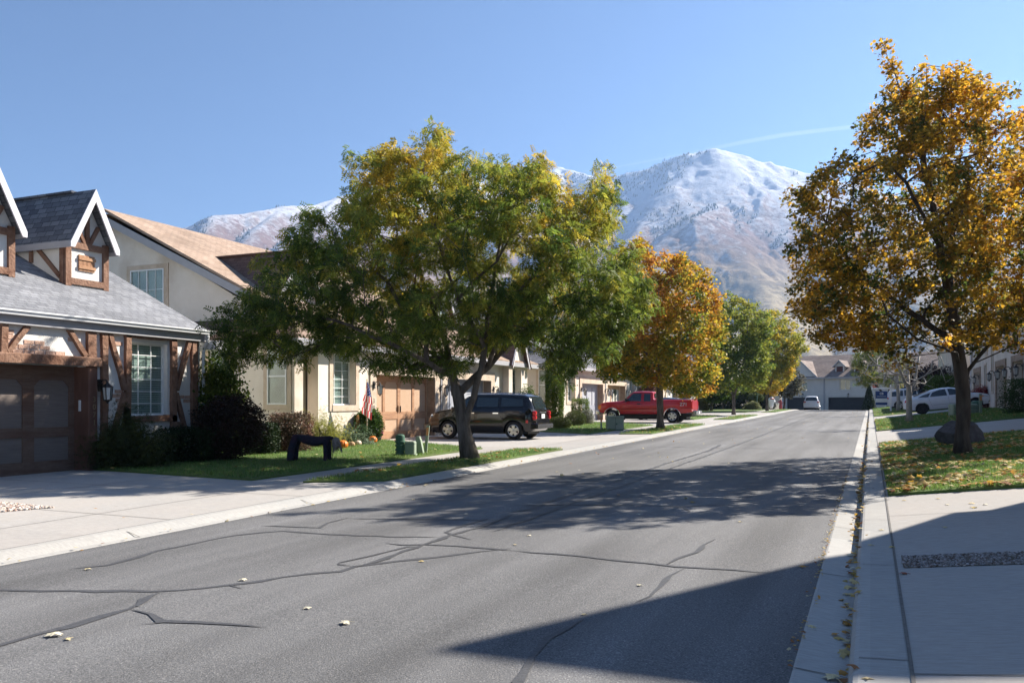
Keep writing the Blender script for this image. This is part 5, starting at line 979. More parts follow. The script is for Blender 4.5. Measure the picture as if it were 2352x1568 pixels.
# ---------------------------------------------------------------- twin houses of the left row
def twin(Y0, label, half, front_gable_b=True, zs=None):
    Ym = Y0+9.5; z0 = float(np.interp(Ym, YP, ZP)); zs = z0+.02; XF = -16.28; EZ = z0+3.16
    T = Thing("twin_house", label, "house", (XF, Ym, z0), 0, "twin houses along the left side of the street", True)
    W = MB(); Y1 = Y0+19.0; my = lambda a, b: tuple(sorted((2*Ym-a, 2*Ym-b)))
    tw = (Y0+1.98, Y0+3.3, z0+1.28, z0+3.02); ga = (Y0+4.6, Y0+8.95, zs-.3, z0+2.38)
    tb = (Y0+16.1, Y0+17.6, z0+.55, z0+3.05) if front_gable_b else (*my(tw[0], tw[1]), tw[2], tw[3]); gb = (*my(ga[0], ga[1]), ga[2], ga[3])
    for sgn in (0, 1):
        f = (lambda a, b: (a, b)) if sgn == 0 else my
        a = f(Y0, Y0+.42); wall_boxes(W, XF, a[0], a[1], z0-.3, EZ, [], 'X', .62); a = f(Y0+.42, Y0+1.3); wall_boxes(W, XF-.55, a[0], a[1], z0-.3, EZ, [], 'X', .3)
    wall_boxes(W, XF, Y0+1.2, Y1-1.2, z0-.3, EZ+.1, [tw, ga, gb, tb], 'X', .42)
    # end walls
    sw = [(-17.29, -16.55, z0+1.30, z0+3.06), (-19.67, -18.92, z0+1.30, z0+3.06)]
    wall_boxes(W, Y0, -23.5, XF-.62, z0-.3, EZ, [(-17.29, -16.92, z0+1.30, z0+3.06)] if False else [sw[1]], 'Y', .25, sgn=-1)
    wall_boxes(W, Y1, -23.5, XF-.62, z0-.3, EZ, [], 'Y', .25, sgn=1)
    YU = Y0+2.0; YV = Y1-2.0; RX, RZ = -26.3, z0+8.36
    for y, d in ((YU, .2), (YV, -.2)): W.prism([(XF-1.3, y, z0+3.0), (XF-1.3, y, EZ+.45), (RX, y, RZ-.14), (-35, y, RZ-.14-.5*8.7), (-35, y, z0-.2), (-23.5, y, z0-.2), (-23.5, y, z0+3.0)], (0, d, 0))
    W.box(-35, -34.8, YU+.2, YV-.2, z0-.2, RZ-4.6)
    wall = T.part("wall", W, half[0])
    ex, ez = -15.85, z0+3.38; R_ = MB(); P = lambda x, y: (x, y, ez+.5*(ex-x))
    yo = .45; hx = -17.6
    R_.prism([P(ex, YU-.35), P(ex, YV+.35), P(RX, YV+.35), P(RX, YU-.35)], (0, 0, -.10)); R_.prism([(RX-.002, YU-.35, RZ), (RX-.002, YV+.35, RZ), (-35.6, YV+.35, RZ-4.65), (-35.6, YU-.35, RZ-4.65)], (0, 0, -.10))
    for y, s in ((Y0-yo, 1), (Y1+yo, -1)):
        yy = YU-.352 if s > 0 else YV+.352; R_.prism([(ex, y, ez), (ex, yy, ez), (hx, yy, ez+.5*(ex-hx))], (0, 0, -.08))
    R_.bar((RX, YU-.3, RZ+.02), (RX, YV+.3, RZ+.02), .22, .05); T.part("roof", R_, half[2])
    S = MB(); rise = .5*(ex-hx)
    S.prism([(ex-.001, Y0-yo, ez-.001), (-23.9, Y0-yo, ez-.001), (-23.9, YU, ez+rise*.98), (hx-.001, YU-.352, ez+rise-.001)], (0, 0, -.08)); T.part("skirt_roof", S, half[3]); S = MB(); S.prism([(ex, Y1+yo, ez-.001), (-23.9, Y1+yo, ez-.001), (-23.9, YV, ez+rise*.98), (hx, YV+.352, ez+rise-.001)], (0, 0, -.08)); T.part("skirt_roof", S, half[3])
    F = MB(); F.box(ex-.03, ex+.012, Y0-yo, Y1+yo, ez-.26, ez-.06); F.box(-23.9, ex-.03, Y0-yo-.012, Y0-yo+.03, ez-.26, ez-.06); F.box(-23.9, ex-.03, Y1+yo-.03, Y1+yo+.012, ez-.26, ez-.06)
    for y in (YU-.36, YV+.33): F.prism([(hx, y, ez+rise-.04), (RX, y, RZ-.02), (RX, y, RZ-.30), (hx, y, ez+rise-.32)], (0, .03, 0)); F.prism([(-35.5, y, RZ-4.65), (RX, y, RZ-.02), (RX, y, RZ-.30), (-35.5, y, RZ-4.93)], (0, .03, 0))
    T.part("fascia", F, FASC)
    So = MB(); So.box(XF+.003, ex-.035, Y0-yo+.03, Y1+yo-.03, ez-.27, ez-.245); So.box(-23.8, XF-.01, Y0-yo+.03, Y0-.003, ez-.27, ez-.245); T.part("soffit", So, SOFF)
    G = MB(); G.tube([(-23.9, Y0+.9, 0), (-23.9, Y0+.9, .01)], .01) if False else None
    # dormers
    for k, yc in enumerate((Y0+3.9, 2*Ym-Y0-3.9)):
        XD = -19.2; w = 1.1; zr = z0+6.88; sl = 1.3; m = MB(); zw = zr-1.1*sl-.1; zf = z0+3.38+.5*(ex-XD)-.15
        m.prism([(XD, yc-w, zf), (XD, yc+w, zf), (XD, yc+w, zw), (XD, yc, zr-.12), (XD, yc-w, zw)], (-.15, 0, 0))
        for s in (-1, 1): y = yc+s*w; m.prism([(XD-.15, y, zf+.02), (XD-.15, y, zw), (XD-2*(zw-zf)-.1, y, zw)], (0, -s*.12, 0))
        D = T.part("dormer", m, half[0]); q = MB(); wo = 1.28
        for s in (-1, 1):
            ze = zr-wo*sl; xr = ex-(zr-ez)/.5; xe = ex-(ze-ez)/.5; q.prism([(XD+.3, yc+s*wo, ze), (XD+.3, yc, zr), (xr-.1, yc, zr), (xe-.1, yc+s*wo, ze)], (0, 0, -.08))
        q.bar((XD+.1, yc, zr+.02), (-23.3, yc, zr+.02), .2, .05); T.part("dormer_roof", q, half[4], D)
        f = MB()
        for s in (-1, 1):
            ze = zr-wo*sl; f.prism([(XD+.28, yc+s*wo, ze-.02), (XD+.28, yc, zr-.0), (XD+.28, yc, zr-.26), (XD+.28, yc+s*wo, ze-.26)], (.035, 0, 0)); y0 = yc+s*(wo-.01); f.box(-22.5, XD+.28, min(y0, y0+s*.025), max(y0, y0+s*.025), ze-.24, ze-.075)
        T.part("fascia", f, FASC, D)
        window(T, D, 'X', XD+.055, yc-.45, yc+.45, zf+.35, zf+1.15, 2, 2, recess=.0, back='dark')
    if front_gable_b:
        yc = (tb[0]+tb[1])/2; m = MB(); zg = ez+1.9; m.prism([(XF+.32, yc-1.0, z0-.2), (XF+.32, yc-.56, z0-.2), (XF+.32, yc-.56, z0+3.05), (XF+.32, yc+.56, z0+3.05), (XF+.32, yc+.56, z0-.2), (XF+.32, yc+1.0, z0-.2), (XF+.32, yc+1.0, ez+.05), (XF+.32, yc, zg-.1), (XF+.32, yc-1.0, ez+.05)], (-.315, 0, 0)); gm = T.part("gabled_bay", m, half[0])
        q = MB()
        for s in (-1, 1): q.prism([(XF+.55, yc+s*1.2, ez-.25), (XF+.55, yc, zg), (ex-3.8, yc, zg), (ex+.2, yc+s*1.2, ez-.25)], (0, 0, -.09))
        T.part("gable_roof", q, half[4], gm); f = MB()
        for s in (-1, 1): f.prism([(XF+.551, yc+s*1.21, ez-.27), (XF+.551, yc, zg+.01), (XF+.551, yc, zg-.26), (XF+.551, yc+s*1.05, ez-.36)], (.035, 0, 0))
        T.part("rake_board", f, FASW, gm)
    # doors, windows, stone
    panel_door(T, 'X', XF, ga[0], ga[1], zs-.02, ga[3], half[5], half[6], 4, .34); panel_door(T, 'X', XF, gb[0], gb[1], zs-.02, gb[3], half[7], half[8], 4, .38)
    window(T, T.o, 'X', XF, *tw, 3 if not front_gable_b else 3, 6, surround=half[1], sw=.2, recess=.22); window(T, T.o, 'X', XF+(.12 if front_gable_b else 0), *tb, 3, 7 if front_gable_b else 6, surround=None, recess=.16)
    window(T, T.o, 'Y', Y0, sw[1][0], sw[1][1], sw[1][2], sw[1][3], 1, 1, -1, split='h', surround=half[1], sw=.16, recess=.05)
    # second end window sits on the pier beside the corner
    window(T, T.o, 'Y', Y0, sw[0][0]+.001, sw[0][1], sw[0][2], sw[0][3], 1, 1, -1, split='h', surround=half[1], sw=.16, recess=-.06)
    window(T, T.o, 'Y', YU, -25.26, -23.62, z0+4.75, z0+6.25, 4, 2, -1, split='v', surround=half[1], sw=.2, recess=-.06, back='blind')
    for o in (ga, gb):
        s = MB(); s.box(XF+.0, XF+.05, o[0]-.42, o[0]-.02, z0-.2, o[3]+.38); s.box(XF, XF+.05, o[1]+.02, o[1]+.42, z0-.2, o[3]+.38); s.box(XF, XF+.05, o[0]-.02, o[1]+.02, o[3], o[3]+.38); T.part("door_surround", s, half[1])
        s = MB(); s.box(XF-.33, XF+.02, o[1]-.002, o[1]+.02, z0-.2, o[3]); T.part("door_jamb", s, STONED)
    for y in (ga[0]-.22, ga[1]+.45, gb[0]-.02, gb[1]+.25): lantern(T, XF+.06, y, z0+2.02, (1, 0), 1.15)
    for y in (Y0+.95, Y1-.95, ga[1]+.52): downspout(T, XF-.54 if y != ga[1]+.52 else XF+.005, y, z0, EZ, FASC)
    return T, XF, ga, z0
cream = (STUC_B, STONE, SH_TAN, SH_BRN2, SH_BRN_SHADE, DOORL, DOORLP)
GRYD = M("grey_blue_door", (.26, .27, .31), (.33, .34, .38), scale=8, rough=.6, stretch=(1, 1, 4)); GRYP = M("grey_blue_panel", (.34, .35, .38), (.42, .43, .46), scale=8, rough=.6)
REDD = M("oxblood_door", (.20, .06, .04), (.27, .09, .06), scale=8, rough=.6); REDP = M("oxblood_panel", (.24, .085, .06), (.30, .12, .09), scale=8, rough=.6)
T, XF, ga, z0 = twin(21.0, "cream stucco twin house with tan roof and brown wooden garage door, beside the tudor house", cream+(GRYD, GRYP))
text_part(T, "3\n0\n7\n5", .24, (XF+.056, ga[0]-.20, z0+1.06), (R(90), 0, R(90)), M("number_grey", (.30, .27, .24), (.24, .21, .18), scale=40, rough=.6))
SH_G2 = shingle("slate_grey_shingle", (.15, .15, .165), (.24, .24, .26)); SH_G3 = shingle("slate_grey_shingle_cross", (.13, .13, .145), (.20, .20, .22), 'X', 1.3)
T2, XF2, ga2, z2 = twin(44.2, "pale stucco twin house with grey roof behind the red pickup", (STUC_G, STONE, SH_G2, SH_G3, SH_G3, GRYD, GRYP, DOORLP, CURT), False)
twin(67.4, "third twin house down the left row, with oxblood garage doors", (STUC_G, STONE, SH_TAN, SH_BRN2, SH_BRN_SHADE, CURT, WHITE, REDD, REDP), False)
# wreath on the dark garage recess of the second house
wr = MB(); rg = np.random.default_rng(1); c = onX(1410, 902, -16.63); n = 500; a = rg.uniform(0, 6.28, n); rr = .17+rg.normal(0, .035, n)
P = np.column_stack([np.full(n, c.x+.06)+rg.uniform(0, .08, n), c.y+rr*np.cos(a), c.z+rr*np.sin(a)]); n2 = 160; P2 = np.column_stack([c.x+.06+rg.uniform(0, .06, n2), c.y+rg.normal(0, .04, n2), c.z-.2-rg.random(n2)*.6])
P = np.concatenate([P, P2]); solo("wreath", inst_mesh("wreath", OVAL[0], OVAL[1], P-np.array(c), rotmats(rg, len(P)), rg.uniform(.05, .08, len(P)), leafcols(rg, P, [(.02, .04, .03), (.05, .09, .07)], 2), LEAFD), "dark green wreath with a hanging tail on the garage door behind the pickup's bonnet", "wreath", loc=c)
# ---------------------------------------------------------------- the building across the far end
def end_house():
    c = atZ(1915, 925, 113); zb = .40; ang = R(-17); T = Thing("row_house", "grey house across the street's end with two dark garage doors and two small dormers", "house", (c.x, c.y, zb), ang)
    # local x to the right along the facade, y into the building
    L0, L1, H = -7.2, 14.5, 4.65; g1, g2 = (-6.5, -2.1, -.2, 1.95), (-.75, 4.0, -.2, 1.95); w1, w2 = (-5.0, -3.65, 2.85, 4.15), (.8, 2.2, 2.95, 4.3)
    m = MB(); wall_boxes(m, 0, L0, L1, -.5, H, [g1, g2, w1, w2], 'Y', .3, sgn=-1); m.box(L0, L0+.25, .3, 10, -.5, H); m.box(L1-.25, L1, .3, 10, -.5, H); m.prism([(-6.55, -.25, H+.12), (-2.35, -.25, H+.12), (-4.45, -.25, H+2.2)], (0, .25, 0)); T.part("wall", m, STUC_E)
    r = MB(); r.prism([(L0-.5, -.5, H+.05), (L1+.4, -.5, H+.05), (L1+.4, 6, H+3.35), (L0-.5, 6, H+3.35)], (0, 0, -.12)); r.prism([(L0-.5, 12.3, H+.05), (L1+.4, 12.3, H+.05), (L1+.4, 6.002, H+3.35), (L0-.5, 6.002, H+3.35)], (0, 0, -.12))
    for s in (-1, 1): r.prism([(-4.45+s*2.5, -.42, H+.0), (-4.45, -.42, H+2.45), (-4.45, 4.4, H+2.45), (-4.45+s*2.5, .1, H+.0)], (0, 0, -.12))
    T.part("roof", r, SH_FAR)
    f = MB(); f.box(L0-.5, L1+.4, -.53, -.49, H-.18, H+.02)
    for s in (-1, 1): f.prism([(-4.45+s*2.55, -.46, H-.04), (-4.45, -.46, H+2.47), (-4.45, -.46, H+2.2), (-4.45+s*2.25, -.46, H-.06)], (0, .035, 0))
    T.part("fascia", f, FASC); d = MB(); d.box(-1.35, -1.2, -.09, .0, -.3, H-.15); T.part("downspout", d, FASC)
    for g in (g1, g2):
        q = MB(); q.box(g[0], g[1], .2, .26, -.2, g[3]); D = T.part("garage_door", q, M("dark_garage", (.022, .024, .032), (.035, .035, .042), scale=4, rough=.6)); q = MB(); [q.box(g[0]+.05, g[1]-.05, .18, .2, z, z+.02) for z in (.3, .8, 1.3, 1.75)]; T.part("door_rail", q, BLKP, D)
        s = MB(); s.box(g[0]-.3, g[0], -.03, 0, -.3, g[3]+.25); s.box(g[1], g[1]+.3, -.03, 0, -.3, g[3]+.25); s.box(g[0], g[1], -.03, 0, g[3], g[3]+.25); T.part("door_surround", s, SOFF, D)
    window(T, T.o, 'Y', 0, *w1, 6, 3, -1, back='dark', split='v', surround=SOFF, sw=.16); window(T, T.o, 'Y', 0, *w2, 1, 1, -1, back='window_backing', split='v', surround=SOFF, sw=.16)
    lantern(T, -4.2, -.01, 2.4, (0, -1), 1.2); lantern(T, 1.95, -.01, 2.4, (0, -1), 1.2)
    for x in (.45, 2.95):
        y0 = 1.0; m = MB(); z1 = H+.70; m.box(x-.58, x+.58, y0, y0+.15, z1-.25, z1+.95); m.prism([(x-.58, y0, z1+.95), (x+.58, y0, z1+.95), (x, y0, z1+1.5)], (0, .15, 0)); m.box(x-.58, x-.45, y0+.15, 3.0, z1, z1+.95); m.box(x+.45, x+.58, y0+.15, 3.0, z1, z1+.95); D = T.part("dormer", m, STUC_E)
        q = MB()
        for s in (-1, 1): q.prism([(x+s*.9, y0-.3, z1+.78), (x, y0-.3, z1+1.68), (x, 4.4, z1+1.68), (x+s*.9, 2.8, z1+.78)], (0, 0, -.1))
        T.part("dormer_roof", q, SH_FAR, D); T.part("rake_board", MB().prism([(x-.92, y0-.33, z1+.75), (x, y0-.33, z1+1.69), (x+.92, y0-.33, z1+.75), (x+.78, y0-.33, z1+.68), (x, y0-.33, z1+1.48), (x-.78, y0-.33, z1+.68)], (0, .03, 0)), FASC, D)
        T.part("shutter", MB().box(x-.42, x+.42, y0-.03, y0-.003, z1-.10, z1+.80), M("maroon_shutter", (.09, .035, .03), (.12, .05, .04), scale=8), D)
end_house()
for nm, (px, Zd), w, h, lb in (("house", (1995, 140), 9, 8.3, "dark roofed house peeking over the ridge of the end building"), ("house", (1900, 150), 7, 7.7, "small gable with white trim peeking over the end building, left of the dark roof")):
    c = atZ(px, 925, Zd); T = Thing(nm, lb, "house", (c.x, c.y, .4), R(-17)); pk = .4 if px > 1950 else .3
    hh = h-.4; T.part("wall", MB().prism([(-w/2, 0, -.3), (w/2, 0, -.3), (w/2, 0, hh-w*pk), (0, 0, hh), (-w/2, 0, hh-w*pk)], (0, 8, 0)), STUC_E)
    q = MB(); [q.prism([(s*(w/2+.4), -.4, hh-w*pk-.2), (0, -.4, hh+.2), (0, 8.4, hh+.2), (s*(w/2+.4), 8.4, hh-w*pk-.2)], (0, 0, -.15)) for s in (-1, 1)]; T.part("roof", q, SH_FAR if px < 1950 else SH_GREY)
    T.part("window", MB().box(-.6, .6, -.04, -.003, hh-2.6, hh-1.3), DARKIN)
    if px < 1950: T.part("rake_board", MB().prism([(-w/2-.4, -.46, hh-w*pk-.25), (0, -.46, hh+.2), (w/2+.4, -.46, hh-w*pk-.25), (w/2+.1, -.46, hh-w*pk-.35), (0, -.46, hh-.15), (-w/2-.1, -.46, hh-w*pk-.35)], (0, .04, 0)), FASW)
# ---------------------------------------------------------------- right hand row
def rowhouse(Ya, Yb, label, doors, wins, EZ=5.6, XF=6.45, stones=True, hide=0):
    Ym = (Ya+Yb)/2; z0 = float(gz(XF, Ym)); T = Thing("twin_house", label, "house", (XF, Ym, z0), 0, "twin houses along the right side of the street", True); W = MB()
    op = [(a, b, z0-.3, z0+2.3) for a, b in doors]+[(a, b, z0+c, z0+d) for a, b, c, d in wins]
    wall_boxes(W, XF, Ya, Yb, z0-.6, z0+EZ, op, 'X', .4, sgn=-1); W.box(XF+.4, 16, Ya, Ya+.25, z0-.6, z0+EZ); W.box(XF+.4, 16, Yb-.25, Yb, z0-.6, z0+EZ); W.box(15.75, 16, Ya+.25, Yb-.25, z0-.6, z0+EZ)
    for y in (Ya, Yb-.2): W.prism([(XF, y, z0+EZ+.001), (16, y, z0+EZ+.001), (11.2, y, z0+EZ+2.3)], (0, .2, 0))
    T.part("wall", W, STUC_G)
    q = MB(); q.prism([(XF-.45, Ya-.4, z0+EZ-.05), (XF-.45, Yb+.4, z0+EZ-.05), (11.2, Yb+.4, z0+EZ+2.5), (11.2, Ya-.4, z0+EZ+2.5)], (0, 0, -.12)); q.prism([(16.45, Ya-.4, z0+EZ-.05), (16.45, Yb+.4, z0+EZ-.05), (11.202, Yb+.4, z0+EZ+2.5), (11.202, Ya-.4, z0+EZ+2.5)], (0, 0, -.12)); T.part("roof", q, SH_BRN_SHADE)
    T.part("fascia", MB().box(XF-.48, XF-.44, Ya-.4, Yb+.4, z0+EZ-.33, z0+EZ-.10), FASC)
    for a, b in doors:
        panel_door(T, 'X', XF, a, b, z0-.05, z0+2.3, DOORW, DOORP, 4, .34, sgn=-1)
        s = MB()
        for k in range(7):
            z = z0-.3+k*.42; s.box(XF-.07, XF, a-.5, a-.02, z, z+.405); s.box(XF-.07, XF, b+.02, b+.5, z, z+.405)
        s.box(XF-.07, XF, a-.02, b+.02, z0+2.31, z0+2.62); T.part("door_surround", s, STONED)
        for y in (a-.25, b+.25): lantern(T, XF-.08, y, z0+2.0, (-1, 0), 1.3)
    for w in wins: window(T, T.o, 'X', XF, w[0], w[1], z0+w[2], z0+w[3], 2, 4, sgn=-1, surround=STONE, sw=.15)
    sh = MB(); 
    for k, y in enumerate((Ya+.6, Yb-.6)): downspout(T, XF-.09, y, z0, z0+EZ-.3, FASW)
    return T
rowhouse(25.5, 41.0, "stone trimmed twin house at the right, outside the frame beyond the hedge", [(29, 32.2), (34.5, 37.7)], [(26.5, 27.6, .9, 2.4), (38.6, 39.8, .9, 2.4)])
rowhouse(43.0, 66.4, "stone trimmed twin house with brown plank garage doors behind the white saloon", [(44.2, 47.2), (50.1, 53.0), (60.9, 63.6)], [(54.6, 55.3, 1.0, 3.6), (57.6, 58.5, .9, 2.6), (48.4, 49.0, 3.2, 4.6), (57.2, 58.2, 3.3, 4.7)])
T = rowhouse(72.0, 96.0, "farther house of the right row, with brown louvred shutters and white trim", [(76, 79), (84, 87)], [(73.2, 74.2, 3.0, 4.8), (80.5, 81.5, .9, 2.6), (90, 91, .9, 2.6)])
z0 = T.loc[2]; s = MB(); [s.box(6.38, 6.44, y, y+.5, z0+2.9, z0+4.9) for y in (72.5, 74.4)]; T.part("shutter", s, DOORW)
# the house whose steep gable throws the foreground shadow, just out of the frame
def near_house():
    XF = 6.0; AY, AZ = 15.65, 9.95; T = Thing("gabled_house", "steep gabled house just outside the right edge, casting the foreground roof shadow", "house", (XF, 12, .85), 0, None, True); m = MB()
    yb, ya = AY+1.85, AY-5.0; m.prism([(XF, ya, .3), (XF, yb, .3), (XF, yb, AZ-3.7), (XF, AY, AZ-.05), (XF, ya, AZ-5.0)], (9, 0, 0)); m.box(XF+.3, 15, -14, ya-.002, .2, 5.2); T.part("wall", m, STUC_B)
    q = MB(); q.prism([(XF-.3, AY, AZ), (XF-.3, yb+.08, AZ-3.86), (15.3, yb+.08, AZ-3.86), (15.3, AY, AZ)], (0, -.12, .0)); q.prism([(XF-.3, AY-.001, AZ), (XF-.3, ya-.3, AZ-5.3), (15.3, ya-.3, AZ-5.3), (15.3, AY-.001, AZ)], (0, 0, -.14)); T.part("roof", q, SH_GREYX)
    q = MB(); q.prism([(XF-.1, ya-.32, 5.1), (XF-.1, -14.4, 5.1), (10.8, -14.4, 7.4), (10.8, ya-.32, 7.4)], (0, 0, -.12)); q.prism([(15.4, ya-.32, 5.1), (15.4, -14.4, 5.1), (10.802, -14.4, 7.4), (10.802, ya-.32, 7.4)], (0, 0, -.12)); T.part("wing_roof", q, SH_GREY)
    s = MB(); s.box(XF-.03, XF-.002, 14.9, 16.1, 3.6, 5.2); T.part("window", s, CARGL); s = MB(); s.box(XF+.25, XF+.298, -2, 7, .4, 3.2); T.part("garage_door", s, DOORW)
near_house()
# ================================================================ VEHICLES
def pl(x, P): return float(np.interp(x, [p[0] for p in P], [p[1] for p in P]))
class Car:
    """body lofted along x (front = +x, nose at x=L/2); profiles give the top line, the belt line, the half width at the belt and at the roof"""
    def __init__(s, name, label, cat, loc, rz, pitch, spec):
        s.T = Thing(name, label, cat, loc, rz); s.T.o.rotation_euler = (0, pitch, rz); s.s = spec; s.build()
    def zlow(s, x):
        S = s.s; z = pl(x, S['sill'])
        for wx in S['wheels']:
            d = abs(x-wx)
            if d < S['arch']: z = max(z, S['r']+math.sqrt(S['arch']**2-d*d)*.98)
        return z
    def half(s, x, z):
        """half width of the side surface at height z"""
        S = s.s; w = pl(x, S['width']); belt = pl(x, S['belt']); top = pl(x, S['top']); wr = pl(x, S['roofw'])
        if z <= belt: t = (z-S['sill'][0][1])/(belt-S['sill'][0][1]); return w*(1-.055*abs(t-.45)**1.6*2.2)
        t = min(1, (z-belt)/max(.05, top-belt)); wb = w*(1-.055*.55**1.6*2.2); return wb+(wr-wb)*t**1.15
    def build(s):
        S = s.s; T = s.T; L = S['L']; n = 120; xs = np.linspace(-L/2, L/2, n); xs = np.sort(np.concatenate([xs]+[[wx+S['arch']*k for k in (-1.0, -.999, -.98, -.93, .93, .98, .999, 1.0)] for wx in S['wheels']])); V = []; K = 15
        for x in xs:
            zl = s.zlow(x); top = pl(x, S['top']); belt = min(pl(x, S['belt']), top-.01); row = []
            row.append((0, zl)); row.append((s.half(x, zl)-.06, zl)); row.append((s.half(x, zl+.015)-.012, zl+.004))
            for k in range(1, 5):
                z = zl+(belt-zl)*k/4; row.append((s.half(x, z), z))
            hb = s.half(x, belt); gl = top-belt
            if gl > .12:
                for t in (.05, .35, .7, .93): z = belt+gl*t*.96; row.append((s.half(x, z)-.012, z))
                wr = pl(x, S['roofw']); row += [(wr*.93-.01, top-.012), (wr*.75, top+.004), (wr*.4, top+.016), (0, top+.02)]
            else:
                for t in (.25, .5, .75, .95): a = t*math.pi/2; row.append((hb-.13*(1-math.cos(a)) , belt+gl*math.sin(a)))
                row += [(hb*.78, top+.006), (hb*.5, top+.014), (hb*.25, top+.018), (0, top+.02)]
            V.append(row)
        m = MB(); K = len(V[0]); nX = len(xs)
        for sg in (1, -1):
            b = len(m.v)
            for x, row in zip(xs, V):
                for y, z in row: m.v.append((x, sg*y, z))
            for i in range(nX-1):
                for k in range(K-1): f = (b+i*K+k, b+(i+1)*K+k, b+(i+1)*K+k+1, b+i*K+k+1); m.f.append(f if sg < 0 else f[::-1])
            for i in (0, nX-1):
                f = tuple(b+i*K+k for k in range(K)); m.f.append(f if (sg < 0) == (i == 0) else f[::-1])
        o = T.part("body", m, S['paint'], smooth=True); s.body = o
        try:
            md = o.modifiers.new("weld", 'WELD'); md.merge_threshold = .002; e = o.modifiers.new("edges", 'EDGE_SPLIT'); e.split_angle = R(38)
        except Exception: pass
        for wx in S['wheels']:
            for sg in (-1, 1): s.wheel(wx, sg)
            m = MB(); m.box(wx-S['arch']*.85, wx+S['arch']*.85, -S['width'][3][1]*.55, S['width'][3][1]*.55, .24, S['r']+S['arch']*.5); T.part("axle", m, BLKP)
        m = MB(); m.box(-L/2+.35, L/2-.35, -.55, .55, .20, .34); T.part("chassis", m, BLKP)
    def wheel(s, wx, sg):
        S = s.s; r = S['r']; w = .105; y = sg*(pl(wx, S['width'])-.125); T = s.T
        pr = [(r*.60, -w), (r*.90, -w*1.0), (r*.97, -w*.75), (r, -w*.4), (r, w*.4), (r*.97, w*.75), (r*.90, w), (r*.60, w), (r*.58, 0), (r*.60, -w)]
        t = MB().lathe(pr, (0, 0, 0), 36, 'Y', cap=False); me = t.mesh("tyre", RUB, smooth=False); tn = link(bpy.data.objects.new("wheel", me), T.o); tn.location = (wx, y, r)
        k = MB(); rim = S.get('rim', ALLOY); face = sg*w*1.05
        k.lathe([(r*.62, face-.02), (r*.66, face), (r*.62, face+.012*sg), (r*.57, face), (r*.62, face-.02)], (0, 0, 0), 36, 'Y', cap=False); k.lathe([(r*.12, face-.03), (r*.14, face+.004*sg), (r*.05, face+.012*sg)], (0, 0, 0), 16, 'Y')
        ns = S.get('spokes', 5)
        for i in range(ns):
            a = 2*math.pi*i/ns+.3; ca, sa = math.cos(a), math.sin(a); p = lambda rr, t, dy: (rr*ca-t*sa, face+dy, rr*sa+t*ca)
            w0, w1 = S.get('spw', (.05, .075)); k.prism([p(r*.10, -w0, 0), p(r*.62, -w1, -.004), p(r*.62, w1, -.004), p(r*.10, w0, 0)], (0, -sg*.03, 0))
        T.part("rim", k, rim, tn)
        d = MB().lathe([(r*.59, face-sg*.075), (r*.59, face-sg*.065)], (0, 0, 0), 24, 'Y'); T.part("brake_disc", d, BLKP, tn)
    def side(s, name, poly, mat, out=.006, both=True, parent=None, thick=.0, rad=0):
        """a panel following the car's side: poly in (x, z)"""
        for sg in ((1, -1) if both else (both,)):
            m = MB(); P = np.array(poly, float); c = P.mean(0); pts = []
            n = len(P)
            for i in range(n):
                a, b = P[i], P[(i+1) % n]; 
                for k in range(4): pts.append(a+(b-a)*k/4)
            rings = [[c+(p-c)*t for p in pts] for t in (1, .66, .33)]; N = len(pts)
            for rg_ in rings:
                for p in rg_: m.v.append((p[0], sg*(s.half(p[0], p[1])+out), p[1]))
            m.v.append((c[0], sg*(s.half(c[0], c[1])+out), c[1]))
            for j in range(2):
                for k in range(N): f = (j*N+k, j*N+(k+1) % N, (j+1)*N+(k+1) % N, (j+1)*N+k); m.f.append(f if sg < 0 else f[::-1])
            for k in range(N): f = (2*N+k, 2*N+(k+1) % N, 3*N); m.f.append(f if sg < 0 else f[::-1])
            b = len(m.v)
            for p in rings[0]: m.v.append((p[0], sg*(s.half(p[0], p[1])-.012), p[1]))
            for k in range(N): f = (k, (k+1) % N, b+(k+1) % N, b+k); m.f.append(f[::-1] if sg < 0 else f)
            s.T.part(name, m, mat, parent or s.body)
    def seam(s, pts, w=.007):
        for sg in (1, -1):
            m = MB(); P = []
            for a, b in zip(pts[:-1], pts[1:]):
                for k in range(6): P.append((a[0]+(b[0]-a[0])*k/6, a[1]+(b[1]-a[1])*k/6))
            P.append(pts[-1]); m.tube([(x, sg*(s.half(x, z)-.0005), z) for x, z in P], w*.5, 4); s.T.part("door_seam", m, BLKP, s.body)
    def across(s, name, pts, mat, parent=None, out=.006, ky=1.0):
        """glass or panel across the car following the top line: pts (x, z, half width)"""
        m = MB(); n = len(pts)
        for x, z, h in pts:
            for t in np.linspace(-1, 1, 9): m.v.append((x+out*(1 if x > 0 else -1), t*h, z+out+.018*(1-t*t)))
        for i in range(n-1):
            for k in range(8): m.f.append((i*9+k, i*9+k+1, (i+1)*9+k+1, (i+1)*9+k))
        return s.T.part(name, m, mat, parent or s.body, smooth=True)
PB = paint_mat("black_paint", (.006, .006, .008)); PR = paint_mat("red_paint", (.42, .014, .018), .3); PW = paint_mat("white_paint", (.62, .63, .66), .3)
def ground_pose(xr, xf, y):
    """rear and front axle x on a lot -> midpoint, pitch"""
    zr, zf = float(gz(xr, y))+.013, float(gz(xf, y))+.013; return zr, zf
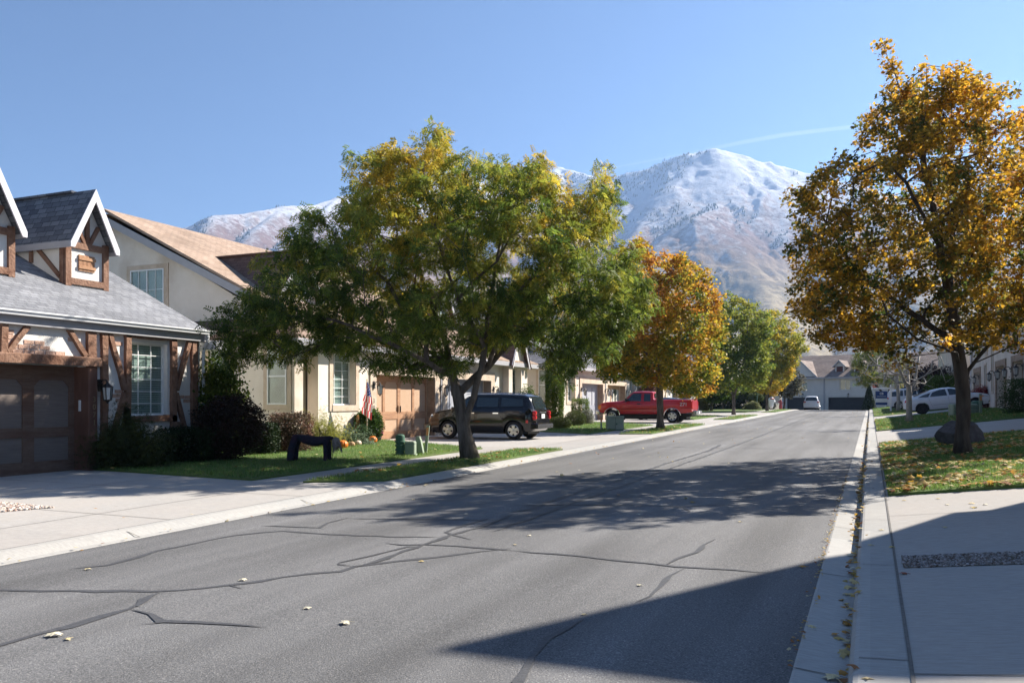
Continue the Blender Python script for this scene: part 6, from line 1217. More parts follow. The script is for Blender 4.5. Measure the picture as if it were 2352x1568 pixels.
# --- black retro wagon, nose to the house
def wagon():
    yc = 28.3; xr, xf = -11.72, -14.35; zr, zf = ground_pose(xr, xf, yc); wb = abs(xf-xr)
    S = dict(L=4.46, r=.33, arch=.385, wheels=(-1.42, 1.21), paint=PB, spokes=5, spw=(.045, .07),
      sill=[(-2.23, .42), (-2.05, .30), (-1, .26), (1.2, .26), (1.9, .28), (2.23, .36)],
      top=[(-2.23, .72), (-2.17, .98), (-2.10, 1.2), (-2.0, 1.42), (-1.90, 1.55), (-1.70, 1.61), (-.8, 1.645), (.1, 1.64), (.42, 1.58), (.75, 1.40), (1.06, 1.13), (1.12, 1.105), (1.6, 1.04), (1.95, .93), (2.12, .80), (2.23, .60)],
      belt=[(-2.23, .9), (-2.0, 1.12), (-1, 1.13), (.6, 1.10), (1.1, 1.04), (1.7, .90), (2.0, .78), (2.23, .55)],
      width=[(-2.23, .66), (-2.10, .78), (-1.9, .845), (-1, .875), (.9, .87), (1.6, .845), (1.95, .76), (2.12, .66), (2.23, .52)], roofw=[(-2.23, .55), (-1.9, .60), (-1, .64), (.3, .63), (1.1, .70), (2.23, .5)])
    mid = (-1.42+1.21)/2; X0 = (xr+xf)/2+mid
    c = Car("parked_wagon", "black retro style wagon parked on the drive behind the honey locust, nose to the house", "car", (X0, yc, (zr+zf)/2), math.pi, 0, S); T = c.T
    c.side("window", [(.92, 1.17), (.20, 1.16), (.16, 1.50), (.40, 1.50), (.66, 1.38)], CARGL); c.side("window", [(.04, 1.17), (-.80, 1.17), (-.80, 1.50), (.02, 1.51)], CARGL); c.side("window", [(-.93, 1.18), (-1.78, 1.20), (-1.72, 1.45), (-.93, 1.51)], CARGL)
    c.across("windscreen", [(1.04, 1.14, .70), (.76, 1.38, .62), (.46, 1.555, .56)], CARGL); c.across("rear_window", [(-2.14, 1.07, .56), (-2.08, 1.24, .56), (-2.0, 1.42, .53), (-1.93, 1.52, .50)], CARGL, out=.012)
    c.seam([(.98, .36), (.98, 1.04), (.70, 1.36), (.40, 1.56), (.10, 1.58), (.10, .34), (.98, .34)]); c.seam([(.08, 1.57), (-.86, 1.57), (-.86, .92), (-1.02, .72), (-1.02, .34), (.08, .34)])
    for x in (.22, -.74): c.side("door_handle", [(x-.11, .93), (x+.11, .93), (x+.11, .965), (x-.11, .965)], CHROME, .03)
    for z in (.80, .95):
        for sg in (-1, 1): T.part("tail_light", MB().lathe([(.075, -.04), (.078, 0), (.055, .02), (.0, .028)], (0, 0, 0), 18, 'X') if False else tl(c, -2.12, sg*.70, z), RED_L, c.body)
    for sg in (-1, 1): m = MB(); m.lathe([(.05, -.05), (.095, .02), (.08, .05), (.03, .07)], (1.98, sg*.60, .80), 14, 'X'); T.part("headlight", m, CLR_L, c.body)
    m = MB(); m.bevbox(-2.34, -2.05, -.80, .80, .40, .60, .04); T.part("rear_bumper", m, PB); m = MB(); m.bevbox(2.0, 2.32, -.72, .72, .34, .56, .04); T.part("front_bumper", m, PB)
    m = MB(); m.bevbox(1.9, 2.24, -.68, .68, .22, .35, .03); T.part("grille", m, BLKP)
    m = MB(); m.box(-2.245, -2.235, -.16, .16, .76, .92); T.part("licence_plate", m, PLATE, c.body); m = MB(); m.bevbox(-2.25, -2.19, -.28, .28, .965, 1.0, .008); T.part("chrome_strip", m, CHROME, c.body)
    for sg in (-1, 1): m = MB(); m.bevbox(.82, .98, sg*.95-.10, sg*.95+.10, 1.03, 1.17, .03); T.part("side_mirror", m, PB); m = MB(); m.tube([(.55, sg*.60, 1.63), (.1, sg*.60, 1.675), (-1.3, sg*.60, 1.675), (-1.6, sg*.60, 1.63)], .013, 6); T.part("roof_rail", m, CHROME)
    c.side("side_marker", [(-1.98, .60), (-1.90, .60), (-1.90, .70), (-1.98, .70)], RED_L, .01)
def tl(c, x, y, z, r=.085): return MB().lathe([(.01, -.145), (r*.7, -.135), (r, -.10), (r, -.02)], (x, y, z), 18, 'X')
wagon()
# --- red extended cab pickup
def pickup():
    yc = 48.9; xr, xf = -10.5, -14.1; z = (float(gz(xr, yc))+float(gz(xf, yc)))/2+.013
    S = dict(L=5.5, r=.375, arch=.47, wheels=(-1.65, 1.95), paint=PR, spokes=6, spw=(.04, .06),
      sill=[(-2.75, .62), (-2.4, .56), (-1.2, .50), (2.2, .50), (2.75, .60)], top=[(-2.75, 1.33), (-.55, 1.33), (-.54, 1.36), (-.50, 1.74), (-.40, 1.80), (.2, 1.83), (.72, 1.80), (.82, 1.75), (1.30, 1.29), (1.42, 1.25), (2.3, 1.20), (2.62, 1.14), (2.75, 1.06)],
      belt=[(-2.75, 1.26), (-.6, 1.26), (-.5, 1.22), (1.3, 1.18), (2.3, 1.12), (2.75, 1.0)], width=[(-2.75, .95), (-2.3, .965), (-1, .97), (.9, .97), (2.2, .965), (2.6, .95), (2.75, .93)], roofw=[(-2.75, .85), (-.5, .72), (.8, .70), (1.3, .78), (2.75, .8)])
    X0 = (xr+xf)/2+(-1.65+1.95)/2
    c = Car("parked_pickup", "red extended cab pickup truck parked nose to the house behind the orange maple", "pickup truck", (X0, yc, z), math.pi, 0, S); T = c.T
    # open bed: dark liner sunk in the box shows at the rails
    m = MB(); m.box(-2.66, -.62, -.80, .80, 1.335, 1.352); T.part("bed_liner", m, BLKP); m = MB(); m.tube([(-2.72, .88, 1.365), (-.58, .88, 1.365)], .022, 6); T.part("bed_rail", m, CHROME); m = MB(); m.tube([(-2.72, -.88, 1.365), (-.58, -.88, 1.365)], .022, 6); T.part("bed_rail", m, CHROME)
    c.side("window", [(1.12, 1.26), (.20, 1.24), (.20, 1.70), (.72, 1.70)], CARGL); c.side("window", [(.04, 1.24), (-.36, 1.24), (-.34, 1.68), (.04, 1.70)], CARGL)
    c.across("windscreen", [(1.26, 1.32, .74), (.86, 1.70, .64)], CARGL); c.across("rear_window", [(-.538, 1.40, .6), (-.51, 1.68, .58)], CARGL, out=.02)
    c.seam([(1.26, .56), (1.26, 1.2), (.78, 1.74), (.14, 1.77), (.14, .56), (1.26, .56)]); c.seam([(-.54, .56), (-.54, 1.3)]); c.seam([(-1.15, .82), (.14, .80)], .02); c.seam([(.2, .80), (1.45, .80)], .02); c.seam([(-2.7, .84), (-2.15, .84)], .02)
    c.side("door_handle", [(.22, 1.06), (.44, 1.06), (.44, 1.12), (.22, 1.12)], BLKP, .02)
    for wx in S['wheels']:
        for sg in (-1, 1):
            m = MB(); m.tube([(wx+.49*math.cos(a), sg*(c.half(wx, .8)+.004), .375+.49*math.sin(a)) for a in np.linspace(.12, math.pi-.12, 18)], .022, 5); T.part("arch_trim", m, CHROME, c.body)
    m = MB(); m.bevbox(-3.02, -2.78, -.88, .88, .50, .72, .03); T.part("rear_bumper", m, CHROME); m = MB(); m.box(-3.035, -3.02, -.16, .16, .53, .68); T.part("licence_plate", m, PLATE)
    m = MB(); m.bevbox(2.70, 2.98, -.93, .93, .48, .70, .04); T.part("front_bumper", m, CHROME); m = MB(); m.bevbox(2.72, 2.80, -.86, .86, .74, 1.02, .02); T.part("grille", m, BLKP)
    for sg in (-1, 1): m = MB(); m.box(2.62, 2.79, sg*.85-.09, sg*.85+.09, .78, 1.0); T.part("indicator", m, AMB_L); m = MB(); m.bevbox(-2.79, -2.72, sg*.87-.07, sg*.87+.07, .80, 1.22, .01); T.part("tail_light", m, RED_L); m = MB(); m.bevbox(.98, 1.12, sg*1.06-.09, sg*1.06+.09, 1.22, 1.42, .03); T.part("side_mirror", m, BLKP)
    m = MB(); m.bevbox(-2.785, -2.745, -.74, .74, .80, 1.30, .02); T.part("tailgate", m, PR, label="sunlit red tailgate"); m = MB(); m.box(-2.7, 2.3, -.6, .6, .36, .52); T.part("chassis", m, BLKP)
    me = text_mesh("Z71", .26, M("decal_silver", (.55, .55, .57), (.3, .3, .32), scale=20, rough=.4), .004, .004)
    for sg, rx in ((1, -1), (-1, 1)):
        o = link(bpy.data.objects.new("bed_decal", me), c.body); o.location = (-2.30, sg*(c.half(-2.3, 1.06)+.009), 1.06); o.rotation_euler = (R(90), 0, R(180) if sg > 0 else 0)
pickup()
# --- dark coupe beyond the pickup
def coupe():
    S = dict(L=4.4, r=.32, arch=.38, wheels=(-1.35, 1.35), paint=paint_mat("navy_paint", (.012, .018, .035)), sill=[(-2.2, .34), (2.2, .34), (2.3, .34)], top=[(-2.2, .9), (-1.8, 1.02), (-1.2, 1.36), (-.3, 1.45), (.3, 1.42), (.95, 1.05), (1.8, .95), (2.2, .7)], belt=[(-2.2, .88), (0, .98), (2.2, .68)], width=[(-2.2, .7), (-1.8, .84), (0, .88), (1.6, .84), (2.2, .6)], roofw=[(-2.2, .6), (0, .6), (2.2, .6)])
    y = 54.9; X = -12.6; c = Car("parked_coupe", "dark blue car mostly hidden behind the red pickup's load bed", "car", (X, y, float(gz(X, y))+.013), math.pi, 0, S); S['L']
    c.side("window", [(.75, 1.04), (-.1, 1.02), (-.1, 1.34), (.3, 1.34)], CARGL); c.side("window", [(-.2, 1.02), (-1.2, 1.04), (-.9, 1.30), (-.2, 1.35)], CARGL); c.across("rear_window", [(-1.75, 1.05, .6), (-1.25, 1.33, .52)], CARGL)
coupe()
# --- white saloon and white suv on the right drives, nose uphill
def saloon():
    y = 57.0; xr, xf = 2.93, 5.78; zr, zf = float(gz(xr, y)), float(gz(xf, y)); p = -math.atan2(zf-zr, xf-xr)
    S = dict(L=4.87, r=.335, arch=.385, wheels=(-1.42, 1.43), paint=PW, rim=BLKP, spokes=5, spw=(.03, .05),
      sill=[(-2.43, .44), (-2.1, .30), (-1, .24), (1.5, .24), (2.2, .27), (2.43, .34)], top=[(-2.43, .82), (-2.36, .98), (-2.2, 1.06), (-1.75, 1.14), (-1.35, 1.26), (-.9, 1.39), (-.35, 1.455), (.1, 1.455), (.45, 1.39), (.95, 1.17), (1.25, 1.02), (1.75, .93), (2.1, .83), (2.3, .70), (2.43, .55)],
      belt=[(-2.43, .80), (-2.0, .98), (-1, .97), (.9, .93), (1.5, .86), (2.1, .74), (2.43, .5)], width=[(-2.43, .62), (-2.25, .78), (-1.9, .88), (-1, .92), (1.2, .92), (1.8, .88), (2.15, .78), (2.43, .5)], roofw=[(-2.43, .6), (-1, .56), (.2, .60), (1.2, .68), (2.43, .5)])
    c = Car("parked_saloon", "white saloon car with black wheels parked behind the big maple's trunk", "car", ((xr+xf)/2-.005*math.cos(p), y, (zr+zf)/2+.013), 0, p, S); T = c.T
    c.side("window", [(1.02, 1.0), (.10, 1.0), (.04, 1.38), (.25, 1.38), (.62, 1.24)], CARGL); c.side("window", [(-.02, 1.0), (-.95, 1.01), (-.78, 1.26), (-.4, 1.37), (-.08, 1.385)], CARGL); c.side("window", [(-1.03, 1.01), (-1.60, 1.03), (-1.35, 1.14), (-.88, 1.25)], CARGL)
    c.across("windscreen", [(1.18, 1.07, .72), (.92, 1.19, .66), (.5, 1.375, .56)], CARGL); c.across("rear_window", [(-1.82, 1.13, .62), (-1.35, 1.27, .56), (-.95, 1.385, .50)], CARGL)
    c.seam([(1.16, .36), (1.16, .92), (1.05, 1.0)]); c.seam([(.04, .36), (.04, .98)]); c.seam([(-1.02, .95), (-.98, .75), (-.85, .36)]); c.seam([(-.85, .34), (1.16, .34)]); c.seam([(-.8, .50), (1.12, .50)], .012); c.seam([(-2.1, .86), (1.6, .84)], .006)
    for x in (.22, -.82): c.side("door_handle", [(x-.12, .845), (x+.10, .845), (x+.10, .875), (x-.12, .875)], PW, .025)
    c.side("tail_light", [(-2.36, .80), (-2.02, .82), (-2.06, .96), (-2.30, .94)], RED_L, .01); c.side("headlight", [(2.28, .62), (1.78, .74), (1.72, .80), (2.05, .78), (2.26, .70)], CLR_L, .01); c.side("indicator", [(1.88, .70), (1.76, .73), (1.72, .79), (1.86, .78)], AMB_L, .016); c.side("fog_lamp", [(2.32, .36), (2.08, .36), (2.16, .46), (2.32, .46)], BLKP, .012)
    for sg in (-1, 1): m = MB(); m.bevbox(.88, 1.04, sg*1.0-.09, sg*1.0+.09, .98, 1.1, .03); T.part("side_mirror", m, PW)
    m = MB(); m.bevbox(2.36, 2.45, -.45, .45, .42, .62, .02); T.part("grille", m, BLKP)
saloon()
SUVS = lambda p: dict(L=4.9, r=.37, arch=.43, wheels=(-1.45, 1.45), paint=p, rim=ALLOY, sill=[(-2.45, .5), (-2.2, .34), (1.9, .32), (2.45, .42)], top=[(-2.45, .95), (-2.40, 1.15), (-2.25, 1.5), (-2.08, 1.68), (-1.6, 1.75), (0, 1.77), (.45, 1.70), (1.15, 1.18), (1.3, 1.12), (2.1, 1.02), (2.35, .85), (2.45, .7)], belt=[(-2.45, .95), (-2.2, 1.1), (1, 1.05), (2.1, .92), (2.45, .66)], width=[(-2.45, .72), (-2.3, .86), (-1.9, .93), (1.6, .93), (2.1, .85), (2.45, .62)], roofw=[(-2.45, .6), (-2, .66), (.4, .66), (1.2, .74), (2.45, .6)])
def suv(loc, rz, pitch, label, name="parked_suv"):
    c = Car(name, label, "car", loc, rz, pitch, SUVS(PW)); T = c.T
    c.side("window", [(.98, 1.14), (.1, 1.12), (.05, 1.62), (.4, 1.62)], CARGL); c.side("window", [(0, 1.12), (-.95, 1.13), (-.92, 1.62), (-.05, 1.63)], CARGL); c.side("window", [(-1.05, 1.14), (-2.1, 1.2), (-1.95, 1.55), (-1.02, 1.62)], CARGL)
    c.across("windscreen", [(1.1, 1.24, .76), (.5, 1.66, .62)], CARGL); c.across("rear_window", [(-2.37, 1.2, .66), (-2.25, 1.48, .62), (-2.13, 1.63, .55)], CARGL, out=.012)
    for sg in (-1, 1): m = MB(); m.bevbox(-2.47, -2.2, sg*.76-.12, sg*.76+.12, 1.0, 1.14, .02); T.part("tail_light", m, RED_L)
    m = MB(); m.bevbox(-2.5, -2.4, -.2, .2, .78, .92, .008); T.part("licence_plate", m, PLATE); m = MB(); m.bevbox(-2.56, -2.3, -.88, .88, .42, .66, .04); T.part("rear_bumper", m, PW); c.seam([(1.1, .45), (1.1, 1.05)]); c.seam([(.05, .45), (.05, 1.1)]); c.seam([(-1.0, .5), (-1.0, 1.1)])
y = 79.5; xa, xb = 2.3, 5.2; suv(((xa+xb)/2, y, (float(gz(xa, y))+float(gz(xb, y)))/2+.013), 0, -math.atan2(float(gz(xb, y))-float(gz(xa, y)), xb-xa), "white four wheel drive behind the white saloon, its tail beside the bare trees")
p = atZ(1865, 925, 103); suv((p.x, p.y, float(gz(p.x, p.y))+.02), R(92), 0, "white car seen from behind at the far end of the street", "parked_car")
# ================================================================ SMALL THINGS
def tube_thing(name, label, cat, loc, parts, group=None, rz=0):
    T = Thing(name, label, cat, loc, rz, group)
    for nm, m, mt in parts: T.part(nm, m, mt)
    return T
# utility posts and boxes, left verge
p = onG(919, 1047, .03); m = MB(); m.lathe([(.12, 0), (.12, .08), (.105, .09), (.105, .33), (.12, .34), (.12, .50), (.11, .54), (.08, .56)], n=24); T = Thing("utility_pedestal", "dark green round utility pedestal, leftmost of the four posts on the lawn", "utility box", p, R(20)); b = T.part("housing", m, UTILD)
for z in (.14, .25, .35): T.part("band", MB().lathe([(.11, z), (.135, z+.01), (.135, z+.04), (.11, z+.05)], n=24), UTILD, b)
T.part("hasp", MB().bevbox(.09, .16, -.04, .04, .18, .24, .01), UTILD, b)
p = onG(943, 1047, .03); T = Thing("utility_box", "squat grey green utility box between the two rounded pedestals", "utility box", p, R(14)); T.part("base", MB().bevbox(-.16, .16, -.13, .13, 0, .06, .012), UTIL); b = T.part("housing", MB().bevbox(-.13, .13, -.11, .11, .06, .38, .02), UTIL); T.part("lid_seam", MB().box(-.132, .132, -.112, .112, .31, .316), UTILD, b)
p = onG(963, 1044, .03); m = MB(); pr = [(-.08, 0), (.12, 0), (.12, .06), (.05, .40), (.015, .46), (-.04, .475), (-.08, .44)]; m.prism([(x, -.07, z) for x, z in pr], (0, .14, 0)); T = Thing("utility_pedestal", "pale green sloping pedestal with rounded top, just left of the leaning post", "utility box", p, R(14)); b = T.part("housing", m, UTIL); T.part("cap", MB().bevbox(-.07, .03, -.073, .073, .43, .485, .012), UTIL, b)
def marker(px, py, h, lean, label, rz=.3, grp="green utility marker posts"):
    p = onG(px, py, .03); T = Thing("marker_post", label, "marker post", p, rz, grp); T.o.rotation_euler = (0, lean, rz)
    m = MB(); m.prism([(-.04, -.025, 0), (.04, -.025, 0), (.04, .025, 0), (.025, .025, 0), (.025, -.012, 0), (-.025, -.012, 0), (-.025, .025, 0), (-.04, .025, 0)], (0, 0, h)); T.part("post", m, UTIL); T.part("warning_label", MB().box(-.034, .034, -.029, -.0255, h-.26, h-.05), M("orange_label", (.60, .24, .08), (.66, .32, .14), scale=20, rough=.6)); return T
marker(977, 1042, .76, .10, "leaning pale green marker post with orange label, right of the utility pedestals"); marker(1381, 988, .64, 0, "pale green marker post left of the big green transformer box")
p = onG(1412, 987, .03); T = Thing("transformer_box", "grey green metal transformer box on the lawn before the red pickup", "utility box", p, R(23)); b = T.part("housing", MB().bevbox(-.38, .38, -.28, .28, .03, .56, .025), UTIL); T.part("lid", MB().bevbox(-.395, .395, -.295, .295, .56, .63, .02), UTIL); T.part("base", MB().box(-.37, .37, -.27, .27, -.02, .03), UTILD); T.part("door_seam", MB().box(-.006, .006, -.284, -.281, .05, .55), BLKP, b); T.part("hasp", MB().bevbox(.02, .08, -.31, -.282, .24, .32, .005), UTILD, b)
p = rgr(2212, 46.8); T = Thing("transformer_box", "light green louvred cabinet half hidden behind the big maple's trunk", "utility box", p, R(14)); b = T.part("housing", MB().bevbox(-.58, .58, -.35, .35, 0, .60, .05), UTIL); lv = MB(); [lv.box(-.54, .54, -.358, -.352, .1+k*.07, .125+k*.07) for k in range(6)]; T.part("louvre", lv, UTILD, b)
p = rgr(2242, 47.4); T = Thing("utility_pedestal", "dark green low pedestal right of the louvred cabinet", "utility box", p, R(14)); T.part("housing", MB().lathe([(.26, 0), (.26, .5), (.22, .62), (.12, .68)], n=16), UTILD); T.part("band", MB().lathe([(.27, .3), (.285, .32), (.285, .36), (.27, .38)], n=16), UTILD)
p = rgr(2252, 45.9); T = Thing("marker_post", "green marker post with an orange patch, right of the louvred cabinet", "marker post", p, R(20), "green utility marker posts"); T.part("post", MB().bevbox(-.07, .07, -.03, .03, 0, 1.02, .01), UTIL); T.part("warning_label", MB().box(-.055, .055, -.036, -.031, .70, .92), M("orange_label", (.8, .2, .03)))
# boulder
b = onG(2185, 1040, .0); bx = onG(2178, 1036); rg = np.random.default_rng(9); nU, nV = 56, 34; V = []
for j in range(nV+1):
    ph = math.pi*j/nV
    for i in range(nU):
        a = 2*math.pi*i/nU; d = np.array([math.sin(ph)*math.cos(a), math.sin(ph)*math.sin(a), math.cos(ph)]); V.append(d)
V = np.array(V); r = np.ones(len(V))
for k in range(13): # facets
    n_ = rg.normal(size=3); n_ /= np.linalg.norm(n_); c_ = rg.uniform(.50, .82); t = V@n_; r = np.where(t*r > c_, c_/np.maximum(t, .01), r)
r = r+.022*vnoise(V, 7, 2)+.012*vnoise(V, 18, 3); lat = V@RV; V = V*r[:, None]
V[:, 2] -= .55*np.clip(-(V@RV)-.25, 0, .35)*(V[:, 2] > 0)
W = np.outer(V@RV*.62, RV)+np.outer(V@FV*.45, FV)+np.outer(np.maximum(V[:, 2]*.50+.22, -.05), UP)
F = [(j*nU+i, j*nU+(i+1) % nU, (j+1)*nU+(i+1) % nU, (j+1)*nU+i) for j in range(nV) for i in range(nU)]; m = MB(); m.v = [tuple(w) for w in W]; m.f = F
bo = at(2186, 1030, dz=0); bo.x += .22*CS; bo.y += .6
solo("boulder", m.mesh("boulder", M("boulder_stone", (.035, .037, .045), (.085, .088, .10), scale=6, detail=9, rough=.95, bump=1, bscale=14, c3=(.03, .028, .035), s3=2)), "large dark rugged boulder beside the big maple's trunk", "boulder", loc=bo)
# signs
def text_on(T, txt, size, loc, rot, mat, par=None, name="lettering"):
    o = link(bpy.data.objects.new(name, text_mesh(txt, size, mat, .006, .006)), par or T.o); o.location = loc; o.rotation_euler = rot; return o
SW = M("sign_white", (.78, .78, .78), (.7, .7, .7), scale=6, rough=.4); SR = M("sign_red", (.50, .02, .02), (.45, .03, .03), scale=6, rough=.4); SB = M("sign_blue", (.02, .05, .18), (.03, .07, .22), scale=6, rough=.5); STEEL = M("steel_post", (.40, .41, .40), (.30, .31, .30), scale=10, rough=.5, metal=.5)
p = atZ(2010, 925, 97); p.z = float(gz(p.x, p.y)); T = Thing("stop_sign", "red octagonal stop sign beside the cone shaped conifer", "road sign", p, TH); T.part("post", MB().tube([(0, 0, 0), (0, 0, 3.2)], .035, 8), STEEL)
oc = lambda r, y: [(r*math.cos(R(22.5+45*k)), y, 2.75+r*math.sin(R(22.5+45*k))) for k in range(8)]; q = T.part("sign_border", MB().prism(oc(.42, -.05), (0, .012, 0)), SW); T.part("sign_face", MB().prism(oc(.39, -.056), (0, .005, 0)), SR, q); text_on(T, "STOP", .30, (0, -.062, 2.75), (R(90), 0, 0), SW, q)
p = atZ(1780, 925, 96); p.z = float(gz(p.x, p.y)); T = Thing("speed_limit_sign", "small white traffic sign with a blank panel below, at the far left corner", "road sign", p, TH); T.part("post", MB().tube([(0, 0, 0), (0, 0, 2.75)], .035, 8), STEEL)
q = T.part("sign_face", MB().bevbox(-.30, .30, -.06, -.045, 1.95, 2.72, .003), SW); text_on(T, "SPEED\nLIMIT", .14, (0, -.066, 2.54), (R(90), 0, 0), BLKP, q); text_on(T, "25", .36, (0, -.066, 2.15), (R(90), 0, 0), BLKP, q); T.part("blank_panel", MB().box(-.42, .52, .04, .055, .75, 1.55), M("panel_grey", (.42, .42, .42), (.36, .36, .36), scale=5))
p = onG(2046, 945, .04); Zr_ = dist(p); T = Thing("estate_sign", "white estate agent's post with a hanging dark blue sign, before the white four wheel drive", "sign", p, TH); s = Zr_/1920; h = 62*s
T.part("post", MB().bevbox(-.055, .055, -.055, .055, 0, h, .01), SW); T.part("arm", MB().bevbox(-1.55, .12, -.04, .04, h-.36, h-.25, .01), SW)
q = T.part("hanging_panel", MB().bevbox(-1.22, -.28, -.015, .015, h-1.62, h-.52, .004), SB); T.part("white_band", MB().box(-1.22, -.28, -.021, -.016, h-1.42, h-1.10), SW, q); text_on(T, "CB", .24, (-.75, -.022, h-.72), (R(90), 0, 0), SW, q); [T.part("chain", MB().tube([(x, 0, h-.52), (x, 0, h-.36)], .012, 5), STEEL, q) for x in (-1.1, -.4)]
T.part("text_line", MB().box(-1.12, -.38, -.021, -.016, h-.95, h-.92), SW, q)
p = atZ(1739, 925, 93); p.z = float(gz(p.x, p.y)); T = Thing("lamp_post", "slim dark green post in the small park before the clipped bush", "post", p); T.part("post", MB().tube([(0, 0, 0), (0, 0, .3), (0, 0, 3.0)], [.09, .05, .04], 8), UTILD); T.part("lantern", MB().lathe([(.05, 3.0), (.16, 3.1), (.18, 3.35), (.05, 3.5)], n=8), UTILD)
# halloween and garden decorations
FIG = M("dark_cloth", (.012, .014, .028), (.03, .03, .045), scale=14, rough=.9, bump=.6, bscale=40, c3=(.05, .02, .035), s3=4); HAIR = M("grey_hair", (.20, .17, .15), (.38, .33, .30), scale=20, rough=1, bump=1, bscale=60)
def skin_body(name, verts, edges, radii, mat, T, sub=2):
    me = bpy.data.meshes.new(name); me.from_pydata(verts, edges, []); o = bpy.data.objects.new(name, me); COL.objects.link(o); md = o.modifiers.new("s", 'SKIN'); md.use_smooth_shade = True
    for i, r_ in enumerate(radii): me.skin_vertices[0].data[i].radius = (r_, r_) if not hasattr(r_, '__len__') else r_
    me.skin_vertices[0].data[0].use_root = True; sm = o.modifiers.new("u", 'SUBSURF'); sm.levels = sub; sm.render_levels = sub
    bpy.context.view_layer.update(); e = bpy.data.meshes.new_from_object(o.evaluated_get(bpy.context.evaluated_depsgraph_get())); bpy.data.objects.remove(o); e.materials.clear(); e.materials.append(mat); return T.part(name, e, None)
p = onG(718, 1061, .03); T = Thing("halloween_figure", "dark clothed halloween dummy bent over on straight arms and legs on the lawn", "halloween dummy", p, TH)
vs = [(-.30, 0, .66), (-.10, 0, .52), (.12, 0, .47), (.30, .0, .56), (-.38, .10, .60), (-.44, .13, .32), (-.46, .14, .0), (-.38, -.10, .60), (-.47, -.13, .32), (-.50, -.15, .0), (.33, .12, .50), (.36, .15, .25), (.37, .16, .0), (.33, -.12, .50), (.33, -.15, .25), (.34, -.16, .0), (.42, 0, .58), (.50, 0, .54)]
ed = [(0, 1), (1, 2), (2, 3), (0, 4), (4, 5), (5, 6), (0, 7), (7, 8), (8, 9), (3, 10), (10, 11), (11, 12), (3, 13), (13, 14), (14, 15), (3, 16), (16, 17)]
skin_body("body", vs, ed, [.12, .14, .13, .10, .09, .085, .09, .09, .085, .09, .07, .05, .055, .07, .05, .055, .06, .05], FIG, T)
hm = MB().lathe([(.03, -.13), (.075, -.10), (.095, -.02), (.09, .06), (.05, .11), (.01, .125)], (.55, 0, .47), 14); T.part("head", hm, HAIR)
hr = MB(); rg = random.Random(2)
for k in range(30): a = rg.uniform(0, 6.28); x, y_ = .56+.08*math.cos(a), .08*math.sin(a); hr.tube([(x-.02, y_, .52), (x+.02, y_*1.1, .42), (x+rg.uniform(-.02, .07), y_*1.1, .24+rg.uniform(-.03, .05))], [.012, .012, .004], 4)
T.part("hair", hr, HAIR); st = MB()
for k in range(5): st.tube([(.36+.02*k, -.13+.05*k, .50), (.38+.02*k, -.13+.05*k, .32), (.37+.02*k, -.12+.05*k, .12)], [.012, .01, .006], 4)
T.part("torn_cloth", st, FIG)
# flag
p = onG(843, 1017, .03); T = Thing("flagpole", "slim garden pole flying a limp stars and stripes flag", "flag", p, TH); Zf = dist(p); s = Zf/1920; H_ = 142*s; T.part("pole", MB().tube([(0, 0, 0), (0, 0, H_)], .014, 8), M("pole_wood", (.55, .45, .32), rough=.5)); T.part("finial", MB().lathe([(.0, H_), (.02, H_+.015), (.012, H_+.06), (0, H_+.08)], n=8), M("gold", (.5, .35, .1), rough=.3, metal=.8))
fr_, fw_ = 30, 14; V = []; 
for j in range(fr_+1):
    v = j/fr_
    for i in range(fw_+1):
        u = i/fw_; x = (u-.45)*(.05+.30*min(1, v*1.6))*(1-.2*max(0, v-.8)*5*.3); z = H_-.03-1.18*v*(1-.12*(1-u)); y = .035*math.sin(u*11+v*2)*min(1, v*3); V.append((x+.03*math.sin(v*5), y-.01, z-.10*u*v))
F = [(j*(fw_+1)+i, j*(fw_+1)+i+1, (j+1)*(fw_+1)+i+1, (j+1)*(fw_+1)+i) for j in range(fr_) for i in range(fw_)]; cl = []
for j in range(fr_):
    for i in range(fw_):
        if j < fr_*.40 and i > 4: cl.append((.75, .75, .78) if (i*3+j*2) % 7 == 0 else (.035, .06, .24))
        else: cl.append((.62, .05, .06) if ((i if j >= fr_*.4 else i)//2+j//6) % 2 == 0 else (.78, .76, .74))
me = np_mesh("flag_cloth", V, [k for f in F for k in f], np.arange(len(F))*4, leaf_mat("flag_cloth", .35, .8, 1.1), np.array(cl), smooth=True); T.part("flag_cloth", me, None)
# pumpkins
def pumpkin(px, py, r, c, label, seed, sq=.8):
    p = onG(px, py, .03); T = Thing("pumpkin", label, "pumpkin", p, seed, "pumpkins along the flower bed"); a = np.linspace(-1.45, 1.45, 13)
    T.part("shell", MB().lathe([(max(.01, r*math.cos(t)**.8), r*sq+r*sq*math.sin(t)) for t in a], n=48, ribs=11, ribd=.13), c, smooth=True); T.part("stalk", MB().tube([(0, 0, 2*r*sq-.03), (.01, 0, 2*r*sq+.04), (.04, 0, 2*r*sq+.08)], [.025, .016, .02], 6), M("stalk", (.12, .13, .05), rough=.9))
ORG = M("pumpkin_orange", (.70, .19, .02), (.62, .15, .015), scale=5, rough=.5); CRM = M("pumpkin_cream", (.66, .50, .36), (.72, .60, .47), scale=5, rough=.5); WHP = M("pumpkin_white", (.70, .66, .58), rough=.5)
pumpkin(787, 1031, .165, ORG, "orange pumpkin left of the pale gourds", 1); pumpkin(855, 1019, .165, ORG, "orange pumpkin right of the flagpole", 2); pumpkin(822, 1024, .115, CRM, "larger cream pumpkin under the yellow flowers", 3); pumpkin(808, 1027, .10, M("gourd_tan", (.42, .26, .13), rough=.6), "small tan gourd between the orange and the cream pumpkins", 4, .9); pumpkin(834, 1022, .085, WHP, "small white pumpkin just left of the flagpole's foot", 5)
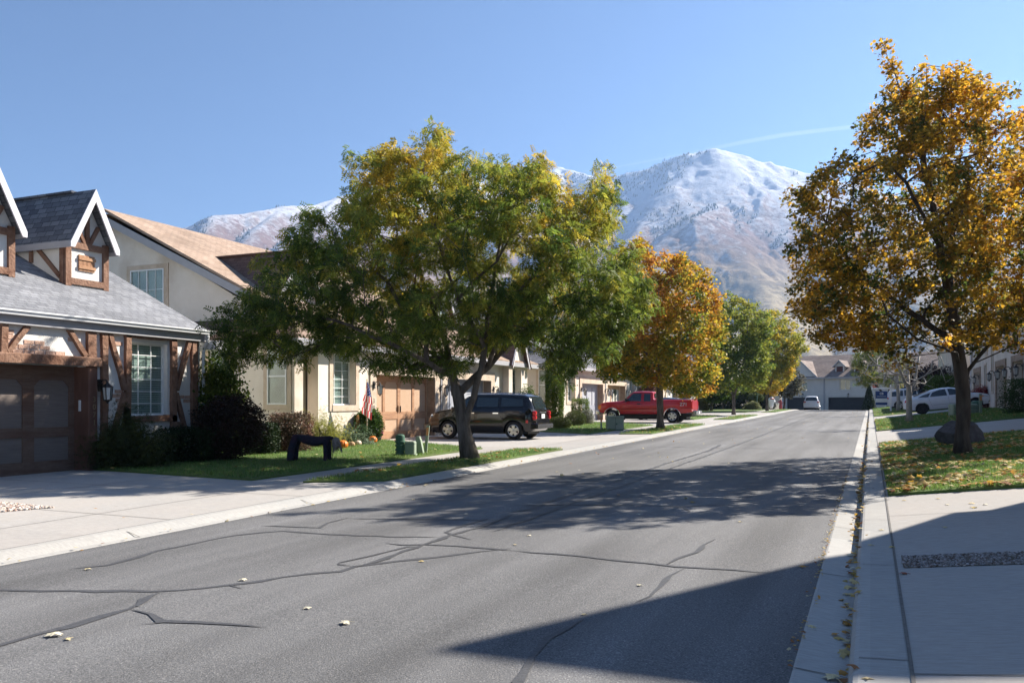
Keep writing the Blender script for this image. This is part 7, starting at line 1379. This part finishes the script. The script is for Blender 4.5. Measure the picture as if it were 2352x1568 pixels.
def flowers(px, py, label, w, h, cols, pot, seed, group="potted chrysanthemums"):
    p = onG(px, py, .03); T = Thing("flower_pot", label, "potted flowers", p, 0, group); rg = np.random.default_rng(seed); T.part("pot", MB().lathe([(.09, 0), (.13, .24), (.14, .26), (.12, .25)], n=18), pot)
    n = 900; u = rg.normal(size=(n, 3)); u /= np.linalg.norm(u, axis=1)[:, None]; u[:, 2] = np.abs(u[:, 2]); q = u*np.array([w/2, w/2, h])*(.6+.4*rg.random((n, 1))); q[:, 2] += .22
    T.part("leaves", inst_mesh("leaves", OVAL[0], OVAL[1], q, rotmats(rg, n), rg.uniform(.03, .06, n), leafcols(rg, q, [(.03, .06, .02), (.07, .11, .04)], 2), LEAFM), None)
    n = 420; u = rg.normal(size=(n, 3)); u[:, 2] = np.abs(u[:, 2])+.25; u /= np.linalg.norm(u, axis=1)[:, None]; q = u*np.array([w/2, w/2, h])*1.02; q[:, 2] += .23
    T.part("blooms", inst_mesh("blooms", MAPLE[0], MAPLE[1], q, rotmats(rg, n, .5), rg.uniform(.018, .03, n), np.array(cols)[rg.integers(0, len(cols), n)], LEAFM), None)
flowers(806, 1012, "golden yellow chrysanthemums in a metal bucket by the cream wall", .62, .34, [(.75, .48, .02), (.65, .38, .02), (.8, .6, .05)], STEEL, 1); flowers(869, 1014, "small mauve chrysanthemums at the corner of the brown garage door", .34, .22, [(.35, .05, .14), (.45, .12, .2)], M("dark_pot", (.06, .03, .03)), 2)
shrub("flower_bed", "low grey green perennials around the pumpkins", at(795, 1018, -15.3), 1.7, .7, .42, [(.05, .08, .04), (.10, .14, .08), (.2, .24, .18)], 140, 2600, .05, 'dome', mat=LEAFM, cat="plants", rough=.4)
shrub("flower_bed", "dark leafy perennials between the flagpole and the round shrub", at(828, 1012, -15.5), .9, .6, .55, [(.02, .04, .02), (.05, .09, .03)], 141, 1800, .05, 'dome', mat=LEAFM, cat="plants", rough=.4)
shrub("scarecrow_shock", "small dry corn bundle against the cream wall beside the round shrub", at(822, 985, -16.0), .35, .3, .8, [(.35, .2, .08), (.5, .32, .15)], 142, 500, .10, 'cone', mat=LEAFM, cat="corn bundle", mode='droop', rough=.3)
# inflatable ghost and ornaments at the far corner
p = atZ(1771, 925, 94); p.z = float(gz(p.x, p.y)); T = Thing("inflatable_ghost", "white inflatable ghost with a pointed blue hat at the far left corner", "halloween decoration", p, TH)
skin_body("body", [(0, 0, .12), (-.02, 0, .6), (.04, 0, 1.1), (.06, 0, 1.45), (-.3, 0, 1.05), (-.5, 0, 1.2), (.36, 0, .95), (.52, 0, .9)], [(0, 1), (1, 2), (2, 3), (2, 4), (4, 5), (2, 6), (6, 7)], [.30, .25, .28, .26, .12, .09, .12, .09], M("inflatable_white", (.8, .8, .82), rough=.5), T); T.part("hat", MB().lathe([(.30, 1.62), (.26, 1.68), (.14, 1.8), (.02, 2.15)], (.06, 0, 0), 14), M("hat_blue", (.05, .07, .35))); T.part("scarf", MB().lathe([(.28, 1.18), (.30, 1.24), (.28, 1.30)], (.05, 0, 0), 14), SR)
[T.part("eye", MB().lathe([(.05, -.02), (.05, .02)], (x, -.25, 1.5), 10, 'Y'), BLKP) for x in (-.04, .15)]
p = atZ(1793, 925, 96); p.z = float(gz(p.x, p.y)); T = Thing("lawn_ornament", "small dark red ornament on the lawn right of the white ghost", "ornament", p, TH); T.part("body", MB().lathe([(.16, 0), (.20, .4), (.12, .75), (.16, .95), (.05, 1.15)], n=12), M("ornament_red", (.25, .04, .05), (.35, .08, .08), scale=8)); T.part("arm", MB().tube([(-.32, 0, .95), (0, 0, .7), (.3, 0, .8)], .06, 6), M("ornament_red", (.25, .04, .05)))
